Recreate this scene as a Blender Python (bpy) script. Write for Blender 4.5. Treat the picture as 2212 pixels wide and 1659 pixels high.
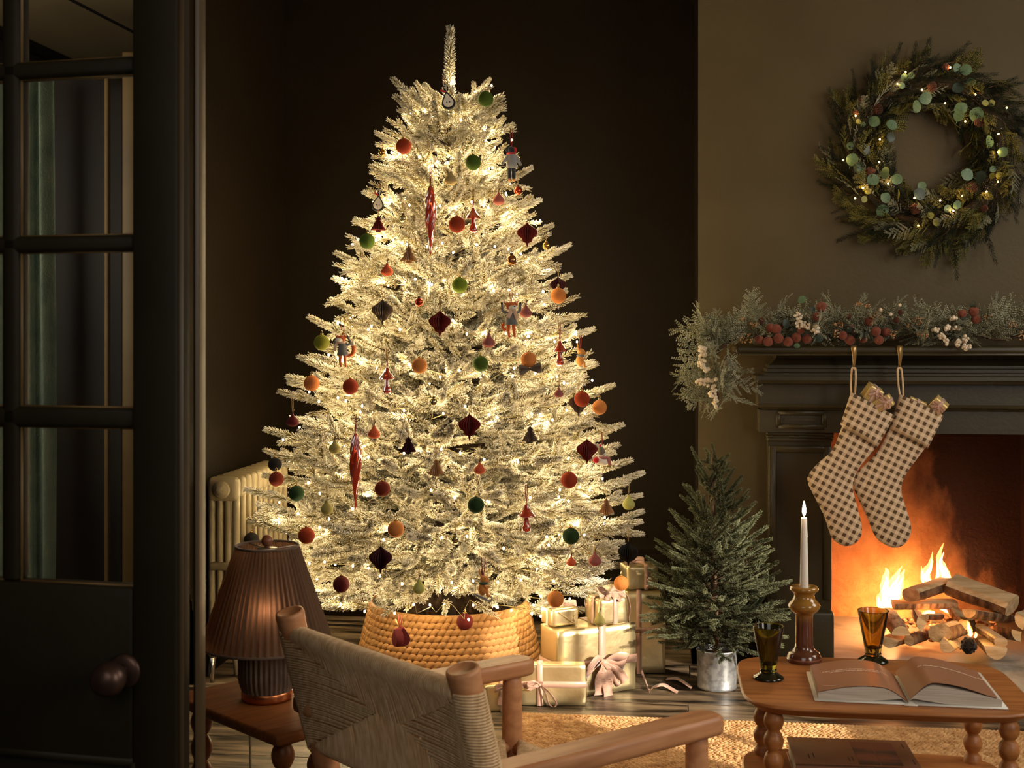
import bpy, bmesh, math, random
import numpy as np
from mathutils import Vector, Matrix

for _o in list(bpy.data.objects):
    bpy.data.objects.remove(_o)
sc = bpy.context.scene
COL = sc.collection
RND = random.Random(11)

# ------------------------------------------------------------------ camera
YAW = math.radians(7.0)
CY, SY = math.cos(YAW), math.sin(YAW)
FPX, CXP, HYP, EYE = 2700.0, 1106.0, 720.0, 1.2
cam_d = bpy.data.cameras.new('camera')
cam = bpy.data.objects.new('camera', cam_d)
COL.objects.link(cam)
cam.location = (0, 0, EYE)
cam.rotation_euler = (math.pi / 2, 0, YAW)
cam_d.sensor_width = 36.0
cam_d.lens = 36.0 * FPX / 2212.0
cam_d.shift_y = (HYP - 829.5) / 2212.0
cam_d.clip_start = 0.05
cam_d.dof.use_dof = True
cam_d.dof.focus_distance = 4.0
cam_d.dof.aperture_fstop = 10.0
sc.camera = cam

# ------------------------------------------------------------------ world, exposure, big lights
w = bpy.data.worlds.new('world')
sc.world = w
w.use_nodes = True
w.node_tree.nodes['Background'].inputs[0].default_value = (0.9, 0.85, 0.75, 1)
w.node_tree.nodes['Background'].inputs[1].default_value = 0.25
sc.view_settings.view_transform = 'Standard'
sc.view_settings.look = 'None'
sc.view_settings.exposure = 0.0
sc.view_settings.gamma = 1.0
sc.view_settings.use_curve_mapping = False
try:
    sc.cycles.use_denoising = True
    sc.cycles.sample_clamp_indirect = 4.0
    sc.cycles.max_bounces = 8
    sc.cycles.transparent_max_bounces = 12
    sc.cycles.volume_bounces = 0
    sc.cycles.caustics_reflective = False
    sc.cycles.caustics_refractive = False
    sc.cycles.blur_glossy = 0.5
except Exception:
    pass


def light(name, kind, loc, energy, color, target=None, **kw):
    d = bpy.data.lights.new(name, kind)
    d.energy = energy
    d.color = color
    for k, v in kw.items():
        setattr(d, k, v)
    o = bpy.data.objects.new(name, d)
    COL.objects.link(o)
    o.location = loc
    if target is not None:
        o.rotation_euler = (Vector(target) - Vector(loc)).to_track_quat('-Z', 'Y').to_euler()
    return o


# soft daylight from the window in the right-hand wall, and the low sun shining through it
light('window_daylight', 'AREA', (2.50, 3.05, 1.85), 40.0, (1.0, 0.93, 0.82), (0.2, 3.3, 0.75),
      shape='RECTANGLE', size=1.1, size_y=1.5)
light('near_right_fill', 'AREA', (2.45, 0.55, 1.75), 46.0, (1.0, 0.93, 0.83), (-0.1, 3.2, 0.5),
      shape='RECTANGLE', size=1.1, size_y=1.5)  # fill added from the near right; no window stands there
light('low_sun', 'SUN', (4, 0, 3), 7.0, (1.0, 0.87, 0.70), (4 - 0.80, 0.62, 3 - 0.36), angle=0.012)
light('rear_fill', 'AREA', (-0.3, -0.85, 1.9), 17.0, (1.0, 0.93, 0.85), (0.1, 3.5, 0.7),
      shape='RECTANGLE', size=1.6, size_y=1.5)  # unseen fill added behind the camera to lift what faces it
light('hall_daylight', 'AREA', (-2.5, 3.4, 1.7), 7.0, (1.0, 0.97, 0.84), (-1.9, 5.2, 1.2),
      shape='RECTANGLE', size=0.5, size_y=1.4)


# ------------------------------------------------------------------ frames of reference
def W(X, Y, Z=0.0):
    "camera-aligned plan coordinates to room coordinates"
    return Vector((CY * X - SY * Y, SY * X + CY * Y, Z))


def P(px, py, Y):
    return W((px - CXP) * Y / FPX, Y, EYE - (py - HYP) * Y / FPX)


def G(px, py, z):
    return P(px, py, FPX * (EYE - z) / (py - HYP))


def WL(px, py, y):
    "pixel ray meets the room plane y = const"
    k = (px - CXP) / FPX
    return P(px, py, y / (SY * k + CY))


def depth(v):
    return -SY * v[0] + CY * v[1]


def PX(v):
    X, Y = CY * v[0] + SY * v[1], -SY * v[0] + CY * v[1]
    return CXP + FPX * X / Y, HYP + FPX * (EYE - v[2]) / Y, Y


# ------------------------------------------------------------------ colours and materials
def lin(c):
    c = c / 255.0
    return c / 12.92 if c <= 0.04045 else ((c + 0.055) / 1.055) ** 2.4


def S(r, g, b):
    return (lin(r), lin(g), lin(b), 1.0)


def pm(name, col, col2=None, rough=0.6, metal=0.0, ns=20.0, st=(1, 1, 1), bump=0.0, bs=None, sheen=0.0,
       spec=0.5, trans=0.0, coat=0.0, emis=None, es=0.0, ior=1.45, lo=0.35, hi=0.65, dist=0.0, det=4.0,
       sheen_tint=None, coord='Object', bdist=0.01, rnd=False):
    m = bpy.data.materials.new(name)
    m.use_nodes = True
    nt = m.node_tree
    b = nt.nodes['Principled BSDF']
    I = b.inputs
    I['Base Color'].default_value = col
    I['Roughness'].default_value = rough
    I['Metallic'].default_value = metal
    I['Specular IOR Level'].default_value = spec
    I['Transmission Weight'].default_value = trans
    I['Coat Weight'].default_value = coat
    I['Coat Roughness'].default_value = 0.15
    I['IOR'].default_value = ior
    I['Sheen Weight'].default_value = sheen
    I['Sheen Roughness'].default_value = 0.4
    if sheen_tint:
        I['Sheen Tint'].default_value = sheen_tint
    if emis:
        I['Emission Color'].default_value = emis
        I['Emission Strength'].default_value = es
    if col2 is not None or bump:
        tc = nt.nodes.new('ShaderNodeTexCoord')
        mp = nt.nodes.new('ShaderNodeMapping')
        mp.inputs['Scale'].default_value = st
        if rnd:
            oi = nt.nodes.new('ShaderNodeObjectInfo')
            va = nt.nodes.new('ShaderNodeVectorMath')
            va.operation = 'MULTIPLY_ADD'
            nt.links.new(oi.outputs['Random'], va.inputs[0])
            va.inputs[1].default_value = (37, 53, 71)
            nt.links.new(tc.outputs[coord], va.inputs[2])
            nt.links.new(va.outputs[0], mp.inputs['Vector'])
        else:
            nt.links.new(tc.outputs[coord], mp.inputs['Vector'])
        if col2 is not None:
            n = nt.nodes.new('ShaderNodeTexNoise')
            n.inputs['Scale'].default_value = ns
            n.inputs['Detail'].default_value = det
            n.inputs['Distortion'].default_value = dist
            nt.links.new(mp.outputs['Vector'], n.inputs['Vector'])
            r = nt.nodes.new('ShaderNodeValToRGB')
            r.color_ramp.elements[0].position = lo
            r.color_ramp.elements[0].color = col
            r.color_ramp.elements[1].position = hi
            r.color_ramp.elements[1].color = col2
            nt.links.new(n.outputs['Fac'], r.inputs['Fac'])
            nt.links.new(r.outputs['Color'], I['Base Color'])
        if bump:
            n2 = nt.nodes.new('ShaderNodeTexNoise')
            n2.inputs['Scale'].default_value = bs or ns
            n2.inputs['Detail'].default_value = 3.0
            nt.links.new(mp.outputs['Vector'], n2.inputs['Vector'])
            bp = nt.nodes.new('ShaderNodeBump')
            bp.inputs['Strength'].default_value = bump
            bp.inputs['Distance'].default_value = bdist
            nt.links.new(n2.outputs['Fac'], bp.inputs['Height'])
            nt.links.new(bp.outputs['Normal'], I['Normal'])
    return m


def emit(name, col, strength):
    m = bpy.data.materials.new(name)
    m.use_nodes = True
    nt = m.node_tree
    nt.nodes.remove(nt.nodes['Principled BSDF'])
    e = nt.nodes.new('ShaderNodeEmission')
    e.inputs[0].default_value = col
    e.inputs[1].default_value = strength
    nt.links.new(e.outputs[0], nt.nodes['Material Output'].inputs['Surface'])
    return m


def glow_flame(name, col, strength):
    "thin luminous gas: it shines and lets light through"
    m = emit(name, col, strength)
    nt = m.node_tree
    e = [n for n in nt.nodes if n.type == 'EMISSION'][0]
    t = nt.nodes.new('ShaderNodeBsdfTransparent')
    a = nt.nodes.new('ShaderNodeAddShader')
    nt.links.new(e.outputs[0], a.inputs[0])
    nt.links.new(t.outputs[0], a.inputs[1])
    nt.links.new(a.outputs[0], nt.nodes['Material Output'].inputs['Surface'])
    return m


M = {}
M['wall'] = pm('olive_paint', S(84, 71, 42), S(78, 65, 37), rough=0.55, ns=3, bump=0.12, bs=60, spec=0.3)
M['alcove'] = pm('shaded_olive_paint', S(21, 14, 5), S(19, 12, 4), rough=0.65, ns=3, bump=0.1, bs=60, spec=0.1)  # same olive wall paint, with the recess's shade put into the colour
M['mantel'] = pm('olive_gloss_paint', S(62, 53, 31), S(56, 48, 27), rough=0.38, ns=6, bump=0.05, bs=80, spec=0.4)
M['ceiling'] = pm('ceiling_paint', S(156, 130, 88), rough=0.8)
M['door'] = pm('door_paint', S(34, 29, 17), S(30, 26, 14), rough=0.55, spec=.2, ns=8, bump=0.06, bs=50)
M['door_worn'] = pm('worn_door_edge', S(120, 104, 72), S(70, 58, 38), rough=0.5, ns=14, st=(1, 1, .15))
M['casing'] = pm('casing_paint', S(120, 94, 50), S(104, 80, 42), rough=0.5, ns=4)
M['jamb'] = pm('jamb_paint', S(66, 52, 29), S(58, 44, 24), rough=0.5, ns=6)
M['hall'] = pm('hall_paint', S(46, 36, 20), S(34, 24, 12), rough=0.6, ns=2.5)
M['curtain'] = pm('green_curtain', S(104, 112, 88), S(80, 92, 76), rough=0.7, ns=9, bump=0.4, bs=120)
M['glass'] = pm('window_glass', (1, 1, 1, 1), rough=0.02, trans=1.0, ior=1.1, spec=0.3)
M['plank'] = pm('worn_dark_planks', S(36, 27, 19), S(134, 114, 90), rough=0.38, ns=7, st=(0.55, 3.6, 3.6), lo=0.41, hi=0.62,
                bump=0.25, bs=14, det=12, dist=0.15, rnd=True)
M['plank_gap'] = pm('floor_gap', S(14, 10, 7), rough=0.9)
M['jute'] = pm('jute', S(226, 182, 128), S(186, 138, 86), rough=0.85, ns=30, bump=0.3, bs=300)
M['jute_base'] = pm('jute_base', S(120, 82, 46), rough=0.95)
M['seagrass'] = pm('seagrass', S(190, 140, 82), S(154, 106, 56), rough=0.55, ns=40, st=(1, 1, 3), bump=0.35, bs=220)
M['radiator'] = pm('old_cream_enamel', S(150, 136, 106), S(124, 110, 82), rough=0.42, ns=9, bump=0.15, bs=70, lo=.3, hi=.7)
M['chrome'] = pm('dull_chrome', S(180, 172, 160), rough=0.25, metal=1)
M['oak'] = pm('warm_oak', S(176, 114, 60), S(148, 90, 44), rough=0.42, ns=5, st=(1.2, 14, 14), bump=0.08, bs=40, dist=.6)
M['oak_side'] = pm('side_table_oak', S(150, 92, 46), S(122, 70, 32), rough=0.4, ns=5, st=(1.2, 14, 14), bump=0.08, bs=40, dist=.6)
M['beech'] = pm('chair_beech', S(206, 148, 102), S(182, 124, 82), rough=0.45, ns=5, st=(12, 1.5, 12), bump=0.06, bs=40)
M['cord'] = pm('paper_cord', S(236, 204, 160), S(206, 170, 124), rough=0.85, ns=25, st=(4, 4, 1), bump=0.3, bs=400)
M['gold'] = pm('gold_foil', S(224, 206, 158), rough=0.38, metal=0.85, bump=0.16, bs=16, bdist=.02)
M['gold_matt'] = pm('gold_paper', S(226, 196, 130), rough=0.42, metal=0.45, bump=.05, bs=60)
M['ribbon'] = pm('satin_ribbon', S(206, 164, 142), rough=0.34, sheen=0.4, spec=0.6, bump=0.03, bs=60)
M['gold_ribbon'] = pm('gold_ribbon', S(176, 138, 84), rough=0.32, metal=0.6)
M['zinc'] = pm('galvanised_zinc', S(176, 178, 180), S(140, 142, 144), rough=0.36, metal=0.6, ns=45, lo=.42, hi=.58)
M['bark'] = pm('bark', S(70, 48, 32), S(140, 112, 84), rough=0.9, ns=22, st=(2.2, 1, 1), bump=0.9, bs=40, rnd=True)
M['birch'] = pm('birch_bark', S(196, 172, 140), S(84, 58, 40), rough=0.8, ns=16, st=(4, 1, 1), bump=0.6, bs=40, lo=.45, hi=.7, rnd=True)
M['split_wood'] = pm('split_wood', S(240, 212, 166), S(206, 168, 118), rough=0.75, ns=7, st=(1, 7, 7), bump=0.3, bs=22, rnd=True)
M['ash'] = pm('charred_paper', S(24, 22, 22), S(120, 116, 112), rough=0.95, ns=26, bump=1.0, bs=30, lo=.45, hi=.75)
M['plaster'] = None
M['marble'] = pm('hearth_stone', S(214, 200, 178), S(150, 132, 110), rough=0.4, ns=7, lo=.5, hi=.75, det=9, dist=.8)
M['white'] = pm('cream_white', S(226, 222, 210), rough=0.6)
M['page_edge'] = pm('page_edges', S(214, 204, 188), S(184, 172, 154), rough=0.8, ns=8, st=(1, 1, 70))
M['page'] = pm('brown_printed_page', S(162, 116, 88), rough=0.3, spec=0.5)
M['book_cover'] = pm('brown_cloth_cover', S(140, 96, 66), rough=0.55, bump=.06, bs=300)
M['print'] = pm('cover_photographs', S(58, 24, 16), S(132, 70, 50), rough=0.35, ns=7, st=(1, 3, 1), lo=.48, hi=.62)
M['ink'] = pm('dark_ink', S(70, 42, 30), rough=0.6)
M['ink_light'] = pm('pale_ink', S(250, 226, 202), rough=0.5)
M['wax'] = pm('candle_wax', S(248, 238, 224), rough=0.45, spec=.4)
M['wax'].node_tree.nodes['Principled BSDF'].inputs['Subsurface Weight'].default_value = .6
M['wax'].node_tree.nodes['Principled BSDF'].inputs['Subsurface Radius'].default_value = (.02, .012, .006)
M['wick'] = pm('burnt_wick', S(20, 16, 14), rough=.9)
M['ceramic'] = pm('brown_glazed_ceramic', S(112, 66, 34), S(168, 118, 54), rough=0.16, ns=9, st=(1, 1, 5), spec=.6, coat=.6, lo=.38, hi=.62)
M['green_glass'] = pm('olive_glass', S(150, 150, 60), rough=0.03, trans=1.0, ior=1.45)
M['amber_glass'] = pm('amber_glass', S(246, 206, 110), rough=0.03, trans=1.0, ior=1.45)
M['dark_glass'] = pm('dark_glass_foot', S(40, 40, 22), rough=0.05, trans=0.5, ior=1.5)
M['shade'] = None
M['lamp_cloth'] = pm('pleated_brown_cloth', S(106, 84, 66), S(92, 72, 56), rough=0.8, ns=40, sheen=.3, bump=.1, bs=200)
M['copper'] = pm('copper_ring', S(206, 128, 78), rough=0.3, metal=1)
M['walnut'] = pm('turned_walnut', S(150, 92, 62), S(126, 74, 48), rough=0.35, ns=6, st=(8, 8, 1))
M['wire'] = pm('lamp_wire', S(190, 180, 168), rough=0.35, metal=1)
M['cable'] = pm('pale_cable', S(150, 136, 96), rough=0.6)
M['knob'] = pm('worn_bronze', S(92, 70, 58), S(74, 54, 46), rough=0.38, metal=0.7, ns=12)


def two_tone_glaze(m, z0, z1, top, foot):
    "the glaze runs from ochre at the rim to dark brown on the stem"
    nt = m.node_tree
    N, L = nt.nodes.new, nt.links.new
    b = nt.nodes['Principled BSDF']
    tc = N('ShaderNodeTexCoord'); sx = N('ShaderNodeSeparateXYZ'); L(tc.outputs['Object'], sx.inputs[0])
    no = N('ShaderNodeTexNoise'); no.inputs['Scale'].default_value = 45; L(tc.outputs['Object'], no.inputs['Vector'])
    ad = N('ShaderNodeMath'); ad.operation = 'MULTIPLY_ADD'; L(no.outputs['Fac'], ad.inputs[0]); ad.inputs[1].default_value = .05; L(sx.outputs['Z'], ad.inputs[2])
    mr = N('ShaderNodeMapRange'); L(ad.outputs[0], mr.inputs[0]); mr.inputs[1].default_value = z0 + .025; mr.inputs[2].default_value = z1 + .025
    mx = N('ShaderNodeMix'); mx.data_type = 'RGBA'; L(mr.outputs[0], mx.inputs['Factor'])
    mx.inputs[6].default_value = foot; mx.inputs[7].default_value = top
    L(mx.outputs[2], b.inputs['Base Color'])


two_tone_glaze(M['ceramic'], .085, .125, S(158, 112, 44), S(96, 54, 36))


def flock_mat(name, green, tipc, amount, topw):
    m = bpy.data.materials.new(name)
    m.use_nodes = True
    nt = m.node_tree
    N, L = nt.nodes.new, nt.links.new
    b = nt.nodes['Principled BSDF']
    b.inputs['Roughness'].default_value = 0.85
    b.inputs['Specular IOR Level'].default_value = 0.2
    at = N('ShaderNodeAttribute'); at.attribute_name = 'tip'
    ge = N('ShaderNodeNewGeometry')
    sx = N('ShaderNodeSeparateXYZ'); L(ge.outputs['Normal'], sx.inputs[0])
    tc = N('ShaderNodeTexCoord')
    no = N('ShaderNodeTexNoise'); no.inputs['Scale'].default_value = 26; no.inputs['Detail'].default_value = 2
    L(tc.outputs['Object'], no.inputs['Vector'])
    a1 = N('ShaderNodeMath'); a1.operation = 'MULTIPLY_ADD'; L(sx.outputs['Z'], a1.inputs[0])
    a1.inputs[1].default_value = topw; a1.inputs[2].default_value = amount
    a2 = N('ShaderNodeMath'); a2.operation = 'MULTIPLY_ADD'; L(at.outputs['Fac'], a2.inputs[0])
    a2.inputs[1].default_value = 0.45; L(a1.outputs[0], a2.inputs[2])
    a3 = N('ShaderNodeMath'); a3.operation = 'MULTIPLY_ADD'; L(no.outputs['Fac'], a3.inputs[0])
    a3.inputs[1].default_value = 0.9; L(a2.outputs[0], a3.inputs[2])
    r = N('ShaderNodeValToRGB')
    r.color_ramp.elements[0].position = 0.42; r.color_ramp.elements[0].color = green
    r.color_ramp.elements[1].position = 0.95; r.color_ramp.elements[1].color = tipc
    L(a3.outputs[0], r.inputs['Fac']); L(r.outputs['Color'], b.inputs['Base Color'])
    return m


M['flock'] = flock_mat('flocked_needles', S(126, 112, 58), S(246, 238, 218), 0.02, 0.20)
M['spruce'] = flock_mat('spruce_needles', S(46, 51, 29), S(158, 162, 124), -0.24, 0.24)
M['frost'] = flock_mat('frosted_cedar', S(104, 106, 80), S(190, 188, 160), -0.02, 0.14)
M['fir_dark'] = flock_mat('dark_fir', S(22, 30, 22), S(58, 66, 38), -0.2, 0.12)
M['cedar_olive'] = flock_mat('olive_cedar', S(74, 78, 36), S(150, 138, 72), -0.1, 0.12)
M['twig'] = pm('brown_twig', S(92, 70, 48), S(60, 44, 30), rough=.9, ns=40)
M['trunk'] = pm('tree_trunk', S(74, 60, 42), S(50, 40, 28), rough=.9, ns=30)


# ------------------------------------------------------------------ mesh building
class MB:
    def __init__(s):
        s.v, s.f, s.m, s.s = [], [], [], []

    def add(s, vs, fs, m=0, smooth=False):
        o = len(s.v)
        s.v.extend([tuple(v) for v in vs])
        for f in fs:
            s.f.append(tuple(i + o for i in f))
            s.m.append(m)
            s.s.append(smooth)
        return s

    def box(s, x0, x1, y0, y1, z0, z1, m=0):
        vs = [(x, y, z) for z in (z0, z1) for y in (y0, y1) for x in (x0, x1)]
        return s.add(vs, [(0, 2, 3, 1), (4, 5, 7, 6), (0, 1, 5, 4), (1, 3, 7, 5), (3, 2, 6, 7), (2, 0, 4, 6)], m)

    def rbox(s, c, size, b=0.004, seg=2, mat=None, m=0, smooth=True):
        vs, fs = rbox_data(tuple(size), b, seg)
        T = Matrix.Translation(Vector(c)) @ (mat.to_4x4() if mat else Matrix.Identity(4))
        return s.add([T @ Vector(v) for v in vs], fs, m, smooth)

    def lathe(s, prof, n=24, T=None, m=0, smooth=True, fn=None, a0=0.0, a1=2 * math.pi, cap=True):
        full = abs(a1 - a0 - 2 * math.pi) < 1e-6
        k = n if full else n + 1
        vs = []
        for j, (r, z) in enumerate(prof):
            for i in range(k):
                a = a0 + (a1 - a0) * i / n
                rr = r if fn is None else r * fn(a, j / (len(prof) - 1))
                v = Vector((rr * math.cos(a), rr * math.sin(a), z))
                vs.append(T @ v if T else v)
        fs = []
        for j in range(len(prof) - 1):
            for i in range(n):
                i2 = (i + 1) % k
                fs.append((j * k + i, j * k + i2, (j + 1) * k + i2, (j + 1) * k + i))
        if cap and full:
            if prof[0][0] > 1e-6:
                fs.append(tuple(range(n))[::-1])
            if prof[-1][0] > 1e-6:
                fs.append(tuple((len(prof) - 1) * k + i for i in range(n)))
        return s.add(vs, fs, m, smooth)

    def tube(s, pts, r, n=6, m=0, caps=True, smooth=True, closed=False, flat=1.0):
        pts = [Vector(p) for p in pts]
        N = len(pts)
        rs = r if isinstance(r, (list, tuple)) else [r] * N
        vs = []
        up = None
        for i, p in enumerate(pts):
            if closed:
                t = (pts[(i + 1) % N] - pts[i - 1])
            else:
                t = (pts[min(i + 1, N - 1)] - pts[max(i - 1, 0)])
            if t.length < 1e-9:
                t = Vector((0, 0, 1))
            t.normalize()
            if up is None:
                up = Vector((0, 0, 1)) if abs(t.z) < 0.9 else Vector((1, 0, 0))
            a = t.cross(up)
            if a.length < 1e-6:
                a = t.orthogonal()
            a.normalize()
            b = a.cross(t).normalized()
            up = b
            for k in range(n):
                an = 2 * math.pi * k / n
                vs.append(p + (a * math.cos(an) + b * math.sin(an) * flat) * rs[i])
        fs = []
        for i in range(N if closed else N - 1):
            j = (i + 1) % N
            for k in range(n):
                k2 = (k + 1) % n
                fs.append((i * n + k, i * n + k2, j * n + k2, j * n + k))
        if caps and not closed:
            fs.append(tuple(range(n))[::-1])
            fs.append(tuple((N - 1) * n + k for k in range(n)))
        return s.add(vs, fs, m, smooth)

    def sphere(s, c, r, nu=16, nv=10, m=0, sc_=(1, 1, 1), rot=None):
        c = Vector(c)
        prof = [(max(math.sin(math.pi * j / nv), 1e-7) * 1.0, -math.cos(math.pi * j / nv)) for j in range(nv + 1)]
        D = Matrix.Diagonal((sc_[0] * r, sc_[1] * r, sc_[2] * r, 1))
        T = Matrix.Translation(c) @ (rot.to_4x4() if rot else Matrix.Identity(4)) @ D
        return s.lathe(prof, nu, T, m, True, cap=False)

    def sheet(s, rows, m=0, smooth=True, closed_u=False):
        R, C = len(rows), len(rows[0])
        vs = [p for row in rows for p in row]
        fs = []
        for i in range(R - 1):
            for j in range(C if closed_u else C - 1):
                j2 = (j + 1) % C
                fs.append((i * C + j, i * C + j2, (i + 1) * C + j2, (i + 1) * C + j))
        return s.add(vs, fs, m, smooth)

    def prism(s, poly, z0, z1, T=None, m=0, smooth=False):
        n = len(poly)
        vs = [Vector((x, y, z0)) for x, y in poly] + [Vector((x, y, z1)) for x, y in poly]
        if T:
            vs = [T @ v for v in vs]
        fs = [tuple(range(n))[::-1], tuple(range(n, 2 * n))] + [(i, (i + 1) % n, n + (i + 1) % n, n + i) for i in range(n)]
        return s.add(vs, fs, m, smooth)

    def np_add(s, V, Fc, m=0, smooth=False):
        return s.add(V.tolist(), [tuple(f) for f in Fc.tolist()], m, smooth)

    def mesh(s, name, mats):
        me = bpy.data.meshes.new(name)
        me.from_pydata(s.v, [], s.f)
        if not isinstance(mats, (list, tuple)):
            mats = [mats]
        for mt in mats:
            me.materials.append(mt)
        me.polygons.foreach_set('material_index', s.m)
        me.polygons.foreach_set('use_smooth', s.s)
        me.update()
        return me

    def build(s, name, mats, parent=None, label=None, kind=None):
        return link(name, s.mesh(name, mats), parent, label, kind)


def link(name, me, parent=None, label=None, kind=None):
    o = bpy.data.objects.new(name, me)
    COL.objects.link(o)
    if parent is not None:
        o.parent = parent
    if label:
        o['label'] = label
    if kind:
        o['kind'] = kind
    return o


_rb = {}


def rbox_data(size, b, seg):
    k = (size, b, seg)
    if k not in _rb:
        bm = bmesh.new()
        bmesh.ops.create_cube(bm, size=1.0)
        for v in bm.verts:
            v.co = Vector((v.co.x * size[0], v.co.y * size[1], v.co.z * size[2]))
        if b > 0:
            bmesh.ops.bevel(bm, geom=bm.edges[:], offset=b, segments=seg, affect='EDGES', profile=0.5)
        bm.verts.index_update()
        _rb[k] = ([v.co.copy() for v in bm.verts], [tuple(v.index for v in f.verts) for f in bm.faces])
        bm.free()
    return _rb[k]


def thing(name, label, cat, loc=(0, 0, 0), rz=0.0, group=None):
    o = bpy.data.objects.new(name, None)
    COL.objects.link(o)
    o.location = loc
    o.rotation_euler = (0, 0, rz)
    o.empty_display_size = 0.05
    o['label'] = label
    o['category'] = cat
    if group:
        o['group'] = group
    return o


def struct(name, mb, mats, parent=None):
    return mb.build(name, mats, parent, None, 'structure' if parent is None else None)


def copy_part(o, parent):
    c = o.copy()
    COL.objects.link(c)
    c.parent = parent
    return c


def smooth_poly(pts, n=4, closed=True):
    "Catmull-Rom through 2D or 3D points"
    pts = [Vector(p) for p in pts]
    N = len(pts)
    out = []
    for i in range(N if closed else N - 1):
        p0 = pts[(i - 1) % N] if closed else pts[max(i - 1, 0)]
        p1, p2 = pts[i], pts[(i + 1) % N]
        p3 = pts[(i + 2) % N] if closed else pts[min(i + 2, N - 1)]
        for k in range(n):
            t = k / n
            out.append(0.5 * ((2 * p1) + (p2 - p0) * t + (2 * p0 - 5 * p1 + 4 * p2 - p3) * t * t + (3 * p1 - p0 - 3 * p2 + p3) * t ** 3))
    if not closed:
        out.append(pts[-1])
    return out


def resample(pts, n):
    pts = [Vector(p) for p in pts]
    d = [0.0]
    for a, b in zip(pts, pts[1:]):
        d.append(d[-1] + (b - a).length)
    out, j = [], 0
    for i in range(n):
        t = d[-1] * i / (n - 1)
        while j < len(pts) - 2 and d[j + 1] < t:
            j += 1
        u = (t - d[j]) / max(d[j + 1] - d[j], 1e-9)
        out.append(pts[j].lerp(pts[j + 1], min(max(u, 0), 1)))
    return out


def wb(mb, name, mats, root, label=None, kind=None):
    "build a mesh written in room coordinates as a part of root"
    T = (Matrix.Translation(root.location) @ Matrix.Rotation(root.rotation_euler.z, 4, 'Z')).inverted()
    mb.v = [tuple(T @ Vector(v)) for v in mb.v]
    return mb.build(name, mats, root, label, kind)


def RZ(deg):
    return Matrix.Rotation(math.radians(deg), 3, 'Z')
# ================================================================== the room
FY = 4.589            # chimney breast face
BY = 5.20             # alcove back wall
LX, RX = -1.62, 2.6   # left pier, right wall
CH = 2.95
BX = 0.116            # left edge of the chimney breast

# floor: boards run parallel to the fireplace wall, each one its own board
mb = MB().box(-2.9, 2.9, -1.0, 6.2, -0.06, -0.021)
floor = struct('floor', mb, M['plank_gap'])
rowy = 3.92 - 0.16 * 16
rr = random.Random(5)
while rowy < 5.2:
    joints = [-2.85]
    if abs(rowy - 3.92) < 0.01:
        joints += [-1.35, 0.072, 1.6]
    else:
        x = -2.85 + rr.uniform(0.6, 1.8)
        while x < 2.7:
            joints.append(x)
            x += rr.uniform(1.1, 2.0)
    joints.append(2.85)
    for a, b in zip(joints, joints[1:]):
        cx, cy = (a + b) / 2, rowy + 0.08
        o = MB().rbox((0, 0, 0), (b - a - 0.0025, 0.157, 0.022), 0.0015, 1, smooth=False).build('plank', M['plank'], floor)
        o.location = (cx, cy, -0.011 + rr.uniform(-0.0012, 0.0012))
        o.rotation_euler = (rr.uniform(-.004, .004), 0, 0)
    rowy += 0.16

struct('ceiling', MB().box(-2.9, 2.9, -1.0, 5.4, CH, CH + 0.05), M['ceiling'])
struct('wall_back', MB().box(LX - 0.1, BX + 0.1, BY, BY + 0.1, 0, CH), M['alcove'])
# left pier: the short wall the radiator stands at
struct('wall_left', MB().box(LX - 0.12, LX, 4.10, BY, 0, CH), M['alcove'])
# chimney breast with the fire opening left free
OX0, OX1, OZ = 0.583, 1.42, 0.86
struct('wall_side', MB().box(BX, BX + .004, FY + .0005, BY, 0, CH), M['alcove'])  # thin sheet with shade in its colour, keeps the breast's side dark
mb = MB().box(BX + .002, OX0 - 0.03, FY, BY + 0.1, 0, CH)
mb.box(OX0 - 0.03, OX1 + 0.03, FY, FY + 0.12, OZ + 0.02, CH)
mb.box(OX1 + 0.03, RX + 0.1, FY, BY + 0.1, 0, CH)
struct('wall_fireplace', mb, M['wall'])
# right wall with a window opening for the daylight
wy0, wy1, wz0, wz1 = 1.50, 2.66, 0.90, 1.74
mb = MB().box(RX, RX + 0.1, -1.0, wy0, 0, CH).box(RX, RX + 0.1, wy1, FY + 0.1, 0, CH)
mb.box(RX, RX + 0.1, wy0, wy1, 0, wz0).box(RX, RX + 0.1, wy0, wy1, wz1, CH)
struct('wall_right', mb, M['wall'])
mb = MB().box(RX, RX + 0.1, wy0, wy0 + .04, wz0, wz1).box(RX, RX + .1, wy1 - .04, wy1, wz0, wz1)
mb.box(RX, RX + 0.1, wy0, wy1, wz0, wz0 + .04).box(RX, RX + .1, wy0, wy1, wz1 - .04, wz1)
win = struct('window_1', mb, M['white'])
for yy in (1.83, 2.25):
    MB().box(RX + .03, RX + .06, yy - .012, yy + .012, wz0, wz1).build('muntin', M['white'], win)
MB().box(RX + .03, RX + .06, wy0, wy1, 1.34 - .012, 1.34 + .012).build('muntin', M['white'], win)
struct('wall_front', MB().box(-2.9, 2.9, -1.1, -1.0, 0, CH), M['wall'])

# skirting in the alcove and beside the hearth
def skirting(name, pts, zt=0.32):
    prof = [(0, 0), (0.022, 0), (0.022, zt - 0.07), (0.016, zt - 0.06), (0.016, zt - 0.035), (0.010, zt - 0.03), (0.012, zt - 0.012), (0.0, zt)]
    (xa, ya), (xb, yb) = pts
    d = Vector((xb - xa, yb - ya, 0)).normalized()
    nrm = Vector((d.y, -d.x, 0))
    rows = []
    for (o, z) in prof:
        rows.append([Vector((xa, ya, z)) + nrm * o, Vector((xb, yb, z)) + nrm * o])
    return struct(name, MB().sheet(rows, smooth=False), M['alcove'])


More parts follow.
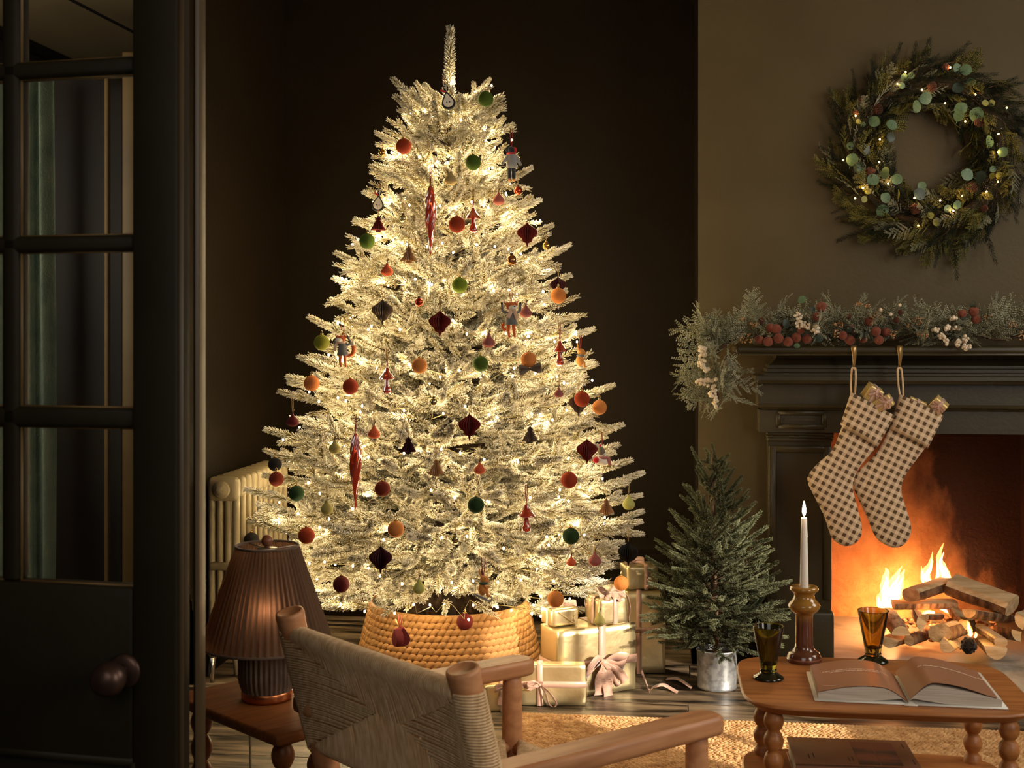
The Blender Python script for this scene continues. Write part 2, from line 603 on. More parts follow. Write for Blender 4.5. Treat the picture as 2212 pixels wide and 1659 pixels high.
skirting('baseboard_back', ((LX, BY), (BX, BY)))
skirting('baseboard_left', ((LX, 4.10), (LX, BY)))
skirting('baseboard_fireplace', ((BX, FY), (0.34, FY)))
skirting('baseboard_side', ((BX, BY), (BX, FY)))

# ------------------------------------------------------------------ the hall seen through the glazed door
HC = 2.49
struct('wall_hall', MB().box(-2.9, LX - 0.12, 5.75, 5.85, 0, CH), M['hall'])
struct('wall_hall_side', MB().box(-2.9, -2.8, -1.0, 5.85, 0, CH), M['hall'])
hc = struct('ceiling_hall', MB().box(-2.8, LX - 0.13, 1.9, 5.85, HC, HC + 0.05), M['ceiling'])
a = WL(288, 123, 5.74); b = P(60, 6, 4.9)
for k, off in enumerate((0.0, 0.30)):
    MB().tube([Vector((-1.93 - off, 5.74, HC)), Vector((-2.02 - off, 3.6, HC))], 0.008, 6).build('bead', M['hall'], hc)
# cornice of the hall
struct('trim_4', MB().tube([Vector((-2.79, 5.74, HC - 0.02)), Vector((LX - .13, 5.74, HC - 0.02))], 0.03, 6).tube(
    [Vector((-2.79, 5.74, HC - 0.02)), Vector((-2.79, 2.4, HC - 0.02))], 0.03, 6), M['hall'])


def upright(name, px0, px1, Y, th, mat, zt=2.3):
    p, q = P(px0, 720, Y), P(px1, 720, Y)
    d = (q - p); L_ = d.length; c = (p + q) / 2
    mbx = MB().rbox((c.x, c.y, zt / 2), (L_, th, zt), 0.006, 2, mat=Matrix.Rotation(math.atan2(d.y, d.x), 3, 'Z'))
    return struct(name, mbx, mat)


upright('trim_1', 425, 437, 1.83, 0.05, M['jamb'])         # the bright edge of the door lining
upright('trim_2', 268, 303, 4.55, 0.05, M['casing'], 2.22)   # pale casing in the hall
upright('trim_3', 227, 237, 4.60, 0.03, M['casing'], 2.18)
upright('wall_hall_panel', 110, 268, 4.72, 0.03, M['hall'], 2.2)
# head of the hall casing
p, q = P(190, 165, 4.6), P(303, 165, 4.55)
d = q - p
struct('trim_5', MB().rbox(((p + q) / 2 + Vector((0, 0, 0.02))), (d.length, 0.06, 0.05), 0.006, 2, mat=Matrix.Rotation(math.atan2(d.y, d.x), 3, 'Z')), M['casing'])

# curtains in the hall
for i, (xa, xb, lab) in enumerate(((50, 112, 'long green curtain hanging beside the dark hall panel behind the door glass'),
                                  (-30, 13, 'long green curtain seen at the outer edge of the door glass'))):
    pa, pb = P(xa, 720, 4.5), P(xb, 720, 4.5)
    base = (pa + pb) / 2
    base.z = 0
    t = thing('curtain', lab, 'curtain', base, group='green hall curtains')
    rows = []
    zs = [0.02, 0.4, 0.8, 1.2, 1.6, 2.0, 2.15]
    for z in zs:
        row = []
        for k in range(41):
            u = k / 40
            flare = 1.0 + 0.10 * math.sin(z * 2.2 + i)
            p = pa.lerp(pb, 0.5 + (u - 0.5) * flare)
            row.append(Vector((p.x, p.y + 0.03 * math.sin(u * 14 + z * 0.6 + .8 * math.sin(u * 5)), z)))
        rows.append(row)
    wb(MB().sheet(rows), 'cloth', M['curtain'], t)
    wb(MB().tube([pa + Vector((0, 0, 2.16 - pa.z)), pb + Vector((0, 0, 2.16 - pb.z))], 0.012, 8), 'heading_tape', M['curtain'], t)

# ------------------------------------------------------------------ the glazed door, standing open towards us
dR = Vector(((402 - CXP) * 1.75 / FPX, 1.75, 0))
du = Vector((-0.974, 0.225, 0)).normalized()
dn = Vector((du.y, -du.x, 0))
if dn.y > 0:
    dn = -dn


def DP(s, z, o=0.0):
    v = dR + du * s + dn * o
    return W(v.x, v.y, z)


ang = math.atan2((DP(1, 0) - DP(0, 0)).y, (DP(1, 0) - DP(0, 0)).x)
DROT = Matrix.Rotation(ang, 3, 'Z')


def dbox(mbx, s0, s1, z0, z1, th=0.040, b=0.003, o=0.0):
    c = DP((s0 + s1) / 2, (z0 + z1) / 2, o)
    return mbx.rbox(c, (abs(s1 - s0), th, z1 - z0), b, 2, mat=DROT, smooth=b > 0)


cols = [(0.072, 0.256), (0.282, 0.466)]
zrows = [(0.8436, 1.066), (1.095, 1.316), (1.339, 1.565), (1.589, 1.81)]
door = bpy.data.objects.new('door_1', None)
COL.objects.link(door)
door.location = DP(0.27, 0)
door['kind'] = 'structure'
W_D = 0.54
wb(dbox(MB(), 0.004, cols[0][0], 0.01, 1.93), 'stile', M['door'], door)
wb(dbox(MB(), cols[1][1], W_D, 0.01, 1.93), 'stile', M['door'], door)
wb(MB().tube([DP(0.002, 0.01, 0.012), DP(0.002, 1.93, 0.012)], 0.0045, 8), 'edge_bead', M['jamb'], door, 'bead on the leading edge with its highlight in the colour')  # paler than the leaf: the edge's highlight is put into the colour
wb(dbox(MB(), cols[0][0], cols[1][1], zrows[-1][1], 1.93), 'top_rail', M['door'], door)
wb(dbox(MB(), cols[0][0], cols[1][1], 0.60, zrows[0][0]), 'lock_rail', M['door'], door)
wb(dbox(MB(), cols[0][0], cols[1][1], 0.01, 0.20), 'bottom_rail', M['door'], door)
wb(dbox(MB(), cols[0][0], cols[1][1], 0.20, 0.60, 0.012), 'panel', M['door'], door)
mbx = MB()
for (a_, b_) in (((cols[0][0], .6), (cols[1][1], .6)), ((cols[0][0], .2), (cols[1][1], .2)), ((cols[0][0], .2), (cols[0][0], .6)), ((cols[1][1], .2), (cols[1][1], .6))):
    mbx.tube([DP(a_[0], a_[1], .014), DP(b_[0], b_[1], .014)], 0.008, 8)
wb(mbx, 'panel_moulding', M['door'], door)
for z0, z1 in zip([r[1] for r in zrows], [r[0] for r in zrows][1:]):
    wb(dbox(MB(), cols[0][0], cols[1][1], z0, z1, 0.034, 0.006), 'muntin', M['door'], door)
wb(dbox(MB(), cols[0][1], cols[1][0], zrows[0][0], zrows[-1][1], 0.034, 0.006), 'muntin', M['door'], door)
for (s0, s1) in cols:
    for (z0, z1) in zrows:
        pane = wb(dbox(MB(), s0 - .003, s1 + .003, z0 - .003, z1 + .003, 0.003, 0), 'pane', M['glass'], door)
        mbx = MB()
        for (p_, q_) in (((s0, z0), (s1, z0)), ((s1, z0), (s1, z1)), ((s0, z1), (s1, z1)), ((s0, z0), (s0, z1))):
            mbx.tube([DP(p_[0], p_[1], .006), DP(q_[0], q_[1], .006)], 0.0022, 5)
        wb(mbx, 'putty', M['casing'], door, 'thin flaking pale putty line')
# round door knob on its rose
kz = 0.722
c0 = DP(0.082, kz + 0.006, 0.021)
kn = (W(dn.x, dn.y) ).normalized()
KT = Matrix.Translation(c0) @ kn.to_track_quat('Z', 'Y').to_matrix().to_4x4()
knob = wb(MB().lathe([(0.0, 0.064), (0.012, 0.063), (0.021, 0.056), (0.0245, 0.044), (0.021, 0.032), (0.012, 0.024), (0.009, 0.016), (0.011, 0.0)][::-1], 28, KT), 'door_knob', M['knob'], door, 'round worn bronze knob')
wb(MB().lathe([(0.0, 0.006), (0.018, 0.006), (0.023, 0.003), (0.0245, 0.0)][::-1], 28, KT), 'rose', M['knob'], door)

# ================================================================== fireplace
def plaster():
    m = pm('sooty_plaster', S(214, 150, 96), S(196, 128, 78), rough=0.85, ns=14, bump=0.5, bs=60)
    nt = m.node_tree
    N, L = nt.nodes.new, nt.links.new
    b = nt.nodes['Principled BSDF']
    src = b.inputs['Base Color'].links[0].from_socket
    tc = N('ShaderNodeTexCoord')
    sx = N('ShaderNodeSeparateXYZ'); L(tc.outputs['Object'], sx.inputs[0])
    no = N('ShaderNodeTexNoise'); no.inputs['Scale'].default_value = 5.5; no.inputs['Detail'].default_value = 7
    mp = N('ShaderNodeMapping'); mp.inputs['Scale'].default_value = (1.6, 1, 0.7)
    L(tc.outputs['Object'], mp.inputs[0]); L(mp.outputs[0], no.inputs['Vector'])
    # soot grows to the right and upwards, as the draught has drawn the smoke
    e = N('ShaderNodeMath'); e.operation = 'MULTIPLY_ADD'; L(sx.outputs['X'], e.inputs[0]); e.inputs[1].default_value = 1.75; e.inputs[2].default_value = -0.62
    f = N('ShaderNodeMath'); f.operation = 'MULTIPLY_ADD'; L(sx.outputs['Z'], f.inputs[0]); f.inputs[1].default_value = 1.0; L(e.outputs[0], f.inputs[2])
    g = N('ShaderNodeMath'); g.operation = 'MULTIPLY_ADD'; L(no.outputs['Fac'], g.inputs[0]); g.inputs[1].default_value = 1.1; L(f.outputs[0], g.inputs[2])
    r = N('ShaderNodeValToRGB')
    r.color_ramp.elements[0].position = 0.30; r.color_ramp.elements[0].color = (0, 0, 0, 1)
    r.color_ramp.elements[1].position = 0.92; r.color_ramp.elements[1].color = (1, 1, 1, 1)
    L(g.outputs[0], r.inputs[0])
    mx = N('ShaderNodeMix'); mx.data_type = 'RGBA'
    L(r.outputs[0], mx.inputs['Factor']); L(src, mx.inputs[6]); mx.inputs[7].default_value = S(52, 26, 16)
    L(mx.outputs[2], b.inputs['Base Color'])
    return m


M['plaster'] = plaster()
fp = thing('fireplace', 'dark olive painted fireplace with a moulded mantelpiece and a fire burning inside', 'fireplace', (OX0 + .3, FY, 0))
FBY = 5.25
XL = 0.363            # left side of the pilaster
XR = OX1 + (OX0 - XL)  # right side of the right pilaster
HZ = 0.04
wb(MB().box(OX0 - .03, OX1 + .03, FBY, FBY + .05, 0, 1.5), 'fireback', M['plaster'], fp, 'plaster fireback stained with soot')
wb(MB().box(OX0 - .03, OX0 - .002, FY + .001, FBY, 0, 1.46), 'cheek', M['plaster'], fp)
wb(MB().box(OX1 + .002, OX1 + .03, FY + .001, FBY, 0, 1.46), 'cheek', M['plaster'], fp)
wb(MB().box(OX0 - .03, OX1 + .03, FY + .001, FBY + .05, 1.46, 1.5), 'throat', M['plaster'], fp)
wb(MB().rbox(((OX0 + OX1) / 2, (4.12 + FBY) / 2, HZ / 2), (OX1 - OX0 - .004, FBY - 4.12, HZ), 0.004, 2), 'hearth', M['marble'], fp, 'pale veined stone hearth')


def zat(py, px, y):
    return WL(px, py, y).z


def xat(px, y):
    return WL(px, 720, y).x


def hmould(name, y_out, z0, z1, xl, prof=None, xr=None):
    "horizontal member with its left end returned; prof: (inset from y_out, height 0..1)"
    xr = xr or (XR + (XL - xl))
    prof = prof or [(0, 0), (0, 1)]
    rows = []
    for (ins, h) in [(FY - y_out, 0)] + prof + [(FY - y_out, 1)]:
        z = z0 + (z1 - z0) * h
        yy = min(y_out + ins, FY)
        i2 = min(ins, FY - y_out)
        rows.append([(xl + i2, FY, z), (xl + i2, yy, z), (xr - i2, yy, z), (xr - i2, FY, z)])
    return wb(MB().sheet(rows, smooth=False), name, M['mantel'], fp)


y_sh = 4.33
z_top = zat(748, 1700, y_sh); z_sb = zat(763, 1700, y_sh)
xsl = xat(1590, y_sh)
mb = MB().rbox(((xsl + XR + XL - xsl) / 2, (y_sh + FY) / 2, (z_top + z_sb) / 2), (XR + XL - 2 * xsl, FY - y_sh, z_top - z_sb), 0.008, 3)
wb(mb, 'mantel_shelf', M['mantel'], fp)
wb(MB().tube([(xsl + .012, y_sh + .006, z_sb - .003), (XR + XL - xsl, y_sh + .006, z_sb - .003)], 0.005, 8), 'shelf_bead', M['mantel'], fp)
y_b = 4.415
hmould('bed_mould', y_b, zat(812, 1700, y_b), z_sb, xat(1650, y_b),
       [(0.0, 0), (0.0, .12), (0.012, .16), (0.012, .3), (0.018, .34), (0.018, .46), (0.03, .55), (0.045, .75), (0.05, 1)])
hmould('cornice_band', 4.40, zat(829, 1700, 4.40), zat(811, 1700, 4.40), xat(1632, 4.40), [(0.014, 0), (0.006, .35), (0.0, .42), (0, .9), (0.006, 1)])
y_f = 4.46
hmould('frieze', y_f, zat(873, 1700, y_f), zat(829, 1700, y_f), xat(1637, y_f))
hmould('frieze_mould', y_f - 0.012, zat(886, 1700, y_f), zat(872, 1700, y_f), xat(1636, y_f), [(0.02, 0), (0.012, .3), (0.002, .5), (0, 1)])
y_c = 4.475
hmould('architrave', y_c, zat(934, 1700, y_c), zat(886, 1700, y_c), xat(1640, y_c))


def framed_panel(name, px0, px1, py0, py1, y, wd=0.012, dep=0.012):
    a_, b_ = WL(px0, py1, y), WL(px1, py0, y)
    x0, x1, z0, z1 = a_.x, b_.x, a_.z, b_.z
    mbx = MB()
    for (p_, q_) in (((x0, z0), (x1, z0)), ((x1, z0), (x1, z1)), ((x1, z1), (x0, z1)), ((x0, z1), (x0, z0))):
        mbx.tube([(p_[0], y, p_[1]), (q_[0], y, q_[1])], wd * .8, 8)
    mbx.box(x0 + wd * 1.6, x1 - wd * 1.6, y - 0.004, y + 0.001, z0 + wd * 1.6, z1 - wd * 1.6)
    return wb(mbx, name, M['mantel'], fp)


framed_panel('block_panel', 1681, 1780, 892, 921, y_c)
y_p = 4.52
for (xa, xb) in ((XL, OX0 - .002), (OX1 + .002, XR)):
    ztop = zat(934, 1700, y_c)
    wb(MB().box(xa, xb, y_p, FY, 0, ztop), 'pilaster', M['mantel'], fp)
    sgn = 1
    c_ = MB()
    for k, (o_, h_) in enumerate(((0.022, 0.012), (0.014, 0.010), (0.008, 0.014))):
        zz = ztop - sum(x[1] for x in ((0.022, 0.012), (0.014, 0.010), (0.008, 0.014))[:k + 1])
        c_.rbox(((xa + xb) / 2, (y_p + FY) / 2 - o_ / 2, zz + h_ / 2), (xb - xa + o_ * (1 if k else .6), FY - y_p + o_, h_), 0.003, 2)
    wb(c_, 'capital', M['mantel'], fp)
    # sunk panel with raised margins
    f_ = MB()
    wd = 0.028
    z0p, z1p = 0.26, ztop - .05
    f_.rbox((xa + wd / 2, y_p - .006, (z0p + z1p) / 2), (wd, .012, z1p - z0p), .003, 1).rbox((xb - wd / 2, y_p - .006, (z0p + z1p) / 2), (wd, .012, z1p - z0p), .003, 1)
    f_.rbox(((xa + xb) / 2, y_p - .006, z1p - .012), (xb - xa, .0118, .024), .003, 1)
    wb(f_, 'pilaster_margin', M['mantel'], fp)
    zb = WL(1790, 1322, 4.48).z
    wb(MB().rbox(((xa + xb) / 2, 4.48 + (FY - 4.48) / 2, zb / 2), (xb - xa + .012, FY - 4.48, zb), 0.012, 3), 'plinth', M['mantel'], fp)

# ================================================================== radiator
ry0, n_sec, pitch = 4.195, 10, 0.061
rx0, rx1, rzt, rzb = -1.592, -1.478, 0.690, 0.085
rad = thing('radiator', 'old cream painted column radiator standing at the left wall behind the lamp', 'radiator', ((rx0 + rx1) / 2, ry0 + n_sec * pitch / 2, 0))


def section_mesh():
    m_ = MB()
    wx = (rx1 - rx0) / 2
    for k in range(4):
        x = -wx + 0.013 + (2 * wx - 0.026) * k / 3
        m_.tube([(x, 0, rzb + .01), (x, 0, rzb + .10), (x, 0, rzt - .10), (x, 0, rzt - .02)], [0.0128, 0.0128, 0.0128, 0.0128], 10)
    m_.rbox((0, 0, rzt - .035), (2 * wx, 0.05, 0.085), 0.022, 4)
    m_.rbox((0, 0, rzb + .03), (2 * wx, 0.05, 0.075), 0.022, 4)
    m_.rbox((0, 0, 0.385), (2 * wx - .01, 0.034, 0.030), 0.008, 2)
    return m_


smesh = section_mesh().mesh('radiator_section', M['radiator'])
for k in range(n_sec):
    o = link('radiator_section', smesh, rad)
    o.location = (0, (k + 0.5) * pitch - n_sec * pitch / 2, 0)
yn = -n_sec * pitch / 2
for zc in (rzt - .035, rzb + .03):
    T = Matrix.Translation((0.0, yn + 0.006, zc)) @ Matrix.Rotation(math.pi / 2, 4, 'X')
    cap = MB().lathe([(0.030, 0), (0.031, .006), (0.026, .012), (0.021, .012), (0.019, .018), (0.0, .018)], 28, T).build('end_bush', M['radiator'], rad)
    T2 = T @ Matrix.Translation((0, 0, 0.018))
    MB().lathe([(0.012, 0), (0.012, .007), (0.004, .009), (0, .009)], 6, T2, smooth=False).build('plug', M['radiator'], cap)
for yk in (yn + pitch * .5, -yn - pitch * .5):
    for sx_ in (-1, 1):
        MB().tube([(sx_ * .030, yk, rzb + .02), (sx_ * .044, yk, .05), (sx_ * .050, yk, .0)], [0.018, 0.011, 0.014], 10).build('foot', M['radiator'], rad)
# valve at the near end
vp = Vector((-0.012, yn - 0.055, 0))
v = MB().tube([vp + Vector((0, .06, rzb + .03)), vp + Vector((0, 0, rzb + .03))], [0.021, 0.017], 12)
v.lathe([(0.012, 0), (0.016, .01), (0.016, .04), (0.010, .05), (0, .05)], 12, Matrix.Translation(vp + Vector((0, 0, rzb + .005))))
val = v.build('valve_body', M['radiator'], rad)
MB().lathe([(0.014, 0), (0.018, .012), (0.017, .034), (0.012, .040), (0, .040)], 8, Matrix.Translation(vp + Vector((-.004, 0, rzb + .055))), smooth=False).build('valve_head', M['radiator'], val)
MB().tube([vp + Vector((0, 0, 0)), vp + Vector((0, 0, rzb + .01))], 0.008, 10).build('pipe', M['chrome'], rad)
# ================================================================== needles, twigs, branches (shared by the trees and greenery)
def twig_arrays(L_, n, nl, rad, seed, seg=3, ang0=55, ang1=24, start=0.0, flat=1.0):
    "bottlebrush twig along +X: returns verts, tri faces, tip attribute"
    g = np.random.default_rng(seed)
    t = (np.arange(n) + g.uniform(0, .8, n)) / n
    s = start + t * (1 - start)
    ph = np.arange(n) * 2.39996 + g.uniform(-.5, .5, n)
    an = np.radians(ang0 + (ang1 - ang0) * t ** 1.5 + g.uniform(-9, 9, n))
    ln = nl * (0.82 + 0.3 * g.random(n)) * np.where(t > .85, 0.9, 1.0)
    rd = np.stack([np.zeros(n), np.cos(ph), np.sin(ph) * flat], 1)
    rd /= np.linalg.norm(rd, axis=1, keepdims=True)
    d = rd * np.sin(an)[:, None] + np.array([1, 0, 0.0]) * np.cos(an)[:, None]
    base = np.stack([s * L_, np.zeros(n), np.zeros(n)], 1) + rd * 0.0015
    u = np.cross(d, np.array([1, 0, 0.0])); u /= np.maximum(np.linalg.norm(u, axis=1, keepdims=True), 1e-6)
    v = np.cross(d, u)
    mid = base + d * (ln * .84)[:, None] + np.array([0, 0, -1.0]) * (ln * .03)[:, None]
    tip = base + d * ln[:, None]
    V, T = [], []
    for k in range(seg):
        a = 2 * math.pi * k / seg
        V.append(base + (u * math.cos(a) + v * math.sin(a)) * rad * .7); T.append(np.zeros(n))
    for k in range(seg):
        a = 2 * math.pi * k / seg
        V.append(mid + (u * math.cos(a) + v * math.sin(a)) * rad); T.append(np.full(n, .75))
    V.append(tip); T.append(np.ones(n))
    m = 2 * seg + 1
    V = np.stack(V, 1).reshape(-1, 3); T = np.stack(T, 1).reshape(-1)
    f = []
    for k in range(seg):
        k2 = (k + 1) % seg
        f += [(k, k2, seg + k2), (k, seg + k2, seg + k), (seg + k, seg + k2, 2 * seg)]
    f = np.array(f)
    Fc = (f[None] + (np.arange(n) * m)[:, None, None]).reshape(-1, 3)
    return V, Fc, T


def stem_arrays(p, r0, r1, n=5):
    p = np.asarray(p, float)
    N_ = len(p)
    V = []
    for i in range(N_):
        t = p[min(i + 1, N_ - 1)] - p[max(i - 1, 0)]
        t /= max(np.linalg.norm(t), 1e-9)
        up = np.array([0, 0, 1.0]) if abs(t[2]) < .9 else np.array([0, 1.0, 0])
        a = np.cross(t, up); a /= np.linalg.norm(a); b = np.cross(a, t)
        r = r0 + (r1 - r0) * i / (N_ - 1)
        for k in range(n):
            an = 2 * math.pi * k / n
            V.append(p[i] + (a * math.cos(an) + b * math.sin(an)) * r)
    f = []
    for i in range(N_ - 1):
        for k in range(n):
            k2 = (k + 1) % n
            f += [(i * n + k, i * n + k2, (i + 1) * n + k2), (i * n + k, (i + 1) * n + k2, (i + 1) * n + k)]
    return np.array(V), np.array(f), np.zeros(len(V))


class NB:
    "numpy triangle collector with the tip attribute"
    def __init__(s):
        s.V, s.F, s.T, s.M, s.n = [], [], [], [], 0

    def add(s, V, Fc, T, m=0):
        s.V.append(V); s.F.append(Fc + s.n); s.T.append(T); s.M.append(np.full(len(Fc), m, dtype=np.int32))
        s.n += len(V)

    def mesh(s, name, mats):
        V = np.concatenate(s.V).astype(np.float32); Fc = np.concatenate(s.F).astype(np.int32); T = np.concatenate(s.T).astype(np.float32)
        Mi = np.concatenate(s.M)
        me = bpy.data.meshes.new(name)
        me.vertices.add(len(V)); me.vertices.foreach_set('co', V.ravel())
        me.loops.add(len(Fc) * 3); me.loops.foreach_set('vertex_index', Fc.ravel())
        me.polygons.add(len(Fc)); me.polygons.foreach_set('loop_start', np.arange(0, len(Fc) * 3, 3, dtype=np.int32))
        for mt in mats:
            me.materials.append(mt)
        me.polygons.foreach_set('material_index', Mi)
        at = me.attributes.new('tip', 'FLOAT', 'POINT'); at.data.foreach_set('value', T)
        me.update(calc_edges=True)
        return me


def frame(o, d, roll=0.0):
    "4x4 with +X along d"
    d = Vector(d).normalized()
    up = Vector((0, 0, 1)) if abs(d.z) < .95 else Vector((0, 1, 0))
    y = up.cross(d).normalized()
    z = d.cross(y)
    Rm = Matrix((d, y, z)).transposed()
    if roll:
        Rm = Rm @ Matrix.Rotation(roll, 3, 'X')
    return Rm


def xf(A, Rm, o):
    R_ = np.array([list(r) for r in Rm])
    return A @ R_.T + np.array(o)


_tw = {}


def tw(L_, dens, nl, rad, seed, **k):
    key = (round(L_ * 50), dens, nl, rad, seed % 4, tuple(sorted(k.items())))
    if key not in _tw:
        _tw[key] = twig_arrays(round(L_ * 50) / 50, max(8, int(L_ * dens)), nl, rad, seed % 4 + 17, **k)
    return _tw[key]


def branch_mesh(name, L_, seed, mats, bare=0.35, step=0.036, tl=(0.07, 0.15), nl=0.0180, nr=0.0018, dens=1900, droop=0.0,
                side=48, lift=12, sub=True, sr=0.0045, tipup=0.10):
    r = random.Random(seed)
    nb = NB()

    def cp(s):
        t = s / L_
        return Vector((s, 0.012 * math.sin(t * 5 + seed), -droop * t * t * L_ + tipup * L_ * max(0, t - .55) ** 2))

    pts = [cp(L_ * i / 8) for i in range(9)]
    V, Fc, T = stem_arrays([tuple(p) for p in pts], sr, sr * .4)
    nb.add(V, Fc, T, 1)
    # needles on the outer main stem
    for i in range(3, 8):
        a, b = pts[i], pts[i + 1]
        V, Fc, T = tw((b - a).length, dens * .8, nl, nr, seed + i)
        nb.add(xf(V, frame(a, b - a, r.uniform(0, 6)), a), Fc, T)
    s = L_ * bare
    sd = 1 if r.random() < .5 else -1
    k = 0
    while s < L_ - 0.03:
        o = cp(s)
        d = (cp(s + .01) - cp(s - .01)).normalized()
        rest = L_ - s
        ln = min(tl[1], max(tl[0], rest * .55)) * r.uniform(.85, 1.12)
        yaw = math.radians(side + r.uniform(-10, 10)) * sd
        pit = math.radians(lift + r.uniform(-22, 26))
        if k % 5 == 4:
            pit += math.radians(30)
        dd = Vector((math.cos(yaw) * math.cos(pit), math.sin(yaw) * math.cos(pit), math.sin(pit)))
        V, Fc, T = tw(ln, dens, nl, nr, seed + k)
        nb.add(xf(V, frame(o, dd, r.uniform(0, 6)), o), Fc, T)
        V, Fc, T = stem_arrays([tuple(o), tuple(o + dd * ln * .9)], sr * .5, sr * .25, 4)
        nb.add(V, Fc, T, 1)
        if sub and ln > .095:
            for q in (-1, 1):
                o2 = o + dd * ln * r.uniform(.3, .5)
                y2 = yaw + q * math.radians(40 + r.uniform(-8, 8))
                d2 = Vector((math.cos(y2) * math.cos(pit), math.sin(y2) * math.cos(pit), math.sin(pit)))
                V, Fc, T = tw(ln * .55, dens, nl * .92, nr, seed + k + 2)
                nb.add(xf(V, frame(o2, d2, r.uniform(0, 6)), o2), Fc, T)
        s += step * r.uniform(.8, 1.25)
        sd = -sd
        k += 1
    o = cp(L_)
    d = cp(L_) - cp(L_ - .03)
    V, Fc, T = tw(.08, dens, nl, nr, seed + 3)
    nb.add(xf(V, frame(o, d), o - d.normalized() * .02), Fc, T)
    return nb.mesh(name, mats)


# ================================================================== the big flocked tree
TX, TYc = -0.2216, 4.40              # camera-plan centre
TREE = W(TX, TYc)
PPM = FPX / TYc
_prof = [(180, 100), (240, 128), (300, 147), (380, 170), (440, 186), (495, 207), (550, 246), (610, 254), (700, 304), (780, 326),
         (850, 358), (940, 386), (1040, 418), (1130, 430), (1200, 412), (1260, 370), (1310, 250), (1345, 120)]


def RAD(z):
    y = HYP + (EYE - z) * PPM
    ys = [p[0] for p in _prof]
    return float(np.interp(y, ys, [p[1] for p in _prof])) / PPM


tree = thing('christmas_tree', 'tall artificial Christmas tree with snowy flocked branches standing in a woven basket', 'tree', TREE)
tmb = MB().tube([(0, 0, 0.03), (0, 0, 1.0), (0, 0, 2.06)], [0.024, 0.019, 0.008], 10)
tmb.build('trunk', M['trunk'], tree)
for k in range(3):
    a = 2 * math.pi * k / 3 + .4
    MB().tube([(0, 0, .10), (.14 * math.cos(a), .14 * math.sin(a), .02), (.20 * math.cos(a), .20 * math.sin(a), .008)], [.012, .010, .008], 8).build('stand_leg', M['ash'], tree)

BL = [0.14, 0.20, 0.28, 0.36, 0.46, 0.56, 0.66]
BM = {}
for i, L_ in enumerate(BL):
    for q in range(2 if L_ < .25 else 3):
        BM[(i, q)] = branch_mesh('branch', L_, 31 * i + 7 * q + 3, [M['flock'], M['twig']], bare=max(.12, 1 - 0.30 / L_) * .85 if L_ > .3 else .18,
                                 step=0.058, tl=(0.075, 0.095 + 0.11 * L_), droop=0.05, side=46, tipup=.35)

# leader at the top: one long upright twig
nb = NB()
V, Fc, T = twig_arrays(0.235, 520, 0.024, 0.0014, 5, ang0=74, ang1=38)
nb.add(xf(V, frame((0, 0, 0), (0.02, 0, 1)), (0, 0, 2.035)), Fc, T)
V, Fc, T = twig_arrays(0.20, 260, 0.032, 0.0015, 6, ang0=70, ang1=50)
nb.add(xf(V, frame((0, 0, 0), (0.0, 0, 1)), (0, 0, 1.88)), Fc, T)
link('leader', nb.mesh('leader', [M['flock'], M['twig']]), tree)

# ornaments are placed first in plan so that no branch is grown across them
def surf(px, py, out=0.0, k=1.0):
    "point on the camera side of the tree's cone seen at this pixel"
    Y = TYc
    for _ in range(8):
        z = EYE - (py - HYP) * Y / FPX
        u = (px - CXP) * Y / FPX - TX
        r = RAD(z) * k
        Y = TYc - math.sqrt(max(r * r - u * u, 0.0004)) - out
    return P(px, py, Y)


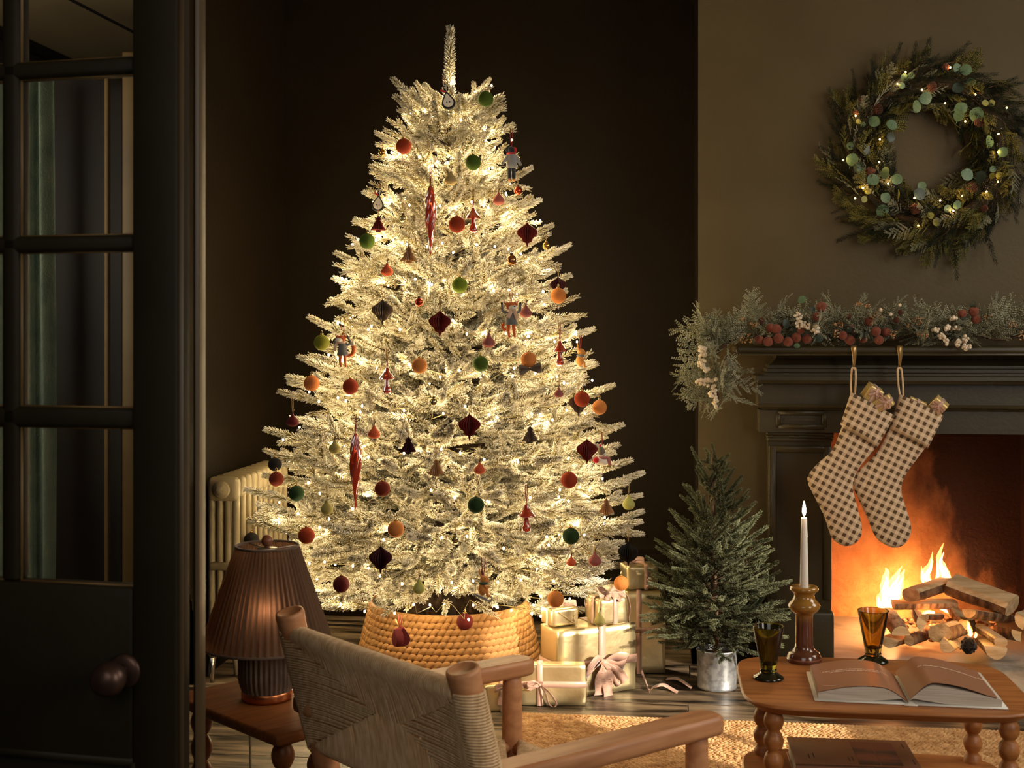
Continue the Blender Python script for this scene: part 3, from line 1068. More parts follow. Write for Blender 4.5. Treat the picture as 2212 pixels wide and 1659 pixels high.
# kind, px, py, size px, colour, label
ORN = [
 ('bauble', 1049, 214, 17, 'green', 'green velvet bauble hanging under the topmost right branch of the tree'),
 ('bauble', 872, 316, 17, 'rust', 'rust velvet bauble hanging high on the left of the tree'),
 ('bauble', 1022, 351, 17, 'green', 'dark green velvet bauble on the upper tree above the red glass mushroom'),
 ('bauble', 987, 485, 18, 'rust', 'rust velvet bauble between the long red icicle and the glass mushroom'),
 ('bauble', 793, 521, 17, 'green', 'green velvet bauble hanging below the burgundy paper tree at the left edge'),
 ('bauble', 993, 616, 17, 'lime', 'bright green velvet bauble in the middle of the upper tree'),
 ('bauble', 1206, 639, 17, 'tan', 'tan velvet bauble hanging from the right edge of the tree on a long thread'),
 ('bauble', 695, 740, 17, 'olive', 'olive velvet bauble beside the felt fox at the left edge of the tree'),
 ('bauble', 906, 790, 17, 'tan', 'tan velvet bauble in the middle of the tree below the burgundy paper lantern'),
 ('bauble', 1038, 786, 17, 'green', 'dark green velvet bauble below the mauve fig in the middle of the tree'),
 ('bauble', 1142, 777, 17, 'tan', 'tan velvet bauble hanging right above the grey paper bow'),
 ('bauble', 673, 828, 17, 'brown', 'brown velvet bauble at the left edge below the felt fox'),
 ('bauble', 757, 835, 17, 'rust', 'rust velvet bauble left of a red glass mushroom in mid tree'),
 ('bauble', 1257, 862, 17, 'rust', 'rust velvet bauble in front of a grey paper lantern at the right edge'),
 ('bauble', 1295, 880, 16, 'tan', 'tan velvet bauble at the right edge half behind a branch tip'),
 ('bauble', 597, 1035, 16, 'rust_dark', 'dark rust velvet bauble hanging in front of the radiator top'),
 ('bauble', 826, 1056, 17, 'rust_dark', 'dark rust velvet bauble crossed by a light cable low in the tree'),
 ('bauble', 1229, 1037, 18, 'rust', 'rust velvet bauble below the robin on the lower right of the tree'),
 ('bauble', 1028, 1091, 18, 'green_dark', 'dark green velvet bauble in the middle of the lower tree'),
 ('bauble', 662, 1157, 18, 'rust', 'rust velvet bauble just right of the lamp top'),
 ('bauble', 855, 1143, 18, 'tan', 'tan velvet bauble above the dark purple paper lantern'),
 ('bauble', 1233, 1158, 18, 'green_dark', 'dark green velvet bauble on the lower right of the tree above a coral fig'),
 ('bauble', 737, 1262, 18, 'burgundy', 'burgundy velvet bauble on the lowest left branches beside the lampshade'),
 ('bauble', 1200, 1294, 18, 'tan', 'tan velvet bauble hanging above the small gold present'),
 ('bauble', 1342, 1260, 16, 'tan', 'tan velvet bauble hanging beside the bow of the upper gold present'),
 ('bauble', 1004, 1343, 18, 'burgundy', 'burgundy velvet bauble hanging in front of the woven basket'),
 ('bauble', 543, 1166, 16, 'black', 'almost black velvet bauble hanging just left of the lamp finial'),
 ('bauble', 594, 1003, 15, 'black', 'almost black velvet bauble hanging above the dark rust one by the radiator'),
 ('bauble', 640, 1066, 17, 'green_dark', 'dark green velvet bauble in shadow between radiator and tree'),
 ('glass', 827, 330, 8, 'gold', 'tiny gold glass bauble dangling at the upper left edge'),
 ('glass', 1119, 412, 9, 'red', 'tiny red glass bauble at the upper right edge below the felt mouse'),
 ('glass', 871, 472, 8, 'silver', 'tiny silver glass bauble left of the long red icicle'),
 ('glass', 905, 653, 9, 'red', 'tiny red glass bauble between the grey and burgundy paper lanterns'),
 ('glass', 1180, 531, 8, 'gold', 'tiny gold glass bauble below the burgundy lantern at the right edge'),
 ('glass', 1105, 562, 11, 'bronze', 'small bronze glass bauble in the bright branches at the upper right'),
 ('glass', 937, 868, 8, 'silver', 'tiny silver glass bauble in the dark middle of the tree'),
 ('glass', 983, 1165, 9, 'silver', 'tiny silver glass bauble low in the middle of the tree'),
 ('fig', 974, 388, 14, 'beige', 'beige velvet fig on the upper tree left of a dark green bauble'),
 ('fig', 1077, 432, 13, 'pink', 'pink velvet fig right of the upper glass mushroom'),
 ('fig', 836, 585, 13, 'coral', 'coral velvet fig below the tan paper tree on the left'),
 ('fig', 1136, 675, 13, 'mauve', 'mauve velvet fig right beside the felt fox with raised arms'),
 ('fig', 1056, 739, 14, 'mauve', 'mauve velvet fig left below the fox with raised arms'),
 ('fig', 632, 910, 13, 'wine', 'wine red velvet fig dangling free at the left edge of the tree'),
 ('fig', 723, 967, 13, 'pear', 'pale olive velvet pear left of the long red icicle in the lower tree'),
 ('fig', 808, 936, 13, 'coral', 'coral velvet fig right of the lower red icicle'),
 ('fig', 706, 1098, 14, 'pear', 'olive velvet pear on the lower left among bright lights'),
 ('fig', 1036, 1014, 12, 'coral', 'coral velvet fig half hidden in the middle of the lower tree'),
 ('fig', 1358, 1087, 14, 'lime_pear', 'lime velvet pear dangling at the lower right edge of the tree'),
 ('fig', 1234, 1214, 10, 'coral', 'small coral velvet fig below the dark green bauble at the lower right'),
 ('fig', 1285, 1210, 14, 'mauve', 'mauve velvet fig at the lower right above the presents'),
 ('fig', 905, 1269, 14, 'lime_pear', 'pale green velvet pear above the basket rim'),
 ('fig', 1295, 1340, 13, 'pear', 'olive velvet pear hanging in front of the big gold present'),
 ('fig', 1207, 850, 10, 'mauve', 'small mauve velvet fig peeping out left of the right edge rust bauble'),
 ('lantern', 826, 672, 23, 'grey', 'grey pleated paper lantern on the left of the tree'),
 ('lantern', 950, 697, 24, 'burgundy', 'burgundy pleated paper lantern in the middle of the tree'),
 ('lantern', 1139, 505, 22, 'burgundy', 'burgundy pleated paper lantern at the upper right edge'),
 ('lantern', 1014, 920, 24, 'burgundy', 'burgundy pleated paper lantern at the very centre of the lower tree'),
 ('lantern', 1250, 872, 22, 'grey', 'grey pleated paper lantern behind a rust bauble at the right edge'),
 ('lantern', 1268, 973, 23, 'burgundy', 'burgundy pleated paper lantern beside the felt robin'),
 ('lantern', 822, 1207, 25, 'plum', 'dark plum pleated paper lantern low on the left of the tree'),
 ('lantern', 1357, 1194, 22, 'black', 'black pleated paper lantern hanging above the stacked presents'),
 ('lantern', 1206, 617, 18, 'plum', 'dark plum paper lantern in shadow behind the tan bauble at the right edge'),
 ('papertree', 817, 485, 17, 'burgundy', 'burgundy pleated paper tree at the upper left edge'),
 ('papertree', 883, 551, 18, 'kraft', 'tan pleated paper tree left below the long red icicle'),
 ('papertree', 882, 963, 18, 'plum', 'dark plum pleated paper tree in the lower middle'),
 ('papertree', 1145, 940, 18, 'grey', 'grey pleated paper tree on the lower right'),
 ('papertree', 942, 1011, 18, 'kraft', 'tan pleated paper tree below the dark plum paper tree'),
 ('papertree', 1310, 1095, 17, 'kraft', 'tan pleated paper tree near the lower right edge'),
 ('paperbow', 1145, 797, 25, 'grey', 'grey folded paper bow under a tan bauble'),
 ('mushroom', 1022, 478, 16, 'red', 'red glass mushroom on the upper tree beside a rust bauble'),
 ('mushroom', 1209, 765, 16, 'red', 'red glass mushroom at the right edge left of the felt rabbit'),
 ('mushroom', 836, 825, 17, 'red', 'red glass mushroom left of the tan bauble in mid tree'),
 ('mushroom', 1137, 1122, 18, 'red', 'red glass mushroom on the lower right of the tree'),
 ('icicle', 930, 477, 12, 'red', 'long twisted red glass icicle on the upper tree'),
 ('icicle', 768, 1018, 13, 'red', 'long twisted red glass icicle on the lower left of the tree'),
 ('pearhalf', 968, 218, 19, 'cream', 'black and white felt pear half at the top of the tree'),
 ('pearhalf', 817, 440, 17, 'cream', 'black and white felt pear half tucked behind a branch at the upper left'),
 ('velvetpear', 864, 1376, 20, 'wine', 'pair of wine red velvet pear halves hanging in front of the basket'),
 ('mouse', 1105, 352, 38, 'grey', 'felt mouse in a grey jumper seen from behind at the upper right edge'),
 ('fox', 1104, 688, 40, 'a', 'felt fox in a grey dress with raised arms and a pale scarf'),
 ('fox', 740, 756, 36, 'b', 'felt fox in a grey dress with a curled tail at the left edge'),
 ('rabbit', 1254, 770, 20, 'a', 'orange felt rabbit with a grey scarf at the right edge of the tree'),
 ('sledrabbit', 1044, 1262, 30, 'b', 'brown felt rabbit riding a small grey sled above the basket'),
 ('robin', 1301, 985, 22, 'a', 'white felt robin in a grey hat and pink scarf at the right edge'),
]
BEHIND = {(594, 1003), (640, 1066), (1250, 872), (1206, 617), (817, 440), (543, 1166), (597, 1035), (1357, 1194), (1119, 412), (1254, 770)}
OPOS = []
for o_ in ORN:
    k_, px, py, sz = o_[:4]
    if (px, py) in BEHIND:
        p_ = surf(px, py, -0.03, 1.0)
    elif px in (864, 1004) and py > 1330:
        p_ = P(px, py, 4.015)
    elif (px, py) == (1295, 1340):
        p_ = P(px, py, 4.06)
    elif (px, py) == (1342, 1260):
        p_ = P(px, py, 4.12)
    else:
        p_ = surf(px, py, 0.015)
    OPOS.append((p_, px, py, sz * (2.2 if k_ == 'icicle' else 1.0)))


def clear(tip, org, spread=20):
    "True when the outer branch does not cross an ornament in the photograph's direction"
    for t in (.55, .68, .80, .90, 1.0):
        q = org.lerp(tip, t)
        x, y, Y = PX(q)
        for (p_, px, py, sz) in OPOS:
            if Y < depth(p_) + .02 and abs(x - px) < sz + spread and abs(y - py) < sz + spread * .8:
                return False
    return True


SIL = [(850, 184, 1), (852, 218, 0), (815, 296, 1), (803, 372, 0), (795, 424, 1), (768, 484, 0), (728, 560, 1), (722, 613, 0), (716, 662, 1),
       (668, 699, 0), (652, 786, 1), (626, 824, 0), (610, 856, 1), (577, 942, 0), (574, 988, 1), (534, 1072, 0), (520, 1132, 1), (560, 1100, 0), (590, 1200, 0), (660, 1250, 1), (715, 1320, 1),
       (1065, 179, 1), (1079, 243, 0), (1110, 276, 1), (1147, 373, 0), (1168, 439, 1), (1190, 496, 0), (1232, 541, 1), (1228, 605, 0), (1281, 724, 1),
       (1284, 800, 0), (1323, 846, 1), (1342, 932, 0), (1388, 1037, 1), (1360, 1010, 0), (1386, 1120, 1), (1380, 1168, 0), (1340, 1235, 1), (1265, 1330, 1), (1300, 1270, 0)]
placed = []


def add_branch(tip, el, az, maxfit=True, name_kind=None):
    ctr = TREE
    rh = math.hypot(tip.x - ctr.x, tip.y - ctr.y)
    z0 = tip.z - rh * math.tan(el)
    org = Vector((ctr.x, ctr.y, max(0.16, z0)))
    d = tip - org
    ln = d.length
    i = min(range(len(BL)), key=lambda k: abs(BL[k] + .05 - ln))
    q = RND.randrange(2 if BL[i] < .25 else 3)
    o = link('branch', BM[(i, q)], tree)
    Rm = frame(org, d, RND.uniform(-.35, .35))
    s = ln / (BL[i] + .055)
    o.location = org - ctr
    o.rotation_euler = Rm.to_euler()
    o.scale = (s, max(.85, min(s, 1.1)), max(.85, min(s, 1.1)))
    placed.append((org, tip, az))


nbr = 0
for (px, py, k) in SIL:
    Y = TYc + (0.10 if k else -0.08)
    tip = P(px, py, Y)
    el = math.radians(34 if py < 260 else 16 if py < 700 else 6 if py < 1150 else -14)
    add_branch(tip, el, 0)
    nbr += 1
rb_ = random.Random(23)
z = 2.06
lev = 0
while z > 0.27 and nbr < 298:
    Rz = RAD(z)
    n = int(5 + 2 * math.pi * Rz / 0.215)
    off = rb_.uniform(0, 6)
    for k in range(n):
        for tr in range(7):
            az = off + 2 * math.pi * (k + rb_.uniform(-.3, .3)) / n
            f = rb_.uniform(.80, 1.0) * (1.0 if tr < 4 else .8) * float(np.interp(z, [1.0, 1.9], [.98, .84]))
            zz = z + rb_.uniform(-.035, .035)
            r_ = RAD(zz) * f
            tip = TREE + Vector((r_ * math.cos(az), r_ * math.sin(az), zz))
            el = math.radians(np.interp(z, [.25, .5, 1.2, 1.8, 2.1], [-16, -2, 8, 20, 38]) + rb_.uniform(-6, 6))
            rh = r_
            org = Vector((TREE.x, TREE.y, max(.16, zz - rh * math.tan(el))))
            # hidden rear branches can be thinned
            front = (tip - TREE).dot(Vector((SY, -CY, 0)))
            if front < -.25 * Rz and rb_.random() < .45:
                tip = None
                break
            if clear(tip, org):
                break
            tip = None
        if tip is not None and nbr < 299:
            add_branch(tip, el, az)
            nbr += 1
    z -= 0.100 + 0.012 * rb_.random()
    lev += 1
print('branches', nbr)

# short inner twigs that fill the crown
g = np.random.default_rng(3)
nb = NB()
for i in range(900):
    z = 0.30 + 1.72 * (g.random() ** 1.25)
    r_ = RAD(z) * g.uniform(.25, .80)
    r_ = min(r_, max(.02, RAD(z) - .115))
    az = g.uniform(0, 2 * math.pi)
    o = Vector((r_ * math.cos(az), r_ * math.sin(az), z))
    x, y, Y = PX(TREE + o)
    if any(abs(x - a[1]) < a[3] + 12 and abs(y - a[2]) < a[3] + 12 and Y < depth(a[0]) + .03 for a in OPOS):
        continue
    el = g.uniform(-.5, .7)
    a2 = az + g.uniform(-.9, .9)
    d = Vector((math.cos(a2) * math.cos(el), math.sin(a2) * math.cos(el), math.sin(el)))
    V, Fc, T = tw(.11, 800, .017, .0014, i)
    nb.add(xf(V, frame(o, d), o), Fc, T)
inner = link('inner_twigs', nb.mesh('inner_twigs', [M['flock']]), tree, None, 'stuff')

# ------------------------------------------------------------------ fairy lights wound through the tree
bulb_mat = emit('warm_bulb', (1.0, 0.72, 0.38, 1), 42.0)
fl = thing('fairy_lights', 'string of warm white fairy lights wound through the flocked tree', 'lights', TREE)
bm_ = MB().sphere((0, 0, 0), 1.0, 8, 5, sc_=(1, 1, 1.35))
bulb_me = bm_.mesh('bulb', bulb_mat)
turns, NBULB = 13.0, 480
wire_pts, bpos = [], []
g = np.random.default_rng(8)
for i in range(NBULB * 2):
    t = i / (NBULB * 2 - 1)
    z = 0.30 + 1.80 * (1 - t) ** 1.0 if False else 2.08 - 1.80 * t ** .72
    a = t ** .8 * turns * 2 * math.pi
    r_ = max(.03, RAD(z) * (0.72 + .20 * math.sin(i * 1.7) * g.random() + g.uniform(-.12, .16)))
    p = Vector((r_ * math.cos(a), r_ * math.sin(a), z + g.uniform(-.02, .02)))
    wire_pts.append(p)
    if i % 2 == 0:
        bpos.append(p + Vector((g.uniform(-.012, .012), g.uniform(-.012, .012), g.uniform(-.01, .012))))
MB().tube([Vector((q.x * .9, q.y * .9, q.z)) for q in wire_pts], 0.0012, 4, caps=False).build('cable', M['cable'], fl)
front = sorted(range(len(bpos)), key=lambda i: -(bpos[i]).dot(Vector((SY, -CY, 0))))
rest = MB()
bs_ = 0.0033
for j, i in enumerate(front):
    if j < 300:
        o = link('bulb', bulb_me, fl)
        o.location = bpos[i]
        o.scale = (bs_, bs_, bs_)
    else:
        rest.sphere(bpos[i], bs_, 6, 4, sc_=(1, 1, 1.35))
rest.build('rear_bulbs', bulb_mat, fl, None, 'stuff')
# the light those bulbs give
lamps = [bpos[i] for i in range(0, len(bpos), 2)]
light('bulb_light', 'POINT', TREE + Vector((.02, -.06, 2.07)), 1.2, (1.0, 0.78, 0.46), shadow_soft_size=0.02)
for p in lamps:
    light('bulb_light', 'POINT', TREE + p, 0.64, (1.0, 0.77, 0.42), shadow_soft_size=0.02)
# ================================================================== ornaments
def velvet(name, c):
    return pm('velvet_' + name, S(*c), rough=0.8, sheen=0.6, sheen_tint=S(*[min(255, int(x * 1.3 + 30)) for x in c]), spec=.2)


VEL = {k: velvet(k, c) for k, c in dict(green=(64, 84, 24), lime=(104, 122, 30), olive=(98, 100, 28), green_dark=(30, 52, 22), rust=(140, 50, 22),
       rust_dark=(104, 36, 20), tan=(194, 120, 60), brown=(166, 96, 48), burgundy=(82, 22, 20), black=(22, 18, 18), beige=(164, 142, 92), pink=(176, 98, 84),
       coral=(196, 88, 54), mauve=(142, 82, 76), wine=(72, 14, 18), pear=(152, 142, 82), lime_pear=(172, 170, 96)).items()}
GLS = {k: pm('mercury_' + k, S(*c), rough=.12, metal=.85) for k, c in dict(gold=(206, 160, 84), red=(196, 74, 44), silver=(176, 166, 120), bronze=(176, 120, 76)).items()}
PAP = {k: pm('paper_' + k, S(*c), rough=.8) for k, c in dict(grey=(116, 100, 84), burgundy=(118, 36, 32), plum=(72, 26, 32), black=(26, 22, 22), kraft=(190, 148, 104)).items()}
M['red_glass'] = pm('red_blown_glass', S(186, 62, 40), rough=.08, trans=.45, spec=.7, coat=.5)
M['brass'] = pm('brass_cap', S(214, 180, 120), rough=.25, metal=1)
M['red_cord'] = pm('red_cord', S(136, 26, 24), rough=.7)
M['gold_thread'] = pm('gold_thread', S(176, 142, 80), rough=.5)
FELT = {k: pm('felt_' + k, S(*c), rough=.95, sheen=.3, bump=.25, bs=900, bdist=.002) for k, c in dict(grey=(104, 104, 104), charcoal=(44, 44, 48), orange=(196, 96, 40),
        white=(232, 222, 200), blush=(216, 180, 152), black=(24, 22, 22), tan=(196, 130, 62), green=(52, 70, 52), red=(196, 34, 40), pink=(176, 106, 100),
        sled=(140, 140, 140), dark=(62, 54, 50), brownhat=(112, 100, 84)).items()}


def hang(root, top, length, mat, gap=0.006, r=0.0007):
    "loop of thread from the top of the ornament up to the branch"
    MB().tube([(0, 0, top), (-gap * .4, 0, top + length * .5), (-gap * .5, 0, top + length), (gap * .5, 0, top + length), (gap * .4, 0, top + length * .5), (0.0004, 0, top)],
              r, 4, caps=False).build('thread', mat, root)


def spin(prof, n=6):
    return [tuple(p) for p in smooth_poly(prof, n, closed=False)]


_oc = {}


def cached(key, fn):
    if key not in _oc:
        _oc[key] = fn()
    return _oc[key]


def unit_ball():
    return MB().sphere((0, 0, 0), 1, 28, 18)


def cap_mb(r):
    return MB().lathe([(r * .2, r * .97), (r * .22, r * 1.14), (r * .16, r * 1.17), (0, r * 1.17)], 12)


def mk_bauble(o, p, r, col):
    b = link('ball', cached(('ball', col), lambda: unit_ball().mesh('ball', VEL[col])), o)
    b.scale = (r, r, r)
    c = link('cap', cached(('cap', round(r, 4)), lambda: cap_mb(r).mesh('cap', M['brass'])), o)
    l_ = link('hook', cached(('hook', round(r, 4)), lambda: MB().tube([(0, 0, r * 1.1), (-.003, 0, r * 1.1 + .006), (0, 0, r * 1.1 + .012), (.003, 0, r * 1.1 + .006)], .0009, 5, closed=True).mesh('hook', M['brass'])), o)


def mk_glass(o, p, r, col):
    b = link('ball', cached(('gball', col), lambda: unit_ball().mesh('ball', GLS[col])), o)
    b.scale = (r, r, r * 1.08)
    MB().lathe([(r * .36, r * .9), (r * .38, r * 1.35), (r * .2, r * 1.45), (0, r * 1.45)], 12).build('cap', M['brass'] if col == 'gold' else M['knob'], o)
    hang(o, r * 1.4, .035, M['gold_thread'], .004)


def mk_fig(o, p, r, col):
    pear = 'pear' in col
    if pear:
        prof = spin([(0.0005, -1.0), (.55, -.9), (.92, -.45), (.95, -.05), (.68, .45), (.36, .85), (.22, 1.2), (.0005, 1.32)])
    else:
        prof = spin([(0.0005, -.86), (.5, -.8), (.95, -.45), (1.0, -.05), (.72, .45), (.34, .85), (.16, 1.25), (.0005, 1.4)])
    b = link('fruit', cached(('fig', col), lambda: MB().lathe(prof, 24, cap=False).mesh('fruit', VEL[col])), o)
    b.scale = (r, r, r)
    MB().tube([(0, 0, r * 1.25), (r * .06, 0, r * 1.6), (r * .25, 0, r * 2.0)], [r * .1, r * .07, r * .09], 6).build('stem', M['twig'], o)
    hang(o, r * 1.3, .05, M['gold_thread'], .005)


def pleats(n, depth_):
    def fn(a, t):
        k = (a * n / (2 * math.pi)) % 1.0
        return 1.0 - depth_ * (1 - abs(2 * k - 1)) ** .8
    return fn


def mk_lantern(o, p, r, col):
    prof = spin([(.03, 1.1), (.14, .95), (.45, .72), (.9, .40), (1.0, .12), (.9, -.16), (.58, -.44), (.46, -.66), (.42, -.78), (.14, -.92), (.10, -1.05), (.02, -1.32)], 3)
    me = cached(('lan', col), lambda: MB().lathe(prof, 96, smooth=False, fn=pleats(24, .62), cap=False).mesh('pleated_paper', PAP[col]))
    b = link('pleated_paper', me, o)
    b.scale = (r, r, r)
    b.rotation_euler = (0, 0, RND.uniform(0, 3))
    hang(o, r * 1.05, .045, M['gold_thread'], .005)


def mk_papertree(o, p, r, col):
    prof = [(.04, 1.1), (.34, .72), (.40, .58), (.26, .52), (.62, .08), (.56, .0), (.98, -.66), (.98, -.70), (.34, -.72), (.34, -.98), (.02, -.98)]
    me = cached(('ptr', col), lambda: MB().lathe(prof, 80, smooth=False, fn=pleats(20, .6), cap=False).mesh('pleated_paper', PAP[col]))
    b = link('pleated_paper', me, o)
    b.scale = (r, r, r)
    b.rotation_euler = (0, 0, RND.uniform(0, 3))
    hang(o, r * 1.05, .04, M['gold_thread'], .005)


def mk_paperbow(o, p, r, col):
    T = Matrix.Rotation(math.pi / 2 - .12, 4, 'Y')
    for sgn in (1, -1):
        prof = [(.10, 0), (.2, .2 * sgn), (.42, .6 * sgn), (.46, .95 * sgn), (.05, 1.0 * sgn)]
        b = MB().lathe(prof if sgn > 0 else prof, 48, T, smooth=False, fn=pleats(12, .6), cap=False).build('pleated_wing', PAP[col], o)
        b.scale = (r, r, r)
    hang(o, r * .1, .06, M['gold_thread'], .005)


def ribs(n, d_):
    return lambda a, t: 1 + d_ * math.cos(n * a)


def mk_mushroom(o, p, r, col):
    cap_ = spin([(.10, 1.85), (.22, 1.7), (.42, 1.25), (.80, .75), (1.0, .42), (.96, .32), (.6, .36), (.30, .40)], 4)
    b = MB().lathe(cap_, 40, fn=ribs(10, .025)).build('mushroom_cap', M['red_glass'], o)
    st = spin([(.26, .40), (.27, .1), (.36, -.5), (.52, -1.0), (.50, -1.35), (.30, -1.5), (.01, -1.52)], 4)
    c = MB().lathe(st, 40, fn=ribs(10, .03)).build('mushroom_stem', M['red_glass'], o)
    b.scale = c.scale = (r, r, r)
    MB().lathe([(r * .11, r * 1.8), (r * .11, r * 2.0), (0, r * 2.02)], 10).build('cap', M['brass'], o)
    hang(o, r * 1.98, .055, M['red_cord'], .006, .0011)


def mk_icicle(o, p, r, col):
    h = r * 6.4
    n, k = 30, 48
    rows = []
    for j in range(k + 1):
        t = j / k
        z = h - 2 * h * t
        rad = r * (.14 + .86 * math.sin(min(1, t * 1.15) ** .8 * math.pi * .98) ** 1.0) * (1 - .25 * t) + r * .04
        if t > .97:
            rad = r * .05
        row = []
        for i in range(n):
            a = 2 * math.pi * i / n
            rr = rad * (1 + .13 * math.cos(5 * a + t * 17))
            row.append((rr * math.cos(a), rr * math.sin(a), z))
        rows.append(row)
    MB().sheet(rows, closed_u=True).build('twisted_glass', M['red_glass'], o)
    MB().lathe([(r * .22, h * .96), (r * .22, h * 1.02), (0, h * 1.03)], 10).build('cap', M['brass'], o)
    hang(o, h * 1.02, .055, M['red_cord'], .004, .0011)


def disc_prof(pts, th, T=None, m=0):
    poly = smooth_poly(pts, 5)
    mb_ = MB()
    n = len(poly)
    c = sum((Vector(q) for q in poly), Vector((0, 0))) / n
    layers = []
    for (s_, y) in ((.90, -th), (.98, -th * .6), (1.0, 0), (.98, th * .6), (.90, th)):
        layers.append([((c.x + (q.x - c.x) * s_), y, (c.y + (q.y - c.y) * s_)) for q in poly])
    mb_.sheet(layers, closed_u=True)
    mb_.add(layers[0], [tuple(range(n))]).add(layers[-1], [tuple(range(n))[::-1]])
    return mb_


PEAR2 = [(0, -1.0), (.55, -.82), (.80, -.35), (.66, .15), (.36, .62), (.12, 1.0), (-.12, 1.0), (-.36, .62), (-.66, .15), (-.80, -.35), (-.55, -.82)]


def mk_pearhalf(o, p, r, col):
    bod = disc_prof([(x * r, z * r) for x, z in PEAR2], r * .25).build('felt_skin', FELT['black'], o)
    disc_prof([(x * r * .78, z * r * .80) for x, z in PEAR2], r * .29).build('felt_flesh', FELT['white'], o)
    for s_ in (-1, 1):
        MB().sphere((s_ * r * .17, -r * .30, -r * .18), r * .1, 10, 6, sc_=(.6, .5, 1)).build('seed', FELT['black'], o)
    Tm = Matrix.Translation((r * .05, 0, r * 1.0))
    lf = disc_prof([(0, 0), (r * .30, r * .45), (0, r * 1.05), (-r * .30, r * .45)], r * .06)
    lf.v = [tuple(Tm @ Vector(q)) for q in lf.v]
    lf = lf.build('leaf', FELT['black'], o)
    mv = MB().tube([Tm @ Vector((0, -r * .08, r * .05)), Tm @ Vector((0, -r * .08, r * .9))], r * .035, 4)
    for zz in (.3, .5, .7):
        for s_ in (-1, 1):
            mv.tube([Tm @ Vector((0, -r * .08, r * zz)), Tm @ Vector((s_ * r * .17, -r * .08, r * (zz + .14)))], r * .03, 4)
    mv.build('vein', FELT['white'], lf)
    MB().tube([(-r * .05, 0, r), (-r * .6, -.004, r * 1.35)], r * .12, 6).build('tag', FELT['red'], o)
    hang(o, r * 1.9, .03, M['red_cord'], .004)
    o.rotation_euler = (0, math.radians(-12 if r > .028 else 6), YAW)


def mk_velvetpear(o, p, r, col):
    for (dx, dy, a, s_) in ((-.20, -.006, 24, 1.0), (.24, .006, 60, 1.05)):
        d = disc_prof([(x * r * s_, z * r * s_) for x, z in PEAR2], r * .42)
        Rm = Matrix.Translation((dx * r, dy, 0)) @ Matrix.Rotation(math.radians(a), 4, 'Z')
        if a < 50:
            Rm = Matrix.Translation((dx * r, dy, 0)) @ Matrix.Rotation(math.radians(-62), 4, 'Z')
        else:
            Rm = Matrix.Translation((dx * r, dy, 0)) @ Matrix.Rotation(math.radians(20), 4, 'Z')
        d.v = [tuple(Rm @ Vector(q)) for q in d.v]
        d.build('pear_half', VEL['wine'], o)
    MB().tube([(-.002, 0, r * .9), (-.014, 0, r * 1.9)], .0022, 6).build('stem', M['gold_thread'], o)
    hang(o, r * .9, .045, M['red_cord'], .010, .0012)


def limb(root, name, pts, rad, mat, n=10):
    return MB().tube(smooth_poly(pts, 4, closed=False), [rad[0] + (rad[1] - rad[0]) * i / (4 * (len(pts) - 1)) for i in range(4 * (len(pts) - 1) + 1)], n).build(name, mat, root)


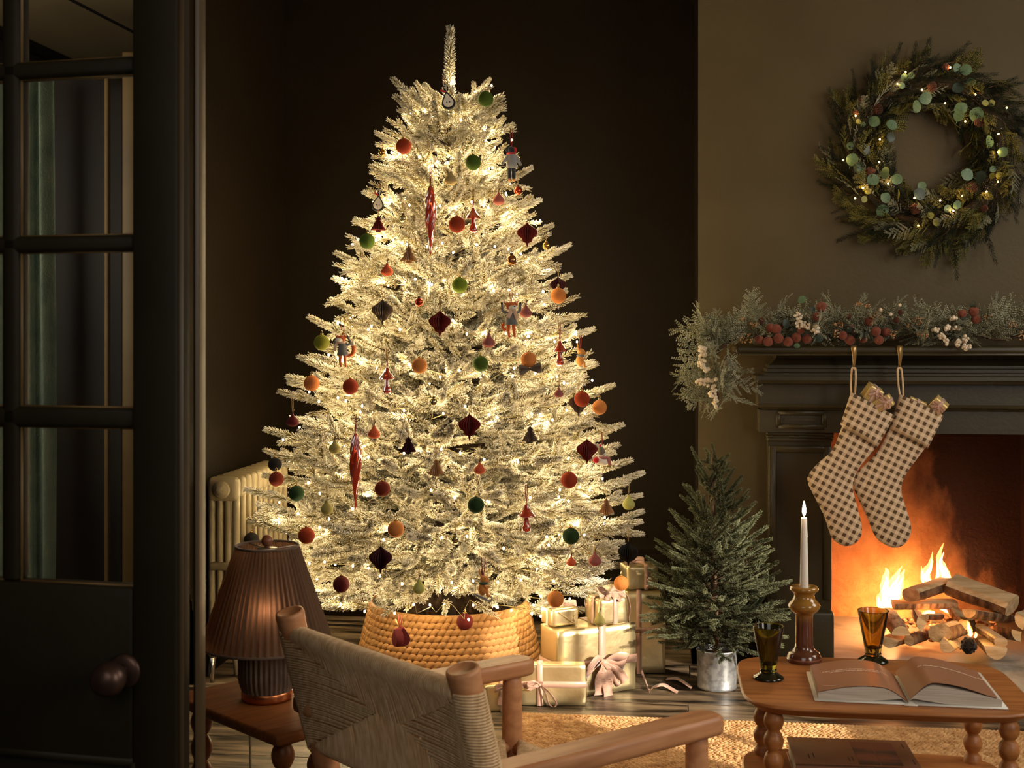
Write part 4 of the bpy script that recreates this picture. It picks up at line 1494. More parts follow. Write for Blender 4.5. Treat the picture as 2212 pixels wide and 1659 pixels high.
def mk_fox(o, p, r, var):
    u = r / 40.0   # pixel-sized unit: figure is 80 units tall, centre at 0
    def V(x, z, y=0.0):
        return (x * u, y * u, z * u)
    MB().lathe([(7 * u, 20 * u), (9 * u, 12 * u), (12 * u, -2 * u), (14 * u, -13 * u), (12 * u, -13.5 * u), (.01 * u, -12 * u)], 24, cap=True).build('felt_dress', FELT['grey'], o)
    hx = 0 if var == 'a' else -3
    hd = MB().sphere(V(hx, 27), 10.5 * u, 18, 12, sc_=(1.05, .85, .82)).build('head', FELT['orange'], o)
    MB().sphere(V(hx + (4 if var == 'a' else -5), 23.5, -6), 7.6 * u, 16, 10, sc_=(1.25, .9, .75)).build('muzzle', FELT['white'], hd)
    MB().sphere(V(hx + (8 if var == 'a' else -14), 26, -12), 1.8 * u, 8, 6).build('nose', FELT['black'], hd)
    for sx_ in (-4, 4):
        MB().tube([V(hx + sx_ - 1.6, 28, -9.4), V(hx + sx_ + 1.6, 28.4, -9.4)], .6 * u, 5).build('eye', FELT['black'], hd)
    for sx_ in (-1, 1):
        er = MB().lathe([(4.4 * u, 0), (4 * u, 3 * u), (2.2 * u, 7 * u), (.3 * u, 9 * u)], 12, Matrix.Translation(V(hx + sx_ * 8.5, 31)) @ Matrix.Rotation(sx_ * .7, 4, 'Y')).build('ear', FELT['orange'], hd)
        MB().sphere(V(hx + sx_ * 11, 35, -2.4), 2.3 * u, 8, 6, sc_=(.8, .6, 1.3)).build('inner_ear', FELT['white'], er)
    # scarf
    sc2 = MB().tube([V(hx + 8 * math.cos(a), 17.5, 7 * math.sin(a)) for a in np.linspace(0, 2 * math.pi, 16)[:-1]], 3.2 * u, 8, closed=True)
    if var == 'a':
        sc2.rbox(V(-3, 9, -11), (8 * u, 1.6 * u, 17 * u), .3 * u, 1, mat=Matrix.Rotation(.45, 3, 'Y'))
        sc2.rbox(V(10, 9, -11), (8 * u, 1.6 * u, 21 * u), .3 * u, 1, mat=Matrix.Rotation(-.35, 3, 'Y'))
    else:
        sc2.rbox(V(-16, 8, -6), (6 * u, 1.6 * u, 22 * u), .3 * u, 1, mat=Matrix.Rotation(.30, 3, 'Y'))
    sc2.build('scarf', FELT['blush'], o)
    for sx_ in (-1, 1):
        arm = limb(o, 'arm', [V(sx_ * 7, 15), V(sx_ * 14, 13), V(sx_ * 19, 18), V(sx_ * (20 if var == 'a' else 12), 32)], (3.6 * u, 2.6 * u), FELT['grey'])
        MB().sphere(V(sx_ * (20 if var == 'a' else 12), 31), 2.7 * u, 10, 8, sc_=(1, 1, 1.7)).build('paw', FELT['black'], arm)
        limb(o, 'leg', [V(sx_ * 5.5, -12), V(sx_ * 6, -24), V(sx_ * 5.5 + (1.5 if sx_ > 0 else 1), -36), V(sx_ * 5.5 + 3, -41)], (4.6 * u, 1.6 * u), FELT['orange'])
    if var == 'a':
        tl_ = limb(o, 'tail', [V(-8, -12, 6), V(-16, -12, 6), V(-19, -18, 6), V(-12, -26, 6)], (3.5 * u, 3.2 * u), FELT['orange'])
    else:
        tl_ = limb(o, 'tail', [V(8, -13, 4), V(20, -12, 4), V(26, -2, 4), V(25, 10, 4)], (3.5 * u, 5.4 * u), FELT['orange'])
        MB().sphere(V(24, 15, 4), 5 * u, 12, 8, sc_=(1, 1, 1.2)).build('tail_tip', FELT['white'], tl_)
    hang(o, 36 * u, 42 * u, M['red_cord'], 10 * u, .0011)
    o.rotation_euler = (0, 0, YAW)


def mk_mouse(o, p, r, var):
    u = r / 40.0
    def V(x, z, y=0.0):
        return (x * u, y * u, z * u)
    MB().lathe([(.01, 22 * u), (8 * u, 21 * u), (11 * u, 12 * u), (12 * u, -4 * u), (11 * u, -12 * u), (.01, -12 * u)], 24).build('knit_jumper', FELT['sled'], o)
    hd = MB().sphere(V(-1, 29), 8.5 * u, 16, 10, sc_=(1, .9, 1.0)).build('head', FELT['charcoal'], o)
    MB().sphere(V(7, 30), 6.0 * u, 12, 8, sc_=(.9, .5, 1.1)).build('ear', FELT['red'], hd)
    MB().sphere(V(-9, 30, 2), 6.0 * u, 12, 8, sc_=(.9, .5, 1.1)).build('ear', FELT['charcoal'], hd)
    MB().tube([V(8 * math.cos(a) - 1, 21, 7 * math.sin(a)) for a in np.linspace(0, 2 * math.pi, 16)[:-1]], 2.6 * u, 8, closed=True).build('scarf', FELT['red'], o)
    for sx_ in (-1, 1):
        arm = limb(o, 'arm', [V(sx_ * 8, 17), V(sx_ * 14, 8), V(sx_ * 20, 0)], (4.2 * u, 3.6 * u), FELT['sled'])
        MB().sphere(V(sx_ * 21, -2), 3.6 * u, 10, 8).build('mitten', FELT['grey'], arm)
        limb(o, 'leg', [V(sx_ * 5, -10), V(sx_ * 5.2, -24), V(sx_ * 5, -36)], (5 * u, 4.2 * u), FELT['charcoal'])
        MB().sphere(V(sx_ * 5, -39, -2), 3.6 * u, 10, 8, sc_=(1, 1.4, .9)).build('foot', FELT['tan'], o)
    hang(o, 36 * u, 42 * u, M['red_cord'], 6 * u, .0016)
    o.rotation_euler = (0, 0, YAW + .3)


def rabbit_body(o, u, scarf):
    def V(x, z, y=0.0):
        return (x * u, y * u, z * u)
    MB().sphere(V(-2, -12), 12 * u, 18, 12, sc_=(.95, .8, 1.25)).build('body', FELT['tan'], o)
    hd = MB().sphere(V(2, 12), 10 * u, 18, 12, sc_=(1.1, .85, .95)).build('head', FELT['tan'], o)
    MB().sphere(V(10, 9, 0), 5 * u, 12, 8, sc_=(1.2, .9, .85)).build('muzzle', FELT['tan'], hd)
    MB().sphere(V(15.8, 9.4, 0), 1.4 * u, 8, 6).build('nose', FELT['black'], hd)
    for sy in (-1, 1):
        MB().sphere(V(6, 15, sy * 7.4), 1.1 * u, 8, 6).build('eye', FELT['black'], hd)
        limb(hd, 'ear', [V(-3 + sy, 18, sy * 3.4), V(-6 + 2 * sy, 28, sy * 4), V(-6 + 3 * sy, 38, sy * 3.5)], (3.0 * u, 1.4 * u), FELT['tan' if sy < 0 else 'dark'])
        limb(o, 'arm', [V(2, -2, sy * 7), V(9, -8, sy * 6), V(14, -5, sy * 4)], (3.2 * u, 2.6 * u), FELT['tan'])
        limb(o, 'leg', [V(0, -20, sy * 7), V(9, -16, sy * 6.4), V(10, -27, sy * 6)], (4.4 * u, 3.0 * u), FELT['tan'])
        MB().sphere(V(13, -28.5, sy * 6), 3 * u, 10, 8, sc_=(1.7, .9, .8)).build('foot', FELT['tan'], o)
    MB().tube([V(8 * math.cos(a), 2.5, 7.2 * math.sin(a)) for a in np.linspace(0, 2 * math.pi, 16)[:-1]], 3.3 * u, 8, closed=True).build('scarf', FELT[scarf], o)


def mk_rabbit(o, p, r, var):
    u = r / 26.0
    rabbit_body(o, u, 'grey')
    hang(o, 20 * u, 40 * u, M['red_cord'], 5 * u, .0012)
    o.rotation_euler = (0, 0, YAW)


def mk_sledrabbit(o, p, r, var):
    u = r / 34.0
    rabbit_body(o, u, 'green')
    def V(x, z, y=0.0):
        return (x * u, y * u, z * u)
    s_ = MB()
    for sy in (-5, 5):
        s_.tube(smooth_poly([V(-24, -24, sy), V(-6, -33, sy), V(10, -40, sy), V(18, -40, sy), V(21, -34, sy), V(17, -30, sy)], 4, closed=False), 1.6 * u, 6)
    s_.rbox(V(-4, -30), (30 * u, 12 * u, 1.6 * u), .3 * u, 1, mat=Matrix.Rotation(.42, 3, 'Y'))
    s_.build('sled', FELT['sled'], o)
    hang(o, 20 * u, 46 * u, M['red_cord'], 9 * u, .0012)
    o.rotation_euler = (0, 0, YAW)


def mk_robin(o, p, r, var):
    u = r / 24.0
    def V(x, z, y=0.0):
        return (x * u, y * u, z * u)
    MB().sphere(V(-2, -12), 13 * u, 18, 12, sc_=(1.25, .9, .8), rot=Matrix.Rotation(.25, 3, 'Y')).build('body', FELT['white'], o)
    hd = MB().sphere(V(2, 3), 8.5 * u, 16, 10).build('head', FELT['white'], o)
    MB().lathe([(8.8 * u, 0), (8.6 * u, 6 * u), (6 * u, 14 * u), (1.5 * u, 19 * u), (.1 * u, 19.5 * u)], 18, Matrix.Translation(V(0, 4.5)) @ Matrix.Rotation(-.25, 4, 'Y')).build('hat', FELT['brownhat'], hd)
    MB().sphere(V(-4.5, 25), 2.8 * u, 10, 8).build('pompom', FELT['red'], hd)
    MB().lathe([(1.8 * u, 0), (.2 * u, 5 * u)], 8, Matrix.Translation(V(3, 2, -8)) @ Matrix.Rotation(math.pi / 2, 4, 'X')).build('beak', FELT['tan'], hd)
    for sx_ in (-1, 1):
        MB().sphere(V(3 + sx_ * 3, 4.4, -7.4), .9 * u, 8, 6).build('eye', FELT['black'], hd)
    s_ = MB().tube([V(2 + 9 * math.cos(a), -4, 8 * math.sin(a)) for a in np.linspace(0, 2 * math.pi, 16)[:-1]], 3.2 * u, 8, closed=True)
    s_.rbox(V(16, -12, -4), (8 * u, 2 * u, 20 * u), .4 * u, 1, mat=Matrix.Rotation(-.2, 3, 'Y'))
    s_.build('scarf', FELT['pink'], o)
    MB().sphere(V(-15, -9, -7), 7.4 * u, 14, 10).build('wing_pompom', FELT['red'], o)
    hang(o, 27 * u, 30 * u, M['red_cord'], 3 * u, .0013)
    o.rotation_euler = (0, 0, YAW)


MK = dict(bauble=mk_bauble, glass=mk_glass, fig=mk_fig, lantern=mk_lantern, papertree=mk_papertree, paperbow=mk_paperbow, mushroom=mk_mushroom,
          icicle=mk_icicle, pearhalf=mk_pearhalf, velvetpear=mk_velvetpear, fox=mk_fox, mouse=mk_mouse, rabbit=mk_rabbit, sledrabbit=mk_sledrabbit, robin=mk_robin)
NAME = dict(bauble='velvet_bauble', glass='glass_bauble', fig='velvet_fig', lantern='paper_lantern', papertree='paper_tree', paperbow='paper_bow',
            mushroom='glass_mushroom', icicle='glass_icicle', pearhalf='felt_pear', velvetpear='velvet_pear', fox='felt_fox', mouse='felt_mouse',
            rabbit='felt_rabbit', sledrabbit='felt_rabbit', robin='felt_robin')
CAT = dict(fox='soft ornament', mouse='soft ornament', rabbit='soft ornament', sledrabbit='soft ornament', robin='soft ornament')
for (kind, px, py, sz, col, lab), (p_, *_r) in zip(ORN, OPOS):
    r_ = sz * depth(p_) / FPX
    o = thing(NAME[kind], lab, CAT.get(kind, 'ornament'), p_, YAW, group='ornaments hanging on the flocked tree')
    MK[kind](o, p_, r_, col)

# ================================================================== woven basket round the foot of the tree
bk = thing('woven_basket', 'round woven seagrass basket hiding the foot of the flocked tree', 'basket', TREE)
zb0, zb1, rb0, rb1 = 0.0, 0.262, 0.335, 0.272
nrow, nseg = 13, 76
sm = MB()
# one plump strand of the braid, leaning; +X along the row, +Y outward
pr = []
for j in range(7):
    t = j / 6
    wv = math.sin(math.pi * (t * .92 + .04)) ** .6
    pr.append((t - .5, .5 * wv, .5 * wv))
rows = []
for (x, a_, b_) in pr:
    rows.append([(x * 1.35, b_ * math.sin(2 * math.pi * k / 8) * .8, a_ * math.cos(2 * math.pi * k / 8) + x * .55) for k in range(8)])
sm.sheet(rows, closed_u=True)
strand_me = sm.mesh('strand', M['seagrass'])
strands = []
for j in range(nrow):
    t = (j + .5) / nrow
    z = zb0 + (zb1 - zb0) * t
    r_ = rb0 + (rb1 - rb0) * t
    for k in range(nseg):
        a = 2 * math.pi * (k + .5 * (j % 2)) / nseg
        strands.append((math.cos(a + YAW) * 0, a, z, r_, j))
g = np.random.default_rng(4)
fr = sorted(strands, key=lambda s_: math.sin(s_[1] - YAW))     # towards the camera first (-Y)
rest = MB()
cnt = 0
for s_ in fr:
    _, a, z, r_, j = s_
    pos = Vector((r_ * math.cos(a), r_ * math.sin(a), z))
    tang = Vector((-math.sin(a), math.cos(a), 0))
    outw = Vector((math.cos(a), math.sin(a), .24)).normalized()
    upv = tang.cross(outw) * -1
    if upv.z < 0:
        upv = -upv
    Rm = Matrix((tang, outw, upv)).transposed()
    sx_ = 2 * math.pi * r_ / nseg * g.uniform(1.0, 1.15)
    sc3 = Vector((sx_, .020 * g.uniform(.9, 1.1), (zb1 - zb0) / nrow * g.uniform(1.2, 1.4)))
    if cnt < 300:
        o = link('strand', strand_me, bk)
        o.location = pos
        o.rotation_euler = Rm.to_euler()
        o.scale = sc3
    else:
        T = Matrix.Translation(pos) @ Rm.to_4x4() @ Matrix.Diagonal((sc3.x, sc3.y, sc3.z, 1))
        rest.add([T @ v.co for v in strand_me.vertices], [tuple(pl.vertices) for pl in strand_me.polygons], 0, True)
    cnt += 1
rest.build('strands_behind', M['seagrass'], bk, None, 'stuff')
MB().lathe([(rb0 - .012, .004), (rb1 - .012, zb1 - .004)], 64, cap=False).build('lining', M['bark'], bk)
rim = MB().lathe([(rb1 + .006 * math.cos(a), zb1 + .006 * math.sin(a)) for a in np.linspace(0, 2 * math.pi, 9)], 96, cap=False)
rim.build('rim', M['seagrass'], bk)
# ================================================================== turned legs
def bobbin(h, n, r0, r1, z0=0.0):
    prof = [(r0, z0)]
    for k in range(n):
        for q in range(1, 9):
            t = q / 8
            prof.append((r0 + (r1 - r0) * math.sin(math.pi * t) ** .8, z0 + h * (k + t) / n))
    return prof


# ================================================================== side table and lamp
STH = 0.42
sF = Vector((-0.455, 2.415))
ss = 0.40
sC = sF + Vector((0, ss * .7071))
st = thing('side_table', 'square oak side table on bobbin legs under the pleated lamp', 'table', W(sC.x, sC.y), YAW + math.radians(45))
top = MB().rbox((0, 0, STH - .011), (ss, ss, .022), .007, 3)
top.build('tabletop', M['oak_side'], st)
MB().rbox((0, 0, STH - .027), (ss - .05, ss - .05, .012), .004, 2).build('apron', M['oak_side'], st)
for sx_ in (-1, 1):
    for sy in (-1, 1):
        MB().lathe(bobbin(STH - .03, 7, .012, .0235), 20, Matrix.Translation((sx_ * (ss / 2 - .048), sy * (ss / 2 - .048), 0))).build('leg', M['oak_side'], st)

LXc, LYc = -0.523, 2.67
lp = thing('table_lamp', 'small table lamp with a pleated brown cloth shade and wooden ball finial', 'lamp', W(LXc, LYc, STH), YAW)


def shade_material():
    m = bpy.data.materials.new('pleated_shade_cloth')
    m.use_nodes = True
    nt = m.node_tree
    nt.nodes.remove(nt.nodes['Principled BSDF'])
    N, L = nt.nodes.new, nt.links.new
    d = N('ShaderNodeBsdfDiffuse'); t = N('ShaderNodeBsdfTranslucent')
    tc = N('ShaderNodeTexCoord'); no = N('ShaderNodeTexNoise'); no.inputs['Scale'].default_value = 160
    L(tc.outputs['Object'], no.inputs['Vector'])
    r = N('ShaderNodeValToRGB'); r.color_ramp.elements[0].color = S(88, 72, 57); r.color_ramp.elements[1].color = S(118, 97, 78)
    L(no.outputs['Fac'], r.inputs['Fac'])
    L(r.outputs['Color'], d.inputs['Color']); t.inputs['Color'].default_value = S(176, 128, 96)
    mx = N('ShaderNodeMixShader'); mx.inputs[0].default_value = 0.34
    L(d.outputs[0], mx.inputs[1]); L(t.outputs[0], mx.inputs[2]); L(mx.outputs[0], nt.nodes['Material Output'].inputs['Surface'])
    return m


M['shade'] = shade_material()
zs0, zs1, rs0, rs1 = 0.120, 0.326, 0.138, 0.066
npl = 58
rows = []
g = np.random.default_rng(6)
ampl = g.uniform(.6, 1.3, npl)
for j in range(11):
    t = j / 10
    row = []
    for k in range(npl * 6):
        a = 2 * math.pi * k / (npl * 6)
        q = int(k / 6)
        ph = math.sin(2 * math.pi * (k % 6) / 6)
        r_ = rs0 + (rs1 - rs0) * t + .0032 * ph * ampl[q] * (1 - .45 * t) * (0.3 if j == 0 else 1)
        row.append((r_ * math.cos(a), r_ * math.sin(a), zs0 + (zs1 - zs0) * t))
    rows.append(row)
sh = MB().sheet(rows, closed_u=True).build('shade', M['shade'], lp)
for (r_, z_) in ((rs0, zs0), (rs1, zs1)):
    MB().tube([(r_ * math.cos(a), r_ * math.sin(a), z_) for a in np.linspace(0, 2 * math.pi, 49)[:-1]], .0028, 6, closed=True).build('hem', M['lamp_cloth'], sh)
sp = MB().tube([(.0095 * math.cos(a), .0095 * math.sin(a), zs1 - .006) for a in np.linspace(0, 2 * math.pi, 17)[:-1]], .002, 6, closed=True)
for k in range(3):
    a = 2 * math.pi * k / 3 + .3
    sp.tube([(.01 * math.cos(a), .01 * math.sin(a), zs1 - .006), (rs1 * math.cos(a), rs1 * math.sin(a), zs1 - .002)], .0018, 6)
sp.lathe([(.0, zs1 - .008), (.022, zs1 - .006), (.022, zs1 - .004), (0, zs1 - .002)], 20)
sp.build('spider_frame', M['wire'], lp)
MB().sphere((0, 0, zs1 + .011), .0125, 20, 12).lathe([(.005, zs1 - .004), (.005, zs1 + .002)], 10).build('finial', M['walnut'], lp)
rows = []
for j in range(9):
    t = j / 8
    row = []
    for k in range(34 * 6):
        a = 2 * math.pi * k / (34 * 6)
        q = k // 6
        ph = math.sin(2 * math.pi * (k % 6) / 6)
        pinch = math.sin(math.pi * min(1, t * 4) * .5)
        r_ = .0535 + .004 * ph * ampl[q] * pinch + .004 * pinch
        row.append((r_ * math.cos(a), r_ * math.sin(a), .020 + .125 * t))
    rows.append(row)
MB().sheet(rows, closed_u=True).build('pleated_base', M['lamp_cloth'], lp)
MB().lathe([(.0, .001), (.053, .001), (.0545, .006), (.0545, .018), (.052, .022), (.0, .022)], 48).build('copper_ring', M['copper'], lp)
MB().lathe([(.012, .14), (.012, .19), (.008, .20), (0, .2)], 16).build('lamp_holder', M['copper'], lp)
MB().tube([(0, 0, .19), (0, 0, zs1 - .004)], .0025, 6).build('lamp_rod', M['wire'], lp)
gb = MB().sphere((0, 0, .215), .020, 16, 10, sc_=(1, 1, 1.3)).build('light_bulb', emit('lamp_bulb', (1, .62, .32, 1), .6), lp)
light('lamp_light', 'POINT', W(LXc + .014, LYc - .085, STH + .205), 0.085, (1.0, .72, .48), shadow_soft_size=.012)
cd = smooth_poly([W(LXc - .02, LYc + .06, STH + .006), W(LXc - .05, LYc + .20, STH + .005), W(-.545, 2.86, STH + .004), W(-.562, 2.80, .40), W(-.552, 2.66, .26), W(-.548, 2.6, .05), W(-.6, 2.7, .006), W(-.9, 3.2, .006)], 6, closed=False)
cd = smooth_poly([W(-.528, 2.735, STH + .005), W(-.60, 2.80, STH + .005), W(-.63, 2.86, STH - .004), W(-.615, 2.90, STH - .06), W(-.60, 2.87, .2), W(-.60, 2.86, .03), W(-.66, 2.95, .005), W(-.95, 3.4, .005)], 6, closed=False)
wb(MB().tube(cd, .0026, 6), 'flex', M['cable'], lp, 'pale lamp flex hanging to the floor')

# ================================================================== armchair
AX, AY = -0.244, 2.149
ch = thing('armchair', 'low beech armchair with a woven paper cord back seen from behind', 'armchair', W(AX, AY), YAW - math.radians(49.5))
HW = 0.262
TILT = 0.27


def yb(z):
    return (0.66 - z) * TILT


for sx_ in (-1, 1):
    prof = [(0.019, .012), (0.021, .1), (0.0235, .35), (.0245, .60), (.0262, .655), (.0275, .672), (.0262, .678), (.0215, .6785), (.0195, .676), (0, .6755)]
    pts = [Vector((sx_ * HW, yb(z), z)) for (r_, z) in prof[:6]]
    axis = Vector((0, -TILT, 1)).normalized()
    T = Matrix.Translation((sx_ * HW, yb(0), 0)) @ Vector((0, -TILT, 1)).to_track_quat('Z', 'Y').to_matrix().to_4x4() @ Matrix.Diagonal((1, 1, math.sqrt(1 + TILT ** 2), 1))
    MB().lathe(prof, 28, T).build('back_post', M['beech'], ch)
zr0, zr1 = 0.418, 0.632
rail_r = 0.017
for z in (zr0, zr1):
    MB().tube([(-HW, yb(z), z), (HW, yb(z), z)], rail_r - .002, 14).build('back_rail', M['beech'], ch)

cL, cR, cZ = -0.0225, 0.054, 0.536
PR_ = 0.0275
cordr = 0.0024


def offs(d, R_):
    "half thickness of the woven panel at distance d from rail or post"
    return .005 + (R_ - .005) * math.exp(-max(d, 0) / .045)


def P3(x, z, o):
    return Vector((x, yb(z) + o, z))


gj = np.random.default_rng(9)
for nm, zr in (('top', zr1), ('bottom', zr0)):
    mbx = MB()
    sg = 1 if nm == 'top' else -1
    n = int(2 * (HW - .012) / .0054)
    for i in range(n + 1):
        x = -HW + .012 + (2 * HW - .024) * i / n
        if x < cL:
            zb_ = zr + (cZ - zr) * (x + HW) / (cL + HW)
        elif x > cR:
            zb_ = zr + (cZ - zr) * (HW - x) / (HW - cR)
        else:
            zb_ = cZ
        x2 = x + gj.uniform(-.0034, .0034)
        R_ = rail_r + cordr
        pts = []
        for q in range(5):
            z = zb_ + (zr - zb_) * q / 4
            pts.append(P3(x2 + (x - x2) * q / 4, z, -offs(abs(zr - z), R_)))
        for q in range(1, 6):
            a = math.pi * q / 6
            pts.append(P3(x, zr + sg * R_ * math.sin(a), -R_ * math.cos(a)))
        for q in range(5):
            z = zr + (zb_ - zr) * q / 4
            pts.append(P3(x + (x2 - x) * q / 4, z, offs(abs(zr - z), R_)))
        mbx.tube(pts, cordr, 5, caps=False)
    mbx.build('woven_panel', M['cord'], ch, None, 'stuff')
for nm, sx_ in (('left', -1), ('right', 1)):
    mbx = MB()
    n = int((zr1 - zr0 + .02) / .0050)
    xa = cL if sx_ < 0 else cR
    for i in range(n + 1):
        z = zr0 - .008 + (zr1 - zr0 + .016) * i / n
        zz = min(max(z, zr0), zr1)
        if z > cZ:
            xb_ = sx_ * HW + (xa - sx_ * HW) * (zr1 - zz) / (zr1 - cZ)
        else:
            xb_ = sx_ * HW + (xa - sx_ * HW) * (zz - zr0) / (cZ - zr0)
        pts = []
        z2 = z + gj.uniform(-.0030, .0030)
        for q in range(6):
            x = xb_ + (sx_ * HW - xb_) * q / 5
            pts.append(P3(x, z2 + (z - z2) * q / 5, -offs(abs(sx_ * HW - x), PR_)))
        for q in range(1, 6):
            a = math.pi * q / 6
            pts.append(P3(sx_ * (HW + PR_ * math.sin(a)), z, -PR_ * math.cos(a)))
        for q in range(6):
            x = sx_ * HW + (xb_ - sx_ * HW) * q / 5
            pts.append(P3(x, z, offs(abs(sx_ * HW - x), PR_)))
        mbx.tube(pts, cordr, 5, caps=False)
    mbx.build('woven_panel', M['cord'], ch, None, 'stuff')

AL = 0.60
for sx_ in (-1, 1):
    arm = []
    z0a, z1a = .512, .494
    zc = lambda y: z0a + (z1a - z0a) * y / AL - .017
    a_ = MB()
    outl = []
    hw = .034
    for k in range(13):
        an = -math.pi / 2 + math.pi * k / 12
        outl.append((AL - hw + hw * .9 * math.cos(an) ** .8 if math.cos(an) > 0 else AL - hw, hw * math.sin(an)))
    outl += [(.02, hw * .8), (.02, -hw * .8)]
    layers = []
    for (s_, dz) in ((.80, 0), (.94, .003), (1, .009), (1, .026), (.94, .032), (.80, .035)):
        layers.append([(sx_ * (HW + .002) + w_ * s_, (y - AL / 2) * (1 - (1 - s_) * .12) + AL / 2, zc(y) + dz - .0175) for (y, w_) in outl])
    a_.sheet(layers, closed_u=True)
    a_.add(layers[0], [tuple(range(len(outl)))]).add(layers[-1], [tuple(range(len(outl)))[::-1]])
    a_.build('armrest', M['beech'], ch)
    MB().lathe([(.017, .012), (.0215, .15), (.0225, .3), (.021, .44), (.019, .482)], 24, Matrix.Translation((sx_ * HW, .545, 0))).build('front_leg', M['beech'], ch)
SZ = 0.325
for (a_, b_) in (((-HW, .545), (HW, .545)), ((-HW, .545), (-HW, yb(.3))), ((HW, .545), (HW, yb(.3))), ((-HW, yb(.3)), (HW, yb(.3)))):
    MB().tube([(a_[0], a_[1], SZ - .018), (b_[0], b_[1], SZ - .018)], .015, 12).build('seat_rail', M['beech'], ch)
# woven seat: four triangles of cord meeting at the middle
y0s, y1s = yb(.3) + .0, .545
ym, xm = (y0s + y1s) / 2, 0.0
for side in range(4):
    mbx = MB()
    horiz = side < 2
    n = 100 if horiz else 84
    for i in range(n + 1):
        t = -1 + 2 * i / n
        if horiz:           # front / back rails
            y_r = y1s if side == 0 else y0s
            x = t * (HW - .02)
            end = y_r + (ym - y_r) * (1 - abs(t))
            mbx.tube([(x, end, SZ - .008), (x, y_r + (end - y_r) * .5, SZ - .003), (x, y_r + (end - y_r) * .1, SZ + .001), (x, y_r + (.012 if side == 0 else -.012), SZ - .006), (x, y_r + (.018 if side == 0 else -.018), SZ - .02), (x, y_r, SZ - .036)], .0026, 5, caps=False)
        else:
            x_r = HW if side == 2 else -HW
            y = ym + t * (y1s - y0s - .04) / 2
            end = x_r + (0 - x_r) * (1 - abs(t))
            sg = 1 if side == 2 else -1
            mbx.tube([(end, y, SZ - .008), (x_r + (end - x_r) * .5, y, SZ - .003), (x_r + (end - x_r) * .1, y, SZ + .001), (x_r + sg * .012, y, SZ - .006), (x_r + sg * .018, y, SZ - .02), (x_r, y, SZ - .036)], .0026, 5, caps=False)
    mbx.build('woven_seat', M['cord'], ch, None, 'stuff')

# ================================================================== coffee table
TZ = 0.45
tx0, tx1, ty0, ty1 = 0.158, 0.745, 2.548, 2.962
ct = thing('coffee_table', 'low oak coffee table with rounded corners, bobbin legs and a lower shelf', 'table', ((tx0 + tx1) / 2, (ty0 + ty1) / 2, 0))


def table_outline(k, inset=0.0):
    cx, cy = 0, 0
    hx, hy = (tx1 - tx0) / 2 - inset, (ty1 - ty0) / 2 - inset
    pts = []
    for i in range(72):
        a = 2 * math.pi * i / 72
        c_, s_ = math.cos(a), math.sin(a)
        e = 2 / k
        pts.append((hx * math.copysign(abs(c_) ** e, c_), hy * math.copysign(abs(s_) ** e, s_)))
    return pts


def slab(mbx, z1, th, k=5.5, inset=0.0):
    L_ = []
    for (ins, z) in ((.020, z1 - th), (.006, z1 - th * .45), (0.0, z1 - th * .25), (0.0, z1 - .004), (.0015, z1 - .001), (.004, z1)):
        L_.append([(x, y, z) for x, y in table_outline(k, inset + ins)])
    mbx.sheet(L_, closed_u=True)
    n = len(L_[0])
    mbx.add(L_[0], [tuple(range(n))[::-1]]).add(L_[-1], [tuple(range(n))])
    return mbx


slab(MB(), TZ, .022).build('tabletop', M['oak'], ct)
slab(MB(), .240, .018, inset=.012).build('lower_shelf', M['oak'], ct)
for sx_ in (-1, 1):
    for sy in (-1, 1):
        x = sx_ * ((tx1 - tx0) / 2 - .062)
        y = sy * ((ty1 - ty0) / 2 - .058)
        MB().lathe(bobbin(TZ - .034, 10, .0115, .0205, .012), 20, Matrix.Translation((x, y, 0))).build('leg', M['oak'], ct)

# open book ---------------------------------------------------------
A_, B_, C_ = G(1757, 1512, TZ + .003), G(2181, 1531, TZ + .003), G(1743, 1449, TZ + .003)
bd = (B_ - A_); BW = bd.length; bang = math.atan2(bd.y, bd.x)
BDp = 0.215
bko = thing('open_book', 'open hardback book with brown printed pages on the coffee table', 'book', Vector((A_.x, A_.y, TZ)), bang)
hwid = BW / 2


def hL(x):
    "page height over the left board, x from the outer edge to the gutter"
    t = x / (hwid - .004)
    return .008 + .010 + .016 * math.sin(math.pi * min(1, t * .9)) ** 1.0 * (1 if t < .72 else max(0, (1 - ((t - .72) / .28) ** 2))) - (0.014 * max(0, (t - .72) / .28) ** 2)


def hR(x):
    t = x / (hwid - .004)
    return .008 + (.004 + .030 * math.sin(min(1, t / .26) * math.pi / 2) if t < .26 else .004 + .030 * (1 - ((t - .26) / .74) ** 1.2) + .007 * ((t - .26) / .74))


